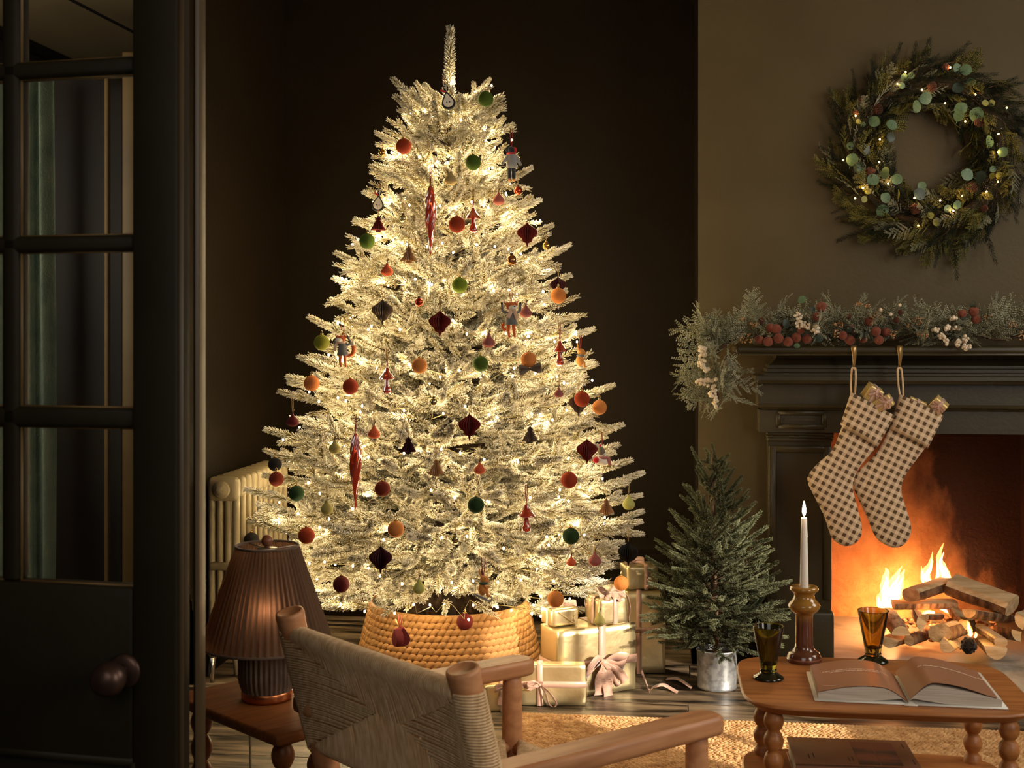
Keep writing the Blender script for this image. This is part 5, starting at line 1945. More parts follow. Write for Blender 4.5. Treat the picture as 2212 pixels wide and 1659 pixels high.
cov = MB().rbox((hwid / 2 - .004, BDp / 2, .002), (hwid - .012, BDp, .0035), .001, 1).rbox((BW - hwid / 2 + .004, BDp / 2, .002), (hwid - .012, BDp, .0035), .001, 1)
MB().rbox((hwid / 2 - .004, BDp / 2, .002), (hwid - .012, BDp, .0035), .001, 1).build('cover_board', M['white'], bko)
MB().rbox((BW - hwid / 2 + .004, BDp / 2, .002), (hwid - .012, BDp, .0035), .001, 1).build('cover_board', M['white'], bko)
MB().rbox((hwid, BDp / 2 - .002, .0015), (.028, BDp + .004, .003), .001, 1).build('spine', M['white'], bko)
NXp = 64
for side in (0, 1):
    fh = hL if side == 0 else hR
    xs = [(hwid - .004) * i / NXp for i in range(NXp + 1)]
    def X(x):
        return .010 + x * (hwid - .012) / (hwid - .004) if side == 0 else hwid + .001 + x * (hwid - .014) / (hwid - .004)
    def low(x):
        t = x / (hwid - .004)
        tt = t if side == 0 else 1 - t
        return .004 + .010 * max(0, (tt - .55) / .45) ** 1.2 * (1 if tt < .97 else .8)
    mbx = MB()
    top_ = [(X(x), 0, fh(x) - .0012) for x in xs]
    bot_ = [(X(x), 0, min(low(x), fh(x) - .003)) for x in xs]
    for y0_, fl_ in ((.006, False), (BDp - .006, True)):
        t3 = [(a[0], y0_, a[2]) for a in top_]; b3 = [(a[0], y0_, a[2]) for a in bot_]
        mbx.sheet([b3, t3], smooth=False)
    mbx.sheet([[(a[0], .006, a[2]) for a in top_], [(a[0], BDp - .006, a[2]) for a in top_]])
    e = 0 if side == 0 else NXp
    mbx.sheet([[(bot_[e][0], .006, bot_[e][2]), (bot_[e][0], BDp - .006, bot_[e][2])], [(top_[e][0], .006, top_[e][2]), (top_[e][0], BDp - .006, top_[e][2])]], smooth=False)
    mbx.build('page_block', M['page_edge'], bko)
    # the printed page on top
    lift = (lambda x: .0) if side == 0 else (lambda x: .006 * math.sin(math.pi * min(1, max(0, x / (hwid - .004) - .05) / .8)))
    wlim = xs if side == 0 else [x * .955 for x in xs]
    rows = [[(X(x), y_, fh(x) + lift(x) + .0008) for x in wlim] for y_ in (.004, BDp * .5, BDp - .004)]
    pg = MB().sheet(rows).build('printed_page', M['page'], bko)
    PG = (X, fh, lift)
    lines = ([("I like to think of designing a home in terms", .020, .128), ("of rhythm rather than collection \u2013", .034, .116)] if side == 0
             else [("it\u2019s about movement, cadence, and flow.", .034, .130)])
    for (txt, x_s, y_s) in lines:
        cu = bpy.data.curves.new('page_text', 'FONT')
        cu.body = txt
        cu.size = .0082 if side == 0 else .0090
        cu.shear = .28
        cu.offset = .00016
        cu.resolution_u = 2
        ob = bpy.data.objects.new('page_text', cu)
        COL.objects.link(ob)
        dg = bpy.context.evaluated_depsgraph_get()
        me = bpy.data.meshes.new_from_object(ob.evaluated_get(dg))
        bpy.data.objects.remove(ob)
        bpy.data.curves.remove(cu)
        for v in me.vertices:
            x = x_s + v.co.x
            x = min(max(x, 0), hwid - .006)
            v.co = Vector((X(x), y_s + v.co.y * 1.25, fh(x) + lift(x) + .0021))
        me.materials.clear(); me.materials.append(M['ink_light'])
        link('page_text', me, pg)
    if side == 0:
        MB().rbox((.045, .022, fh(.04) + .0004), (.05, .0012, .0004), 0, 1).build('caption_line', M['ink_light'], pg)

# closed book on the lower shelf -------------------------------------
zt_ = .240 + .038
a1, a2 = G(1699, 1591, zt_), G(1955, 1600, zt_)
b1 = G(1716, 1647, zt_)
cw = (a2 - a1).length
cdp = 0.185
ang_ = math.atan2((a2 - a1).y, (a2 - a1).x)
cb = thing('closed_book', 'closed brown hardback with a photograph on its cover on the lower shelf', 'book', Vector((a1.x, a1.y, .240)), ang_)
MB().rbox((cw / 2, -cdp / 2, .0362), (cw, cdp, .0036), .001, 1).build('front_cover', M['book_cover'], cb)
MB().rbox((cw / 2, -cdp / 2, .0018), (cw, cdp, .0036), .001, 1).build('back_cover', M['book_cover'], cb)
MB().rbox((cw / 2, -cdp + .002, .019), (cw, .004, .038), .001, 1).build('spine', M['book_cover'], cb)
MB().rbox((cw / 2, -cdp / 2 + .002, .019), (cw - .008, cdp - .01, .031), .0, 1, smooth=False).build('page_block', M['page_edge'], cb)
for k in range(2):
    MB().rbox((cw * (.60 + .18 * k), -cdp * .52, .0382), (cw * .168, cdp * .80, .0006), 0, 1, smooth=False).build('cover_photograph', M['print'], cb)
ik = MB()
for (x, y, w_) in ((.13, .70, .003), (.17, .66, .003), (.45, .76, .002), (.48, .74, .002), (.965, .78, .002), (.95, .2, .002)):
    ik.rbox((cw * x, -cdp * y, .0381), (w_, .028 if x < .9 else .03, .0004), 0, 1, smooth=False)
ik.build('cover_lettering', M['ink'], cb, None, 'stuff')

# tumblers ------------------------------------------------------------
def tumbler(name, label, p, mat, scale=1.0):
    t = thing(name, label, 'glass', p, 0)
    z0 = .024
    outer = [(0.0, z0 - .004), (.014, z0 - .003), (.0175, z0), (.0190, z0 + .010), (.0335, .1135), (.0337, .1150), (.0325, .1150)]
    inner = [(.0318, .1135), (.0168, z0 + .014), (.012, z0 + .008), (0, z0 + .007)]
    MB().lathe([(r_ * scale, z * scale) for r_, z in outer + inner], 48).build('bowl', mat, t)
    MB().lathe([(r_ * scale, z * scale) for r_, z in [(.0, .0008), (.0325, .0008), (.0335, .003), (.031, .006), (.020, .013), (.0165, .0165), (0, .0175)]], 48).build('foot', M['dark_glass'], t)
    MB().lathe([(r_ * scale, z * scale) for r_, z in [(.0, .016), (.0165, .016), (.0185, .0195), (.0165, .023), (.0, .023)]], 48).build('neck_ring', mat, t)
    return t


g1 = G(1660, 1466, TZ); tumbler('drinking_glass', 'olive green footed glass tumbler at the left end of the coffee table', g1, M['green_glass'])
g2 = G(1886, 1430, TZ); tumbler('drinking_glass', 'amber footed glass tumbler behind the open book', g2, M['amber_glass'], 1.03)

# candlestick and candle ------------------------------------------------
pc = G(1737, 1428, TZ)
cs = thing('candlestick', 'brown glazed ceramic candlestick with a waisted top on the coffee table', 'candle holder', pc)
prof = spin([(0, .001), (.036, .001), (.0382, .010), (.034, .020), (.025, .026), (.0205, .036), (.0195, .06), (.0195, .095), (.021, .108), (.030, .116), (.0355, .125), (.034, .133),
             (.026, .142), (.0225, .150), (.026, .158), (.0318, .163), (.0318, .169), (.027, .172), (.014, .170), (.0115, .166), (.0115, .150), (0, .150)], 3)
MB().lathe(prof, 48, cap=False).build('stem', M['ceramic'], cs)
MB().lathe(spin([(.0385, .010), (.0392, .004), (.0365, .0005)], 3), 48, cap=False).build('foot_rim', M['walnut'], cs)
cn = thing('candle', 'tall white taper candle burning in the brown candlestick', 'candle', pc + Vector((0, 0, .1508)))
zc_ = (1.2 - (1118 - 720) * depth(pc) / FPX) - (pc.z + .1508)
MB().lathe([(0, 0), (.0098, 0), (.0098, .02), (.0066, zc_ - .002), (.0060, zc_), (.003, zc_ - .001), (0, zc_ - .002)], 28).build('taper', M['wax'], cn)
MB().tube([(.0064, -.002, zc_ - .03), (.0068, -.002, zc_ - .04), (.0071, -.002, zc_ - .045)], [.0006, .0012, .0016], 8).build('wax_drip', M['wax'], cn)
MB().tube([(0, 0, zc_ - .002), (.0004, 0, zc_ + .004), (.001, 0, zc_ + .0075)], .0006, 6).build('wick', M['wick'], cn)
cf = MB().lathe(spin([(.0005, .003), (.0028, .007), (.0044, .014), (.0037, .023), (.0018, .032), (.0003, .038)], 4), 20, Matrix.Translation((0, 0, zc_)), cap=False).build('flame', glow_flame('candle_flame', (1, .80, .44, 1), 9.0), cn)
light('candle_light', 'POINT', pc + Vector((0, 0, .1508 + zc_ + .018)), 1.1, (1, .62, .30), shadow_soft_size=.006)

# ================================================================== jute rug
rg_x0, rg_x1, rg_y0, rg_y1 = -0.47, 2.35, 1.35, 3.885
rug = thing('jute_rug', 'chunky natural jute rug in front of the fireplace', 'rug', ((rg_x0 + rg_x1) / 2, (rg_y0 + rg_y1) / 2, 0))
wb(MB().box(rg_x0, rg_x1, rg_y0, rg_y1, .001, .006), 'backing', M['jute_base'], rug)
sx_, sy_ = .0135, .0105
vis0 = 2.9
nx, ny = int((1.55 - rg_x0) / sx_), int((rg_y1 - vis0) / sy_)
g = np.random.default_rng(12)
ix, iy = np.meshgrid(np.arange(nx), np.arange(ny))
cx_ = rg_x0 + (ix + .5 + .5 * (iy % 2)) * sx_ + g.uniform(-.002, .002, ix.shape)
cy_ = rg_y1 - (iy + .5) * sy_ + g.uniform(-.0015, .0015, ix.shape)
hh = g.uniform(.75, 1.25, ix.shape)
lean = g.uniform(-.5, .5, ix.shape)
base = []
ring = [(math.cos(a), math.sin(a)) for a in np.linspace(0, 2 * math.pi, 6)[:-1]]
V = []
for (rr_, zz) in ((1.0, 0.0), (.92, .5), (.55, .92)):
    for (c_, s_) in ring:
        V.append(np.stack([cx_ + (c_ * np.cos(lean) - s_ * .6 * np.sin(lean)) * rr_ * sx_ * .60, cy_ + (c_ * np.sin(lean) + s_ * np.cos(lean)) * rr_ * sy_ * .60, .005 + zz * .0085 * hh], -1))
V.append(np.stack([cx_, cy_, .005 + .0087 * hh], -1))
V = np.stack(V, 2).reshape(-1, 3)
f = []
for k in range(5):
    k2 = (k + 1) % 5
    f += [(k, k2, 5 + k2), (k, 5 + k2, 5 + k), (5 + k, 5 + k2, 10 + k2), (5 + k, 10 + k2, 10 + k), (10 + k, 10 + k2, 15)]
f = np.array(f)
Fc = (f[None] + (np.arange(nx * ny) * 16)[:, None, None]).reshape(-1, 3)
nb = NB(); nb.add(V - np.array(rug.location), Fc, np.zeros(len(V)))
wv = link('weave', nb.mesh('weave', [M['jute']]), rug, None, 'stuff')
wv.data.polygons.foreach_set('use_smooth', [True] * len(wv.data.polygons))
ed = MB()
g = np.random.default_rng(2)
for k in range(110):
    y = rg_y1 - .006 - k * .0145
    ed.sphere((rg_x0 + .004 + g.uniform(-.002, .002), y, .009), .011, 8, 5, sc_=(1.25, .62, .75), rot=Matrix.Rotation(.6, 3, 'Z'))
for k in range(210):
    x = rg_x0 + .006 + k * .0125
    if x < 2.3:
        ed.sphere((x, rg_y1 - .001 + g.uniform(-.0015, .0015), .008), .0085, 7, 4, sc_=(1.1, .7, .8), rot=Matrix.Rotation(.5, 3, 'Z'))
wb(ed, 'braided_edge', M['jute'], rug, None, 'stuff')
# ================================================================== presents
def strip(mbx, pts, wdirs, wd, th=.0006):
    "ribbon band: pts centre line, wdirs width direction per point (or one), double skinned"
    if not isinstance(wdirs, list):
        wdirs = [wdirs] * len(pts)
    if not isinstance(wd, list):
        wd = [wd] * len(pts)
    rows = []
    for i, (p, d, w_) in enumerate(zip(pts, wdirs, wd)):
        p = Vector(p); d = Vector(d).normalized()
        t = Vector(pts[min(i + 1, len(pts) - 1)]) - Vector(pts[max(i - 1, 0)])
        n = t.cross(d)
        n = n.normalized() if n.length > 1e-9 else Vector((0, 0, 1))
        a, b = p - d * w_ / 2, p + d * w_ / 2
        rows.append([a + n * th / 2, b + n * th / 2, b - n * th / 2, a - n * th / 2])
    mbx.sheet(rows, closed_u=True)
    return mbx


def bow(root, c, size, wd, rot=None, mat=None, loops=((1, .25), (-1, .2)), tails=((.55, -1.5), (-.45, -1.3)), nrm=(0, -1, 0), out=.5):
    """bow in the plane x/z of its own frame, facing -Y; c is the knot, rot an optional 3x3"""
    mat = mat or M['ribbon']
    Rm = rot or Matrix.Identity(3)
    c = Vector(c)

    def X(p):
        return c + Rm @ Vector(p)
    for (sx_, sag) in loops:
        ctrl = [(0, 0, 0), (sx_ * .45 * size, -out * .35 * size, .30 * size), (sx_ * 1.0 * size, -out * .45 * size, .26 * size - sag * size),
                (sx_ * 1.12 * size, -out * .3 * size, -.02 * size - sag * size), (sx_ * .8 * size, -out * .22 * size, -.16 * size - sag * .6 * size), (sx_ * .35 * size, -out * .14 * size, -.05 * size), (0, -.002, 0)]
        pts = smooth_poly(ctrl, 5, closed=False)
        n = len(pts)
        ws = [wd * (.35 + .75 * math.sin(math.pi * i / (n - 1)) ** .6) for i in range(n)]
        ds = []
        for i in range(n):
            t = i / (n - 1)
            ds.append(Rm @ Vector((.5 * sx_ * math.sin(math.pi * 2 * t), -.48, .8)))
        strip(MB(), [X(p) for p in pts], ds, ws).build('bow_loop', mat, root)
    for (tx, tz) in tails:
        ctrl = [(0, -.002, 0), (tx * .35 * size, -out * .30 * size, tz * .25 * size), (tx * .8 * size, -out * .22 * size, tz * .62 * size), (tx * 1.1 * size, -out * .26 * size, tz * size)]
        pts = smooth_poly(ctrl, 5, closed=False)
        n = len(pts)
        ws = [wd * (.4 + .6 * min(1, i / 5)) for i in range(n)]
        ds = [Rm @ Vector((1, .35 * math.sin(i * .6), .25 * tx)) for i in range(n)]
        strip(MB(), [X(p) for p in pts], ds, ws).build('bow_tail', mat, root)
    MB().sphere(X((0, -.004, 0)), wd * .30, 12, 8, sc_=(1.1, .8, .9)).build('knot', mat, root)


def foil_box(size, seed, b=.006, wr=.0016):
    bm = bmesh.new()
    bmesh.ops.create_cube(bm, size=1.0)
    bmesh.ops.subdivide_edges(bm, edges=bm.edges[:], cuts=9, use_grid_fill=True)
    g = np.random.default_rng(seed)
    k = g.uniform(0, 6, 6)
    for v in bm.verts:
        co = v.co
        p = Vector((co.x * size[0], co.y * size[1], co.z * size[2]))
        # soften edges
        q = [abs(co.x) * 2, abs(co.y) * 2, abs(co.z) * 2]
        ne = sum(1 for a in q if a > .999)
        wob = math.sin(p.x * 60 + k[0]) * math.cos(p.z * 47 + k[1]) + math.sin(p.y * 70 + p.z * 33 + k[2]) * .6
        f = 1 - (b / max(size) * 1.2 if ne >= 2 else 0)
        v.co = p * f + co.normalized() * wob * wr * (1 if ne < 2 else .5)
    bm.verts.index_update()
    V = [v.co.copy() for v in bm.verts]
    Fc = [tuple(v.index for v in f.verts) for f in bm.faces]
    bm.free()
    return V, Fc


def present(name, label, X, Y, z0, size, rot, bands=(), wd=.022, bowat=None, seed=1, mat=None, tilt=None):
    "size = (width, depth, height); X, Y plan centre in the camera-aligned frame; bands: ('v', offset) over the top, ('h', height) around, ('d', offset) over the top in depth"
    t = thing(name, label, 'present', W(X, Y, z0), YAW + math.radians(rot), 'gold wrapped presents under the tree')
    if tilt:
        t.rotation_euler.x = tilt
    V, Fc = foil_box(size, seed)
    mbx = MB().add([v + Vector((0, 0, size[2] / 2)) for v in V], Fc, 0, True)
    bx = mbx.build('wrapped_box', mat or M['gold'], t)
    w_, d_, h_ = size
    o_ = .0026
    for (kind, q) in bands:
        rb = MB()
        if kind == 'v':      # ring in the y/z plane at x = q
            ring = [(q, -d_ / 2 - o_, 0.001), (q, -d_ / 2 - o_, h_ / 2), (q, -d_ / 2 - o_, h_ - .003), (q, -d_ / 2 + .003, h_ + o_), (q, d_ / 2 - .003, h_ + o_), (q, d_ / 2 + o_, h_ - .003), (q, d_ / 2 + o_, .001)]
            strip(rb, ring, Vector((1, 0, 0)), wd)
        elif kind == 'h':    # ring around at z = q
            ring = [(-w_ / 2 + .003, -d_ / 2 - o_, q), (0, -d_ / 2 - o_, q), (w_ / 2 - .003, -d_ / 2 - o_, q), (w_ / 2 + o_, -d_ / 2 + .003, q), (w_ / 2 + o_, d_ / 2 - .003, q), (w_ / 2 - .003, d_ / 2 + o_, q),
                    (-w_ / 2 + .003, d_ / 2 + o_, q), (-w_ / 2 - o_, d_ / 2 - .003, q), (-w_ / 2 - o_, -d_ / 2 + .003, q), (-w_ / 2 + .003, -d_ / 2 - o_, q)]
            strip(rb, ring, Vector((0, 0, 1)), wd)
        else:                # ring in the x/z plane at y = q
            ring = [(-w_ / 2 - o_, q, 0.001), (-w_ / 2 - o_, q, h_ - .003), (-w_ / 2 + .003, q, h_ + o_), (w_ / 2 - .003, q, h_ + o_), (w_ / 2 + o_, q, h_ - .003), (w_ / 2 + o_, q, .001)]
            strip(rb, ring, Vector((0, 1, 0)), wd)
        rb.build('ribbon', M['ribbon'], t)
    return t


TOPR = Matrix.Rotation(math.radians(-60), 3, 'X')     # lays a bow down on a lid
# the big one in front
cA = Vector((0.151, 4.075)); eA = Vector((math.cos(math.radians(27)), math.sin(math.radians(27)))); nA = Vector((-eA.y, eA.x))
wA, dA, hA = .302, .130, .229
pA = cA + eA * wA / 2 + nA * dA / 2
tA = present('present', 'large pale gold present with a big pink satin bow in front of the others', pA.x, pA.y, 0, (wA, dA, hA), 27, (('v', .015), ('h', .108)), .027, seed=3)
bow(tA, (.015, -dA / 2 - .010, .110), .068, .042, loops=((1, .10), (-1, .42)), tails=((.15, -1.65), (-.35, -1.5), (1.0, -1.0)), out=.7)
strip(MB(), smooth_poly([(.018, -dA / 2 - .014, .108), (.045, -dA / 2 - .03, .085), (.075, -dA / 2 - .032, .045), (.066, -dA / 2 - .022, .030), (.050, -dA / 2 - .020, .050), (.030, -dA / 2 - .014, .09)], 5, closed=False), Vector((.5, -.6, .5)), .020).build('bow_loop', M['ribbon'], tA)
# flat one lying against its front
present_B = present('present', 'flat gold present leaning in front of the large one beside the chair leg', .132, 4.045, 0, (.215, .042, .134), -1, (('v', -.042), ('h', .070)), .020, seed=5)
bow(present_B, (-.042, -.021 - .006, .070), .036, .016, loops=((-1, .10),), tails=((-.9, -.45),), out=.6)
strip(MB(), smooth_poly([(-.040, -.030, .070), (-.012, -.050, .052), (.010, -.052, .018), (.002, -.046, .004), (-.014, -.044, .012), (-.022, -.040, .040), (-.036, -.032, .066)], 5, closed=False), Vector((.4, -.7, .3)), .013).build('bow_loop', M['ribbon'], present_B)
# small one left of the chair leg
pC = present('present', 'small gold present with a pink ribbon half hidden behind the armchair', -.040, 3.990, 0, (.100, .060, .085), 8, (('v', .012),), .026, seed=6)
bow(pC, (.012, -.036, .080), .028, .020, tails=((.3, -2.2), (-.5, -2.0)), out=.5)
# tall one on the right
pD = present('present', 'tall gold present standing at the back on the right', .465, 4.452, 0, (.150, .100, .292), 2, (('v', -.02), ('h', .155)), .018, seed=7)
strip(MB(), smooth_poly([(-.055, -.055, .160), (-.075, -.066, .140), (-.070, -.072, .122), (-.050, -.070, .120), (-.042, -.064, .140)], 5, closed=False), Vector((.4, -.6, .5)), .014).build('bow_loop', M['ribbon'], pD)
# on top of it
pG = present('present', 'small gold present with a bow on top of the tall one at the back', .452, 4.452, .296, (.118, .094, .084), 12, (('v', .012),), .015, seed=8)
bow(pG, (-.020, .0, .088), .032, .015, rot=TOPR, tails=((.9, .3), (-.8, -.2)), out=1.0)
# behind the bow present
pH = present('present', 'gold present standing at the back partly hidden by the bow on its neighbour', .318, 4.438, 0, (.112, .070, .316), 0, (('h', .24),), .016, seed=9)
# two on the lid of the big one
cE = W(0, 0)
pE = present('present', 'gold present with a trailing satin bow on the right end of the large one', .318, 4.190, hA + .004, (.108, .088, .088), 27, (('v', .006), ('d', 0)), .018, seed=10)
bow(pE, (.004, -.010, .094), .044, .022, rot=TOPR, loops=((1, .35), (-1, .15)), tails=((.35, -1.1), (-.6, -.9)), out=.9)
strip(MB(), smooth_poly([(.01, -.02, .098), (.055, -.028, .094), (.070, -.030, .050), (.072, -.020, .010), (.080, -.010, -.008)], 5, closed=False), Vector((0, 1, .1)), .015).build('bow_tail', M['ribbon'], pE)
pF = present('present', 'small gold present wrapped with folded ends on the left of the large one', .158, 4.165, hA + .004, (.100, .085, .058), 27, (('d', -.01),), .014, seed=11)
fold = MB()
for (a_, b_) in (((-.030, .050), (.036, .004)), ((.048, .052), (.012, .006))):
    strip(fold, [(a_[0], -.0455, a_[1]), (b_[0], -.0455, b_[1])], Vector((.6, 0, .8)), .004, .001)
bow(pF, (.03, -.01, .062), .022, .014, rot=TOPR, tails=((.8, -.2),), out=.9)
fold.build('folded_end', M['gold'], pF)
# loose ribbon on the floor
rbx = thing('satin_ribbon', 'loose curl of pink satin ribbon on the floorboards beside the bucket', 'ribbon', G(1425, 1478, 0))
r1 = [G(1386, 1466, .001) + Vector((0, 0, .030)), G(1392, 1474, .001) + Vector((0, 0, .012)), G(1402, 1492, .002), G(1408, 1486, .012), G(1424, 1480, .026), G(1436, 1480, .018), G(1450, 1488, .008), G(1464, 1496, .002)]
strip(MB(), smooth_poly(r1, 6, closed=False), [Vector((.2, .9, .25))] * (7 * 6 + 1), .020).build('curl', M['ribbon'], rbx)
rb2 = thing('satin_ribbon', 'dark end of pink satin ribbon lying in shadow behind the loose curl', 'ribbon', G(1470, 1468, 0))
strip(MB(), smooth_poly([G(1440, 1466, .002), G(1462, 1466, .008), G(1478, 1474, .010), G(1494, 1486, .002)], 6, closed=False), [Vector((.25, .9, .1))] * 19, .022).build('curl', M['ribbon'], rb2)
for t_ in (rbx, rb2):
    for c_ in t_.children:
        c_.location = -Vector(t_.location)

# ================================================================== potted spruce
SPX, SPY = .694, 4.235
sp_ = thing('potted_spruce', 'small frosted spruce tree growing in a galvanised metal bucket', 'plant', W(SPX, SPY))
MB().lathe([(.0, .002), (.0655, .002), (.0665, .006), (.0665, .010), (.0655, .012), (.0675, .126), (.0695, .129), (.0695, .133), (.0675, .134), (.0655, .132), (.0640, .112), (0, .112)], 56).build('bucket', M['zinc'], sp_, 'galvanised metal bucket')
MB().lathe([(.0, .116), (.063, .113)], 24, cap=False).build('soil', M['bark'], sp_)
MB().tube([(0, 0, .10), (-.006, 0, .35), (-.014, 0, .60), (-.016, 0, .80)], [.010, .008, .005, .002], 8).build('trunk', M['bark'], sp_)
SBL = [.10, .15, .20, .25]
SBM = {}
for i, L_ in enumerate(SBL):
    for q in range(3):
        SBM[(i, q)] = branch_mesh('branch', L_, 211 * i + 5 * q + 1, [M['spruce'], M['twig']], bare=.25, step=.036, tl=(.05, .06 + .14 * L_), nl=.0115, nr=.0009, dens=1500,
                                  droop=.12, side=42, lift=8, sub=L_ > .16, sr=.0026, tipup=.2)
_sp = [(965, 20), (1010, 34), (1060, 70), (1090, 90), (1130, 105), (1180, 128), (1240, 148), (1290, 165), (1340, 160), (1380, 135), (1410, 80)]


def SRAD(z):
    y = HYP + (EYE - z) * FPX / SPY
    return float(np.interp(y, [p[0] for p in _sp], [p[1] for p in _sp])) * SPY / FPX


rs_ = random.Random(41)
z = .79
nn = 0
while z > .135:
    Rz = SRAD(z)
    n = max(3, int(3 + Rz / .036))
    off = rs_.uniform(0, 6)
    for k in range(n):
        az = off + 2 * math.pi * (k + rs_.uniform(-.3, .3)) / n
        f = rs_.uniform(.78, 1.06)
        zz = z + rs_.uniform(-.02, .02)
        r_ = max(.03, SRAD(zz) * f)
        el = math.radians(np.interp(z, [.13, .3, .5, .7, .82], [-6, 14, 34, 56, 74]) + rs_.uniform(-9, 9))
        tip = Vector((r_ * math.cos(az), r_ * math.sin(az), zz))
        if (W(SPX, SPY) + tip).y > FY - .01:
            continue
        org = Vector((-.010, 0, max(.13, zz - r_ * math.tan(el))))
        if (tip - org).length > .34:
            org = tip + (org - tip).normalized() * .34
        ln = (tip - org).length
        i = min(range(4), key=lambda q: abs(SBL[q] + .03 - ln))
        o = link('branch', SBM[(i, rs_.randrange(3))], sp_)
        s = ln / (SBL[i] + .055)
        o.location = org
        o.rotation_euler = frame(org, tip - org, rs_.uniform(-.5, .5)).to_euler()
        o.scale = (s, max(.8, min(s, 1.15)), max(.8, min(s, 1.15)))
        nn += 1
    z -= .030
for (px, py, dy) in ((1503, 966, 0), (1548, 961, .01), (1520, 1000, -.02)):
    tip = P(px, py, SPY + dy) - W(SPX, SPY)
    org = Vector((-.016, 0, tip.z - .14))
    o = link('branch', SBM[(1, 0)], sp_)
    s = (tip - org).length / .205
    o.location = org
    o.rotation_euler = frame(org, tip - org).to_euler()
    o.scale = (s, s, s)

# ================================================================== stockings on the mantel
def gingham():
    m = bpy.data.materials.new('gingham_cloth')
    m.use_nodes = True
    nt = m.node_tree
    N, L = nt.nodes.new, nt.links.new
    b = nt.nodes['Principled BSDF']
    b.inputs['Roughness'].default_value = .9
    b.inputs['Sheen Weight'].default_value = .15
    tc = N('ShaderNodeTexCoord')
    at = N('ShaderNodeAttribute'); at.attribute_name = 'cloth'
    sx = N('ShaderNodeSeparateXYZ'); L(at.outputs['Vector'], sx.inputs[0])
    outs = []
    for ax in ('X', 'Y'):
        mu = N('ShaderNodeMath'); mu.operation = 'MULTIPLY'; L(sx.outputs[ax], mu.inputs[0]); mu.inputs[1].default_value = 1 / .0235
        fr_ = N('ShaderNodeMath'); fr_.operation = 'FRACT'; L(mu.outputs[0], fr_.inputs[0])
        gt = N('ShaderNodeMath'); gt.operation = 'GREATER_THAN'; L(fr_.outputs[0], gt.inputs[0]); gt.inputs[1].default_value = .5
        outs.append(gt)
    ad = N('ShaderNodeMath'); ad.operation = 'ADD'; L(outs[0].outputs[0], ad.inputs[0]); L(outs[1].outputs[0], ad.inputs[1])
    hf = N('ShaderNodeMath'); hf.operation = 'MULTIPLY'; L(ad.outputs[0], hf.inputs[0]); hf.inputs[1].default_value = .5
    r = N('ShaderNodeValToRGB'); r.color_ramp.interpolation = 'CONSTANT'
    r.color_ramp.elements[0].position = 0; r.color_ramp.elements[0].color = S(232, 206, 172)
    e = r.color_ramp.elements.new(.3); e.color = S(206, 176, 140)
    r.color_ramp.elements[-1].position = .8; r.color_ramp.elements[-1].color = S(92, 68, 40)
    L(hf.outputs[0], r.inputs['Fac'])
    L(r.outputs['Color'], b.inputs['Base Color'])
    no = N('ShaderNodeTexNoise'); no.inputs['Scale'].default_value = 500; L(tc.outputs['Object'], no.inputs['Vector'])
    bp = N('ShaderNodeBump'); bp.inputs['Strength'].default_value = .25; bp.inputs['Distance'].default_value = .002
    L(no.outputs['Fac'], bp.inputs['Height']); L(bp.outputs['Normal'], b.inputs['Normal'])
    return m


M['gingham'] = gingham()
SKY_ = 4.296


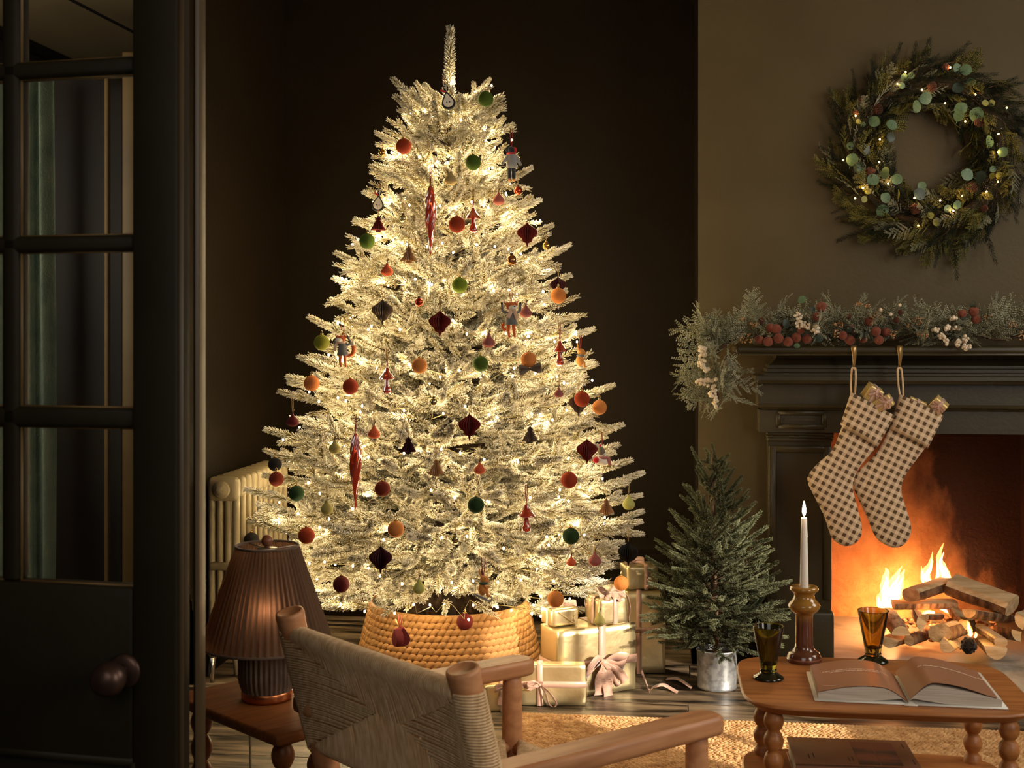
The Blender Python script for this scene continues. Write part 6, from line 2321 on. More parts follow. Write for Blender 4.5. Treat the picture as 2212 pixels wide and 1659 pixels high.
def stocking(label, leftpx, rightpx, cuffpx, hookx, yoff, ringtop, hl):
    cuff = [WL(x, y, SKY_ + yoff) for x, y in cuffpx]
    root_l = WL(cuffpx[0][0] + 6, cuffpx[0][1], SKY_ + yoff)
    t = thing('stocking', label, 'stocking', root_l, 0, 'gingham stockings on the mantel')
    ang0 = math.atan2((cuff[1] - cuff[0]).z, (cuff[1] - cuff[0]).x)
    ca, sa = math.cos(ang0), math.sin(ang0)
    n = 26
    Lp = resample(smooth_poly([WL(x, y, SKY_ + yoff) for x, y in leftpx], 4, closed=False), n)
    Rp = resample(smooth_poly([WL(x, y, SKY_ + yoff) for x, y in rightpx], 4, closed=False), n)
    Lp[-1] = Rp[-1] = (Lp[-1] + Rp[-1]) / 2

    def tube_of(Ls, Rs, thick, name, grow=0.0, puff=1.0):
        rows = []
        uvw = []
        K = 28
        for a, b in zip(Ls, Rs):
            c = (a + b) / 2
            h = (b - a) / 2
            hl_ = h.length
            row = []
            for k in range(K):
                an = 2 * math.pi * k / K
                th = min(thick, hl_ * .9) * puff
                yy = -math.sin(an) * abs(math.sin(an)) ** -.15 * th if abs(math.sin(an)) > 1e-4 else 0
                v = c + h * (1 + grow / max(hl_, .01)) * math.cos(an) + Vector((0, yy, 0))
                row.append(v)
                px_ = v - cuff[0]
                # cloth coordinates run along and across the leg, the cloth wrapping the curve
                uvw.append((px_.x * ca + px_.z * sa + (.010 * (math.cos(an) - 1) if False else 0), -px_.x * sa + px_.z * ca, 0))
            rows.append(row)
        mbx = MB().sheet(rows, closed_u=True)
        T = Matrix.Translation(-Vector(t.location))
        mbx.v = [tuple(T @ Vector(v)) for v in mbx.v]
        me = mbx.mesh(name, M['gingham'])
        at = me.attributes.new('cloth', 'FLOAT_VECTOR', 'POINT')
        at.data.foreach_set('vector', [c for q in uvw for c in q])
        return link(name, me, t)

    tube_of(Lp, Rp, .021, 'stocking_leg')
    q = 7
    CL_ = [cuff[0].lerp(cuff[3], i / (q - 1)) for i in range(q)]
    CR_ = [cuff[1].lerp(cuff[2], i / (q - 1)) for i in range(q)]
    CL_ = [CL_[0] + (CR_[0] - CL_[0]) * .006] + CL_ + [CL_[-1] + (CR_[-1] - CL_[-1]) * .02 + (CL_[0] - CL_[-1]) * .01]
    CR_ = [CR_[0] + (CL_[1] - CR_[0]) * .006] + CR_ + [CR_[-1] + (CL_[-2] - CR_[-1]) * .02 + (CR_[0] - CR_[-1]) * .01]
    tube_of(CL_, CR_, .026, 'cuff')
    # striped hanging loop
    a = WL(hookx - 4, ringtop, SKY_ + yoff); b = WL(hookx + 4, ringtop, SKY_ + yoff)
    e1 = WL(cuffpx[0][0] + 1, cuffpx[0][1] + 6, SKY_ + yoff); e2 = WL(cuffpx[0][0] + 8, cuffpx[0][1] + 8, SKY_ + yoff)
    lp_ = MB().tube(smooth_poly([e1, (e1 + a) / 2 + Vector((-.002, 0, 0)), a, (a + b) / 2 + Vector((0, 0, .004)), b, (e2 + b) / 2 + Vector((.002, 0, 0)), e2], 4, closed=False), .0034, 8)
    wb(lp_, 'hanging_loop', M['cord'], t)
    # brass ribbon hanger hooked over the mantel
    hx_ = thing('stocking_hanger', hl, 'hanger', WL(hookx, 748, y_sh) + Vector((0, 0, 0)), 0, 'gold stocking hangers')
    zt2 = z_top + .002
    p0 = WL(hookx, 748, y_sh - .004)
    pts = [Vector((p0.x, y_sh + .10, zt2)), Vector((p0.x, y_sh + .03, zt2)), Vector((p0.x, y_sh - .001, zt2)), Vector((p0.x, y_sh - .005, zt2 - .006))]
    e = WL(hookx, 792, y_sh - .004)
    wl = [.0190, .0190, .0190, .0190]
    for i in range(1, 8):
        u = i / 7
        pts.append(Vector((p0.x + (e.x - p0.x) * u + .002 * math.sin(u * 3), y_sh - .005 - .002 * math.sin(u * 5), zt2 - .006 + (e.z - zt2 + .006) * u)))
        wl.append(.0190 - .012 * u)
    hb_ = strip(MB(), pts, Vector((1, 0, 0)), wl, .0012)
    wb(hb_, 'hanger_strap', M['gold_ribbon'], hx_)
    wb(MB().tube([e + Vector((0, -.002, .004)), e + Vector((0, -.008, -.006)), e + Vector((0, -.010, -.014)), e + Vector((0, -.022, -.014)), e + Vector((0, -.024, -.006))], .0016, 8), 'hook', M['brass'], hx_)
    return t


stocking('brown gingham stocking on the left, its toe overlapping the fire opening edge',
         [(1826, 900), (1818, 923), (1797, 973), (1766, 1001), (1746, 1026), (1745, 1044), (1759, 1072), (1781, 1117), (1793, 1154), (1804, 1170), (1825, 1180)],
         [(1905, 935), (1890, 969), (1867, 996), (1850, 1021), (1842, 1050), (1850, 1088), (1860, 1128), (1862, 1153), (1852, 1170), (1838, 1178), (1825, 1180)],
         [(1838, 847), (1933, 898), (1894, 969), (1815, 917)], 1844, -.006, 798, 'gold strap hanger holding the left gingham stocking')
stocking('brown gingham stocking on the right, hanging in front of the fire',
         [(1932, 905), (1918, 931), (1897, 973), (1869, 1003), (1847, 1026), (1842, 1048), (1856, 1082), (1875, 1122), (1887, 1153), (1902, 1171), (1927, 1183)],
         [(2014, 950), (1998, 969), (1964, 1014), (1949, 1042), (1948, 1067), (1958, 1100), (1968, 1136), (1965, 1160), (1952, 1177), (1940, 1182), (1927, 1183)],
         [(1943, 851), (2039, 898), (2004, 970), (1921, 928)], 1943, .0, 798, 'gold strap hanger holding the right gingham stocking')


def mini_present(label, px, py, size, roll, rz, yo=0.0):
    c = WL(px, py, SKY_ + yo)
    t = thing('small_present', label, 'present', c, rz, 'small gold presents in the stockings')
    Rm = Matrix.Rotation(roll, 3, 'Y') @ Matrix.Rotation(.35, 3, 'X')
    V, Fc = foil_box(size, int(px), b=.0016, wr=.0005)
    MB().add([Rm @ v for v in V], Fc, 0, True).build('wrapped_box', M['gold_matt'], t)
    w_, d_, h_ = size
    rb = MB()
    o_ = .0012
    strip(rb, [Rm @ Vector(q) for q in [(0, -d_ / 2 - o_, -h_ / 2), (0, -d_ / 2 - o_, h_ / 2), (0, -d_ / 2 + .001, h_ / 2 + o_), (0, d_ / 2, h_ / 2 + o_), (0, d_ / 2 + o_, -h_ / 2)]], Rm @ Vector((1, 0, 0)), .011)
    rb.build('ribbon', M['ribbon'], t)
    bow(t, Rm @ Vector((0, -d_ / 2 - .002, h_ * .25)), .020, .012, rot=Rm, tails=((.8, -1.0), (-.7, -.9)), out=.7)
    return t


mini_present('tiny gold cube present topping the left stocking', 1884, 850, (.052, .046, .054), .5, .25, -.002)
mini_present('tiny gold present leaning out of the left stocking in front of the cube', 1906, 872, (.040, .026, .070), 1.05, .0, -.026)
mini_present('tiny gold present leaning out of the right stocking', 2022, 880, (.050, .040, .066), .75, -.1, -.004)
mini_present('tiny flat gold present tucked in the middle of the right stocking', 1978, 876, (.060, .016, .044), .42, 0, .0)

# ================================================================== greenery pieces shared by wreath and garland
def cedar_mesh(L_, seed, mat):
    "flat cedar spray"
    r = random.Random(seed)
    nb = NB()

    def leaflet(o, d, ln, wd):
        n = max(3, int(ln / .006))
        up = Vector((0, 0, 1))
        sdv = d.cross(up).normalized()
        V, Fc, T = stem_arrays([tuple(o), tuple(o + d * ln)], .0009, .0005, 3)
        nb.add(V, Fc, T)
        for i in range(n):
            p = o + d * (ln * (i + .5) / n)
            for s_ in (-1, 1):
                e = (d * .75 + sdv * s_ * .75 + up * r.uniform(-.25, .25)).normalized() * wd * (1 - .6 * i / n) * r.uniform(.8, 1.15)
                w2 = up.cross(e).normalized() * .0016
                V = np.array([tuple(p - w2 + up * .0004), tuple(p + w2 + up * .0004), tuple(p + e * .6 + w2), tuple(p + e), tuple(p + e * .6 - w2), tuple(p + e * .5 - up * .0012)])
                nb.add(V, np.array([(0, 1, 2), (0, 2, 4), (4, 2, 3), (1, 0, 5), (2, 1, 5), (0, 4, 5), (4, 3, 5), (3, 2, 5)]), np.array([.2, .2, .7, 1, .7, .5]))
    ax = [Vector((L_ * i / 6, .01 * math.sin(i * .8 + seed), .012 * math.sin(i * .5))) for i in range(7)]
    V, Fc, T = stem_arrays([tuple(p) for p in ax], .0016, .0006, 4)
    nb.add(V, Fc, T)
    s = .12 * L_
    sd = 1
    while s < L_:
        t = s / L_
        i = min(5, int(t * 6))
        o = ax[i].lerp(ax[i + 1], t * 6 - i)
        ln = .42 * L_ * (1 - .75 * t) + .012
        a = math.radians(46 + r.uniform(-8, 8)) * sd
        d = Vector((math.cos(a), math.sin(a), r.uniform(-.2, .25))).normalized()
        leaflet(o, d, ln, .010)
        sd = -sd
        s += L_ * .075
    leaflet(ax[5], (ax[6] - ax[5]).normalized(), L_ * .3, .010)
    return nb.mesh('cedar_sprig', [mat])


def leaf_mesh(mat, rx=1.0, ry=1.0):
    rows = []
    for j in range(9):
        t = j / 8
        w_ = math.sin(math.pi * min(1, t * .96 + .02)) ** .62
        rows.append([(t * 2 * rx, ry * w_ * u * .95, .10 * (1 - u * u) * -1 + .22 * math.sin(t * 2.6) - .05 * abs(u)) for u in (-1, -.5, 0, .5, 1)])
    lo = [[(x, y, z - .03) for x, y, z in row] for row in rows]
    mb_ = MB().sheet(rows).sheet([r[::-1] for r in lo])
    mb_.tube([(-.5, 0, 0), (0, 0, .02)], .05, 5)
    return mb_.mesh('leaf', mat)


def cone_mesh(mat):
    mb_ = MB()
    mb_.sphere((0, 0, 0), .62, 10, 8, sc_=(1, 1, 1.3))
    k = 0
    for j in range(9):
        z = -.85 + 1.75 * j / 8
        r_ = .78 * math.sqrt(max(.05, 1 - (z / 1.12) ** 2))
        for i in range(8):
            a = 2 * math.pi * i / 8 + j * .39
            c = Vector((r_ * math.cos(a), r_ * math.sin(a), z))
            Rm = Matrix.Rotation(a, 3, 'Z') @ Matrix.Rotation(-.5 - .25 * z, 3, 'Y')
            mb_.sphere(c, .26, 6, 4, sc_=(1.15, .95, .34), rot=Rm)
    return mb_.mesh('pine_cone', mat)


M['euc'] = pm('eucalyptus_leaf', S(98, 122, 84), S(74, 100, 72), rough=.5, ns=3)
M['euc_pale'] = pm('pale_yellow_leaf', S(152, 146, 62), S(122, 124, 54), rough=.5, ns=3)
M['euc_dark'] = pm('dark_green_leaf', S(44, 58, 44), S(34, 46, 36), rough=.45, ns=3)
M['cone'] = pm('pine_cone_brown', S(122, 74, 52), S(84, 48, 36), rough=.75, ns=8)
M['navy'] = pm('navy_berry', S(20, 22, 34), rough=.18, spec=.6)
M['pearl'] = pm('pearl_berry', S(226, 208, 180), rough=.42, sheen=.1)
M['bead'] = pm('gold_bead', S(188, 146, 104), rough=.3, metal=.7)
M['apple'] = pm('frosted_crab_apple', S(156, 78, 42), S(84, 50, 46), rough=0.85, ns=30, sheen=.2, lo=.38, hi=.6)
LEAF = {k: leaf_mesh(M[k]) for k in ('euc', 'euc_pale', 'euc_dark')}
CONE = cone_mesh(M['cone'])
BERRY = MB().sphere((0, 0, 0), 1, 12, 8).mesh('berry', M['pearl'])
NAVY = MB().sphere((0, 0, 0), 1, 10, 7).mesh('berry', M['navy'])
FROST = [cedar_mesh(L_, 3 + i, M['frost']) for i, L_ in enumerate((.10, .13, .16))]
OLIVE = [cedar_mesh(L_, 13 + i, M['cedar_olive']) for i, L_ in enumerate((.08, .11))]
FIR = [branch_mesh('fir_sprig', L_, 77 + i, [M['fir_dark'], M['twig']], bare=.2, step=.03, tl=(.03, .05), nl=.013, nr=.0008, dens=620, sub=False, sr=.0022) for i, L_ in enumerate((.07, .10))]


def put(me, name, root, pos, d, roll=0.0, s=1.0, label=None):
    o = link(name, me, root, label)
    o.location = Vector(pos) - Vector(root.location)
    o.rotation_euler = frame(pos, d, roll).to_euler()
    o.scale = (s, s, s) if not isinstance(s, (tuple, list)) else s
    return o


# ------------------------------------------------------------------ wreath on the chimney breast
WYP = FY - .07
wc = WL(2008, 326, WYP)
wr = thing('wreath', 'round mixed evergreen wreath with eucalyptus, cones and small lights above the mantel', 'wreath', Vector((wc.x, FY, wc.z)))
UP_ = WL(2008, 226, WYP).z - wc.z     # metres for 100 px
WM = UP_ / 100.0
RM, RT = 150 * WM, .088
base = MB().tube([(wc.x + RM * math.cos(a), FY - .03, wc.z + RM * math.sin(a)) for a in np.linspace(0, 2 * math.pi, 49)[:-1]], .012, 8, closed=True)
wb(base, 'twig_ring', M['twig'], wr)
rw = random.Random(61)
for k in range(470):
    a = 2 * math.pi * k / 470 * 7 + rw.uniform(-.03, .03)
    b = rw.uniform(-.30 * math.pi, 1.25 * math.pi)
    rad = Vector((math.cos(a), 0, math.sin(a)))
    mass = k < 290
    q = rw.uniform(.15, .75) if mass else rw.uniform(.5, .95)
    o = Vector((wc.x, FY - .035, wc.z)) + rad * (RM + RT * q * math.cos(b)) + Vector((0, -RT * .75 * q * max(0, math.sin(b)), 0))
    tang = Vector((-math.sin(a), 0, math.cos(a))) * -1
    d = tang * rw.uniform(.5, 1.2) + rad * math.cos(b) * rw.uniform(.2, .9) + Vector((0, -1, 0)) * max(0.05, math.sin(b)) * rw.uniform(.1, .7)
    if (o + d.normalized() * .1).y > FY - .012:
        d.y = min(d.y, -.15)
    if mass:
        put(rw.choice(FIR), 'fir_sprig', wr, o, d, rw.uniform(0, 6), rw.uniform(.7, 1.1))
    elif k < 420:
        put(rw.choice(OLIVE), 'cedar_sprig', wr, o, d, rw.uniform(0, 6), rw.uniform(.7, 1.15))
    else:
        put(rw.choice(FROST), 'cedar_sprig', wr, o, d, rw.uniform(0, 6), rw.uniform(.5, .75))


def wpx(cx, cy, dy):
    return WL(1780 + cx / 3.6875, 90 + cy / 3.6875, FY - dy)


for (x, y, c_, s_) in ((400, 635, 'euc', 1), (225, 940, 'euc', 1.1), (275, 1005, 'euc', 1), (540, 665, 'euc', 1), (640, 285, 'euc', .7), (695, 270, 'euc', .6), (810, 450, 'euc', 1.15), (735, 515, 'euc', 1.1),
                       (1090, 530, 'euc', 1.1), (1075, 590, 'euc', 1), (1215, 580, 'euc', 1.25), (1315, 795, 'euc', 1.1), (1425, 880, 'euc', .9), (1140, 1060, 'euc', 1.1), (490, 1045, 'euc', 1.05), (390, 1100, 'euc', 1.1),
                       (580, 1095, 'euc', 1), (465, 1345, 'euc', 1.1), (490, 1245, 'euc', .95), (590, 1215, 'euc_pale', .85), (850, 1385, 'euc_pale', .6), (890, 1440, 'euc_pale', .65), (1340, 1070, 'euc_pale', .55), (1395, 1065, 'euc_pale', .6),
                       (1060, 215, 'euc', .9), (1130, 225, 'euc', 1), (1170, 325, 'euc', .8), (1065, 370, 'euc_dark', 1), (1285, 490, 'euc_pale', .6), (1335, 490, 'euc_pale', .6), (325, 860, 'euc_dark', 1), (210, 830, 'euc', .7),
                       (780, 1150, 'euc', .8), (760, 1215, 'euc_dark', 1.1), (350, 1190, 'euc_pale', .6), (320, 1255, 'euc_pale', .6), (985, 1330, 'euc', .7), (1060, 1300, 'euc', .8), (1250, 1075, 'euc_dark', 1), (530, 760, 'euc_dark', .9),
                       (275, 635, 'euc_pale', .5), (310, 660, 'euc', .5), (620, 350, 'euc', .6), (1345, 1015, 'euc', .6)):
    p = wpx(x, y, .105 + rw.uniform(-.012, .012))
    sz = .0205 * s_
    a = rw.uniform(0, 6.28)
    d = Vector((math.cos(a), -.15, math.sin(a)))
    Rm = Matrix((d.normalized(), Vector((0, -1, 0)).cross(d).normalized(), Vector((0, -1, 0)))).transposed()
    o = link('leaf', LEAF[c_], wr)
    o.location = p - Vector(wr.location) - d.normalized() * sz
    o.rotation_euler = (Rm @ Matrix.Rotation(rw.uniform(-.3, .3), 3, 'X')).to_euler()
    o.scale = (sz, sz * 1.0, sz)
for (x, y, s_) in ((860, 355, 1), (430, 540, 1), (365, 1035, .95), (725, 1335, 1), (1175, 1160, 1.05), (305, 455, .7), (1240, 645, .9), (965, 200, .8), (1275, 1330, .7), (255, 560, .6)):
    put(CONE, 'pine_cone', wr, wpx(x, y, .10), (rw.uniform(-.4, .4), -.6, rw.uniform(-.4, .4)), rw.uniform(0, 6), .0165 * s_)
for (x, y) in ((1060, 290), (1125, 318), (1065, 245), (450, 865), (480, 915), (430, 880), (480, 955), (230, 850), (240, 875), (205, 840), (283, 842), (1335, 778), (1380, 820), (1425, 820), (1435, 775), (1425, 745), (1025, 1408),
               (1030, 1450), (1065, 1420), (480, 1345), (515, 1370), (550, 1325), (545, 1380), (625, 1360), (1055, 1087), (320, 915), (430, 1035), (1075, 1000), (530, 465), (500, 450), (810, 530), (860, 535), (1325, 690), (1305, 718), (1415, 685), (640, 1330)):
    put(NAVY, 'berry', wr, wpx(x, y, .112 + rw.uniform(0, .01)), (1, 0, 0), 0, .0042)
cl = MB()
for (x, y) in ((690, 355), (400, 720), (310, 590), (330, 1150), (460, 1160), (520, 1170), (830, 1290), (880, 1260), (1000, 1250), (1220, 460), (1130, 410), (1300, 1090), (1320, 1140)):
    for q in range(9):
        cl.sphere(wpx(x + rw.uniform(-38, 38), y + rw.uniform(-32, 32), .10 + rw.uniform(0, .012)), .0022, 6, 4)
wb(cl, 'berry_clusters', M['navy'], wr, None, 'stuff')
for pts in (((960, 175), (1060, 155), (1130, 165), (1205, 162)), ((1310, 1230), (1290, 1370), (1268, 1470), (1255, 1580)), ((1420, 390), (1470, 410), (1500, 430))):
    wb(MB().tube([wpx(x, y, .08) for x, y in pts], [.0016, .0014, .0011, .0007][:len(pts)], 5), 'bare_twig', M['twig'], wr)
wb_mat = emit('amber_bulb', (1, .56, .16, 1), 26.0)
WBULB = MB().sphere((0, 0, 0), 1, 8, 6).mesh('bulb', wb_mat)
for (x, y) in ((1005, 205), (780, 382), (585, 335), (1205, 420), (650, 243), (445, 780), (252, 590), (440, 960), (152, 943), (1125, 635), (310, 1165), (248, 1248), (720, 1245), (925, 1265), (1100, 1230), (750, 1465), (1385, 880), (1390, 735),
               (1385, 1115), (1295, 1195), (1030, 1345), (965, 490), (1455, 527), (510, 1130)):
    p = wpx(x, y, .112)
    put(WBULB, 'bulb', wr, p, (1, 0, 0), 0, .0031)
    light('wreath_bulb_light', 'POINT', p + Vector((0, -.004, 0)), .06, (1, .60, .20), shadow_soft_size=.006)

# ------------------------------------------------------------------ garland on the mantelshelf
gl = thing('garland', 'frosted cedar garland with crab apples and cream berries draped along the mantelshelf', 'garland', Vector((1.0, y_sh + .08, z_top)))
core = [WL(1550, 868, y_sh - .012), WL(1548, 840, y_sh - .02), WL(1545, 800, y_sh - .02), WL(1552, 760, y_sh - .01), WL(1580, 735, y_sh + .03)] + [WL(x, 728 + 6 * math.sin(x * .05), y_sh + .075) for x in range(1620, 2420, 60)]
core = smooth_poly(core, 4, closed=False)
wb(MB().tube(core, .006, 6), 'stem', M['twig'], gl)
rg_ = random.Random(77)
for k in range(300):
    o = core[rg_.randrange(len(core))]
    x, y, _ = PX(o)
    hangp = x < 1590 and y > 750
    if hangp:
        if rg_.random() < .45:
            continue
        d = Vector((rg_.uniform(-.9, .28), rg_.uniform(-.35, .1), rg_.uniform(-.7, .5)))
        if y > 820:
            d = Vector((rg_.uniform(-.8, .5), -.1, rg_.uniform(-.25, .6)))
    else:
        d = Vector((rg_.uniform(-1, 1), rg_.uniform(-.8, .5), rg_.uniform(.02, .55)))
        if x < 1640:
            d.x -= .6
        if x > 2140 and rg_.random() < .6:
            continue
    e = o + d.normalized() * .15
    if not hangp and e.z < z_top + .005:
        d.z = abs(d.z) + .15
    put(rg_.choice(FROST), 'cedar_sprig', gl, o + Vector((rg_.uniform(-.02, .02), rg_.uniform(-.03, .02), rg_.uniform(0, .02))), d, rg_.uniform(0, 6), rg_.uniform(.75, 1.25))
# the long sprays that stand out
for (x0, y0, x1, y1) in ((1555, 735, 1492, 712), (1550, 720, 1548, 665), (1590, 700, 1630, 640), (1640, 700, 1620, 640), (1660, 705, 1700, 648), (1545, 800, 1475, 765), (1545, 760, 1482, 715), (1555, 840, 1515, 905), (1552, 860, 1538, 908),
                         (1850, 690, 1872, 632), (1870, 690, 1912, 645), (1700, 720, 1640, 690), (1960, 700, 2000, 668), (1990, 700, 2070, 690), (2050, 720, 2120, 748), (2120, 720, 2180, 705), (1590, 740, 1530, 752), (1560, 780, 1600, 800), (1780, 700, 1810, 672)):
    a, b = WL(x0, y0, y_sh + .02), WL(x1, y1, y_sh - .01)
    put(FROST[2], 'cedar_sprig', gl, a, b - a, rg_.uniform(-.4, .4), (b - a).length / .175)


def gpx(cx, cy, dy):
    return WL(1460 + cx / 2.941, 600 + cy / 2.941, y_sh + dy)


APPLE = MB().lathe(spin([(.001, -.92), (.45, -.9), (.9, -.45), (1.0, .05), (.86, .6), (.45, .88), (.16, .82), (.001, .74)], 3), 20, cap=False)
APPLE.lathe([(.16, .74), (.22, .95), (.10, .9), (0, .78)], 8)
APPLE = APPLE.mesh('crab_apple', M['apple'])
for (x, y, s_) in ((600, 318, .9), (638, 325, 1), (530, 393, .9), (585, 405, 1), (652, 385, 1), (712, 408, 1), (765, 380, 1), (832, 387, .95), (925, 187, 1.1), (900, 250, 1), (1228, 278, .95), (1110, 320, .9), (1060, 365, .9), (1105, 395, 1), (1190, 385, .9),
                   (1270, 340, 1), (1335, 345, .9), (1290, 395, .95), (1892, 215, 1), (1905, 265, .9), (1820, 228, .85), (790, 335, .8)):
    d = Vector((rg_.uniform(-.5, .5), -.8, rg_.uniform(-.5, .2))).normalized()
    o = link('crab_apple', APPLE, gl)
    p = gpx(x, y, -.012 + rg_.uniform(-.012, .012))
    p.z = max(p.z, z_top + .0155) if y > 300 else p.z
    o.location = p - Vector(gl.location)
    o.rotation_euler = d.to_track_quat('Z', 'Y').to_euler()
    o.scale = (.0168 * s_,) * 3
for (x, y, sx_, sy_, n) in ((172, 468, 30, 42, 20), (165, 540, 22, 36, 14), (195, 588, 16, 16, 7), (150, 655, 22, 22, 9), (198, 662, 22, 26, 10), (245, 650, 16, 16, 7), (242, 700, 20, 24, 9), (232, 748, 26, 22, 12), (250, 790, 22, 24, 9), (262, 822, 8, 10, 3),
                             (775, 245, 24, 24, 10), (800, 300, 40, 26, 14), (838, 308, 16, 16, 5), (890, 328, 30, 22, 10), (1650, 326, 20, 20, 8), (1725, 320, 22, 20, 9), (1692, 372, 28, 18, 9), (1718, 405, 22, 22, 8), (1786, 322, 22, 18, 7), (1795, 415, 22, 20, 9), (1838, 388, 22, 22, 9),
                             (1842, 440, 22, 18, 9), (1870, 442, 16, 16, 6), (1300, 210, 8, 8, 1), (1366, 238, 8, 8, 1), (1423, 180, 6, 6, 1), (1760, 255, 26, 10, 8)):
    for q in range(n):
        a = rg_.uniform(0, 6.28); r_ = math.sqrt(rg_.random())
        cxx, cyy = x + sx_ * r_ * math.cos(a), y + sy_ * r_ * math.sin(a)
        p = gpx(cxx, cyy, (-.085 if x < 300 else -.034) + rg_.uniform(-.010, .010))
        put(BERRY, 'berry', gl, p, (1, 0, 0), 0, .0057 * rg_.uniform(.85, 1.1))
bd_ = MB()
for (x, y, sx_, sy_, n) in ((440, 385, 60, 34, 34), (495, 300, 28, 20, 14), (340, 290, 20, 16, 10), (425, 258, 16, 14, 8), (1040, 295, 34, 22, 20), (1020, 355, 22, 24, 14), (1165, 170, 22, 18, 14), (1220, 180, 18, 14, 10), (1270, 240, 44, 18, 22),
                             (1540, 275, 36, 28, 22), (1480, 300, 14, 18, 8), (1570, 362, 44, 20, 22), (1385, 360, 18, 26, 14), (2130, 290, 40, 30, 20), (1980, 255, 20, 20, 10), (2195, 360, 20, 40, 16), (325, 520, 24, 40, 14), (345, 550, 26, 40, 14), (310, 590, 20, 30, 14)):
    for q in range(n):
        a = rg_.uniform(0, 6.28); r_ = math.sqrt(rg_.random())
        bd_.sphere(gpx(x + sx_ * r_ * math.cos(a), y + sy_ * r_ * math.sin(a), -.03 + rg_.uniform(-.01, .01)), .0029, 7, 5)
wb(bd_, 'gold_beads', M['bead'], gl, None, 'stuff')
for (x, y, s_) in ((545, 275, 1), (210, 382, 1), (1425, 220, .85), (1400, 268, 1), (1100, 250, .9), (258, 605, 1), (303, 635, .85), (680, 300, .8)):
    put(CONE, 'pine_cone', gl, gpx(x, y, -.01), (rg_.uniform(-.6, .6), -.5, rg_.uniform(-.5, .5)), 0, .0098 * s_)
for (x, y, a, s_, c_) in ((800, 140, .5, 1.0, 'euc'), (1890, 178, 1.5, .95, 'euc_dark'), (1830, 240, 2.6, .9, 'euc_dark'), (905, 388, -.1, 1.0, 'euc_dark'), (700, 295, 1.9, 1.1, 'euc_dark'), (768, 432, .1, .7, 'euc'), (1180, 365, 1.3, 1.0, 'euc_dark'), (1100, 330, 1.0, .8, 'euc_dark'),
                         (870, 200, 2.4, .7, 'euc_dark'), (760, 340, .3, .8, 'euc_dark')):
    p = gpx(x, y, -.02)
    sz = .0135 * s_
    d = Vector((math.cos(a), -.1, math.sin(a))).normalized()
    Rm = Matrix((d, Vector((0, -1, 0)).cross(d).normalized(), Vector((0, -1, 0)))).transposed()
    o = link('leaf', LEAF[c_], gl)
    o.location = p - Vector(gl.location) - d * sz
    o.rotation_euler = (Rm @ Matrix.Rotation(rg_.uniform(-.3, .3), 3, 'X')).to_euler()
    o.scale = (sz * 1.1, sz, sz)

# ================================================================== the fire: logs, embers, flames
def fpx(cx, cy, y):
    return WL(1860 + cx / 5.531, 1150 + cy / 5.531, y)


def log(label, A, B, shape, r, roll=0.0, bark='bark', flatk=1.0, seed=0, wide=1.0):
    "A -> B axis; shape: round, half, quarter, slab; flat face up at roll 0"
    A, B = Vector(A), Vector(B)
    r *= 1.22
    r_ = random.Random(seed)
    t = thing('firewood_log', label, 'log', A, 0, 'split firewood in the hearth')
    d = B - A
    ln = d.length
    Rm = frame(A, d, roll)
    if shape == 'round':
        arc = [(math.cos(a) * wide, math.sin(a)) for a in np.linspace(0, 2 * math.pi, 19)[:-1]]
        core = None
    elif shape == 'half':
        arc = [(math.cos(a) * wide, math.sin(a) * flatk + .35) for a in np.linspace(math.pi, 2 * math.pi, 12)]
    elif shape == 'quarter':
        arc = [(math.cos(a) * 1.1 - .45, math.sin(a) * 1.1 + .45) for a in np.linspace(1.5 * math.pi - .1, 2 * math.pi + .1, 9)]
    else:   # slab, bark below
        arc = [(-1.0 * wide, .1), (-1.04 * wide, -.5), (-.75 * wide, -.9), (-.2 * wide, -1.02), (.3 * wide, -1.0), (.82 * wide, -.8), (1.0 * wide, -.35), (.98 * wide, .12)]
    top_ = {'round': [], 'half': [(.6 * wide, .38), (0, .41), (-.6 * wide, .37)], 'quarter': [(-.1, .52), (-.48, .5), (-.45, .1)], 'slab': [(.7 * wide, .42), (0, .46), (-.7 * wide, .44)]}[shape]
    nst = 5
    wob = [[1 + r_.uniform(-.05, .05) for _ in arc] for _ in range(nst + 1)]

    def V3(s, y, z):
        return Rm @ Vector((s, y * r, z * r))
    rows = []
    for j in range(nst + 1):
        s = ln * j / nst
        rows.append([V3(s, a * wob[j][i], b * wob[j][i]) for i, (a, b) in enumerate(arc)])
    mb_ = MB().sheet(rows, closed_u=shape == 'round')
    inner = [[V3(ln * j / nst, a * wob[j][i] * .90, b * wob[j][i] * .90 + (0 if shape == 'round' else .02)) for i, (a, b) in enumerate(arc)] for j in range(nst + 1)]
    # bark thickness shown at both ends
    for e in (0, nst):
        mb_.sheet([rows[e], inner[e]], closed_u=shape == 'round', smooth=False)
    mb_.build('bark', M[bark], t)
    w2 = MB()
    rows2 = []
    for j in range(nst + 1):
        s = ln * j / nst
        rows2.append([V3(s, a * wob[j][i] * .985, b * wob[j][i] * .985) for i, (a, b) in enumerate(arc)] + [V3(s, a + r_.uniform(-.03, .03), b + r_.uniform(-.04, .04)) for (a, b) in top_])
    w2.sheet(rows2, closed_u=True, smooth=False)
    n = len(rows2[0])
    for j, rv in ((0, True), (nst, False)):
        row = [v + Rm @ Vector((-.0006 if rv else .0006, 0, 0)) for v in rows2[j]]
        w2.add(row, [tuple(range(n))[::-1] if rv else tuple(range(n))])
    w2.build('split_wood', M['split_wood'], t)
    return t


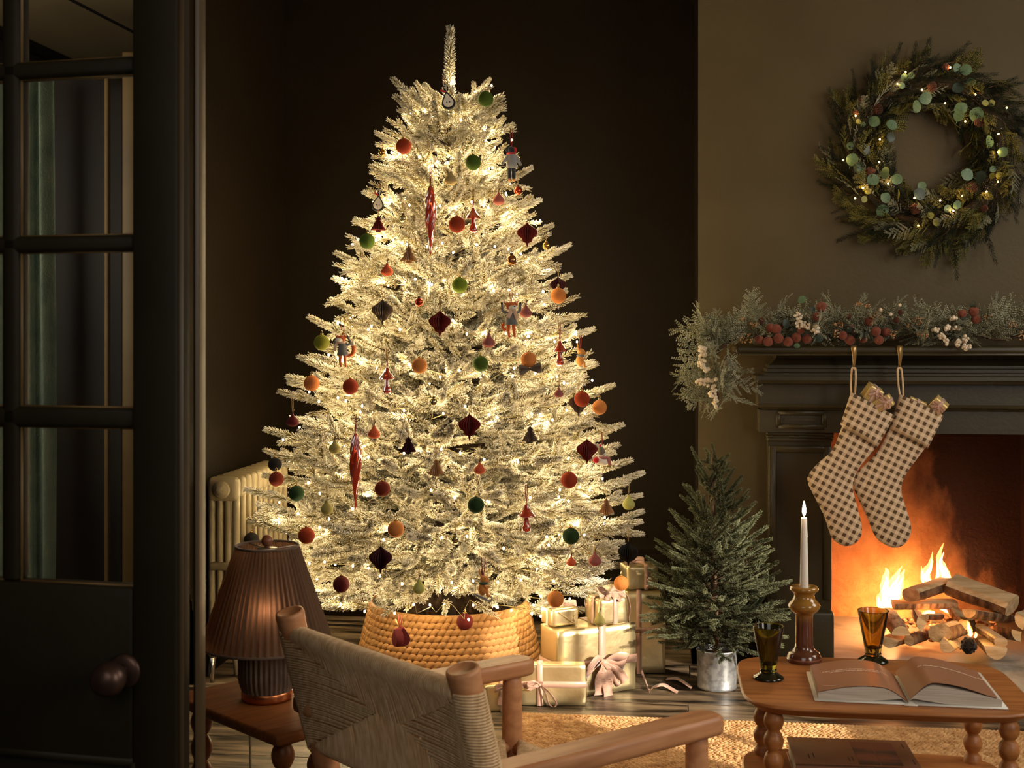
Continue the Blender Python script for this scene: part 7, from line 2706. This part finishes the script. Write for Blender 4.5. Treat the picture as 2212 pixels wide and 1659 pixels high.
log('large split log lying on top of the pile at the right', fpx(1085, 590, 4.80), fpx(1810, 850, 4.66), 'slab', .034, .25, seed=1, wide=1.25)
log('split log leaning on top of the pile at the left', fpx(590, 725, 4.70), fpx(1010, 585, 4.86), 'slab', .026, -.1, seed=2, wide=1.15)
log('birch log lying level below the two topmost logs', fpx(385, 860, 4.76), fpx(1130, 850, 4.78), 'half', .024, .1, 'birch', seed=3)
log('half-round birch log with a D-shaped end at the lower left', fpx(475, 1190, 4.56), fpx(330, 960, 4.80), 'half', .027, math.pi, 'birch', seed=4)
log('wedge-shaped log standing out beside the half-round birch end', fpx(715, 1100, 4.56), fpx(640, 960, 4.82), 'quarter', .026, .5, seed=5)
log('half log lying lowest at the left corner of the pile', fpx(330, 1310, 4.55), fpx(560, 1240, 4.78), 'half', .026, .15, seed=6)
log('small round log lying under the wedge-shaped one', fpx(575, 1290, 4.57), fpx(850, 1190, 4.72), 'round', .0165, 0, seed=7)
log('pale block of split wood in the middle of the pile', fpx(930, 1170, 4.55), fpx(1230, 1080, 4.74), 'slab', .034, -.35, seed=8, wide=1.0)
log('small half log with its round side down below the pale block', fpx(1030, 1350, 4.50), fpx(1120, 1300, 4.70), 'half', .023, .7, seed=9, flatk=1.3)
log('large half-round log with a flat lit top at the lower right', fpx(1610, 1420, 4.46), fpx(1480, 1290, 4.72), 'half', .031, .05, seed=10, flatk=1.1)
log('narrow split stick leaning down across the half-round log at right', fpx(1670, 1290, 4.50), fpx(1410, 1120, 4.72), 'slab', .016, .1, seed=11, wide=1.2)
log('charred half-round log under the large top log', fpx(1290, 960, 4.58), fpx(1750, 1020, 4.70), 'half', .025, -.1, seed=12)
log('split log sloping down behind the charred one', fpx(1235, 1080, 4.62), fpx(1085, 880, 4.82), 'slab', .018, .3, seed=13)
log('short block of split wood at the right behind the stick', fpx(1860, 1230, 4.58), fpx(1640, 1180, 4.76), 'quarter', .026, .2, seed=14)
log('quarter log at the far right edge of the fire', fpx(1900, 1060, 4.60), fpx(2060, 1000, 4.80), 'quarter', .030, .4, seed=15)
log('small bit of split wood behind the pale block', fpx(760, 1000, 4.66), fpx(940, 990, 4.76), 'slab', .013, -.2, seed=16)

# crumpled charred kindling
kd = thing('charred_kindling', 'charred bundle of kindling burning at the front of the log pile', 'kindling', fpx(1285, 1490, 4.50))
r_ = random.Random(3)
kb = MB().sphere(fpx(1285, 1350, 4.50), .024, 26, 18, sc_=(1.05, .9, 1.1))
kb.v = [tuple(Vector(v) + (Vector(v) - fpx(1285, 1350, 4.50)) * (r_.uniform(-.22, .22))) for v in kb.v]
for k in range(9):
    a = r_.uniform(0, 6.28)
    c = fpx(1285, 1350, 4.50) + Vector((.02 * math.cos(a), -.012 + .01 * math.sin(a), r_.uniform(-.02, .022)))
    kb.tube([c, c + Vector((r_.uniform(-.02, .02), r_.uniform(-.01, .006), r_.uniform(-.012, .02)))], [.0035, .002], 5)
wb(kb, 'burnt_paper', M['ash'], kd)


def ember_mat():
    m = bpy.data.materials.new('glowing_embers')
    m.use_nodes = True
    nt = m.node_tree
    N, L = nt.nodes.new, nt.links.new
    b = nt.nodes['Principled BSDF']
    b.inputs['Base Color'].default_value = S(30, 16, 10)
    tc = N('ShaderNodeTexCoord'); no = N('ShaderNodeTexNoise'); no.inputs['Scale'].default_value = 24; no.inputs['Detail'].default_value = 5
    L(tc.outputs['Object'], no.inputs['Vector'])
    r = N('ShaderNodeValToRGB')
    r.color_ramp.elements[0].position = .45; r.color_ramp.elements[0].color = (.02, .002, 0, 1)
    r.color_ramp.elements[1].position = .72; r.color_ramp.elements[1].color = (1, .26, .05, 1)
    L(no.outputs['Fac'], r.inputs[0]); L(r.outputs[0], b.inputs['Emission Color']); b.inputs['Emission Strength'].default_value = 3.2
    return m


em = thing('embers', 'bed of glowing embers under the burning logs', 'embers', fpx(900, 1180, 4.74))
em['kind'] = 'thing'
eb = MB()
for k in range(70):
    eb.sphere(fpx(r_.uniform(420, 1650), r_.uniform(1000, 1290), 4.80 + r_.uniform(-.05, .10)), r_.uniform(.008, .018), 6, 4, sc_=(1.3, .8, .6), rot=Matrix.Rotation(r_.uniform(0, 3), 3, 'Z') @ Matrix.Rotation(r_.uniform(-.6, .6), 3, 'X'))
wb(eb, 'coals', ember_mat(), em, None, 'stuff')


def flame_mat(name, c, s):
    m = bpy.data.materials.new(name)
    m.use_nodes = True
    nt = m.node_tree
    nt.nodes.remove(nt.nodes['Principled BSDF'])
    e = nt.nodes.new('ShaderNodeEmission')
    e.inputs[0].default_value = c
    e.inputs[1].default_value = s
    nt.links.new(e.outputs[0], nt.nodes['Material Output'].inputs['Volume'])
    return m


M['flame_out'] = flame_mat('flame_outer', (1, .40, .09, 1), 9.0)
M['flame_in'] = flame_mat('flame_inner', (1, .66, .28, 1), 26.0)


def tongue(pts, rad, mat, name, root, n=12):
    pts = smooth_poly(pts, 5, closed=False)
    k = len(pts)
    rs_l = [rad * max(.02, math.sin(math.pi * (.16 + .84 * (i / (k - 1)) ** .72)) ** 1.15) * (1 + .10 * math.sin(i * 1.9 + rad * 900)) for i in range(k)]
    rs_l[-1] = .0004
    return wb(MB().tube(pts, rs_l, n, flat=.8), name, mat, root)


def flame(label, tongues, y):
    t = thing('flame', label, 'flame', fpx(tongues[0][0][0][0], tongues[0][0][0][1], y), 0, 'flames of the log fire')
    for (pp, rpx) in tongues:
        rr_ = rpx / 5.531 * WL(2000, 1300, y).y / FPX
        pts = [fpx(x, yy, y) for x, yy in pp]
        tongue(pts, rr_, M['flame_out'], 'outer_flame', t)
        cpt = [pts[0].lerp(pts[0], 0)] + [pts[i].lerp(pts[0], .22) for i in range(1, len(pts))]
        tongue(cpt, rr_ * .58, M['flame_in'], 'flame_core', t)
    return t


flame('tall bright flame rising at the left side of the log pile', [([(330, 940), (300, 760), (380, 600), (490, 400)], 105), ([(400, 900), (430, 700), (470, 560), (520, 440)], 85), ([(240, 920), (210, 830), (195, 740)], 45), ([(300, 900), (280, 640), (310, 480), (290, 420)], 60)], 4.88)
flame('forked flame rising behind the two topmost logs', [([(820, 610), (770, 500), (830, 380), (855, 230)], 62), ([(1010, 600), (980, 450), (930, 300), (985, 130)], 66), ([(740, 600), (735, 500), (720, 400)], 30), ([(1060, 590), (1030, 480), (985, 360)], 36), ([(910, 600), (920, 480), (900, 300)], 32)], 4.95)
flame('small flame on top of the charred kindling', [([(1310, 1240), (1300, 1170), (1285, 1110), (1275, 1050)], 38), ([(1360, 1260), (1375, 1220), (1365, 1190)], 20)], 4.50)
flame('small glowing flame between the birch log and the blocks below', [([(880, 960), (780, 950), (700, 1000)], 26), ([(1060, 960), (980, 920), (900, 900)], 26), ([(730, 1050), (800, 1090), (850, 1120)], 20), ([(860, 720), (960, 680), (1040, 630)], 28)], 4.80)

# firelight
light('fire_light', 'POINT', fpx(330, 800, 4.92), 1.2, (1, .50, .20), shadow_soft_size=.05)
light('fire_light', 'POINT', fpx(930, 420, 4.96), .4, (1, .50, .20), shadow_soft_size=.05)
light('fire_light', 'POINT', fpx(760, 1040, 4.70), 1.2, (1, .32, .08), shadow_soft_size=.03)
light('fire_light', 'POINT', fpx(1300, 1150, 4.44), .25, (1, .44, .13), shadow_soft_size=.02)
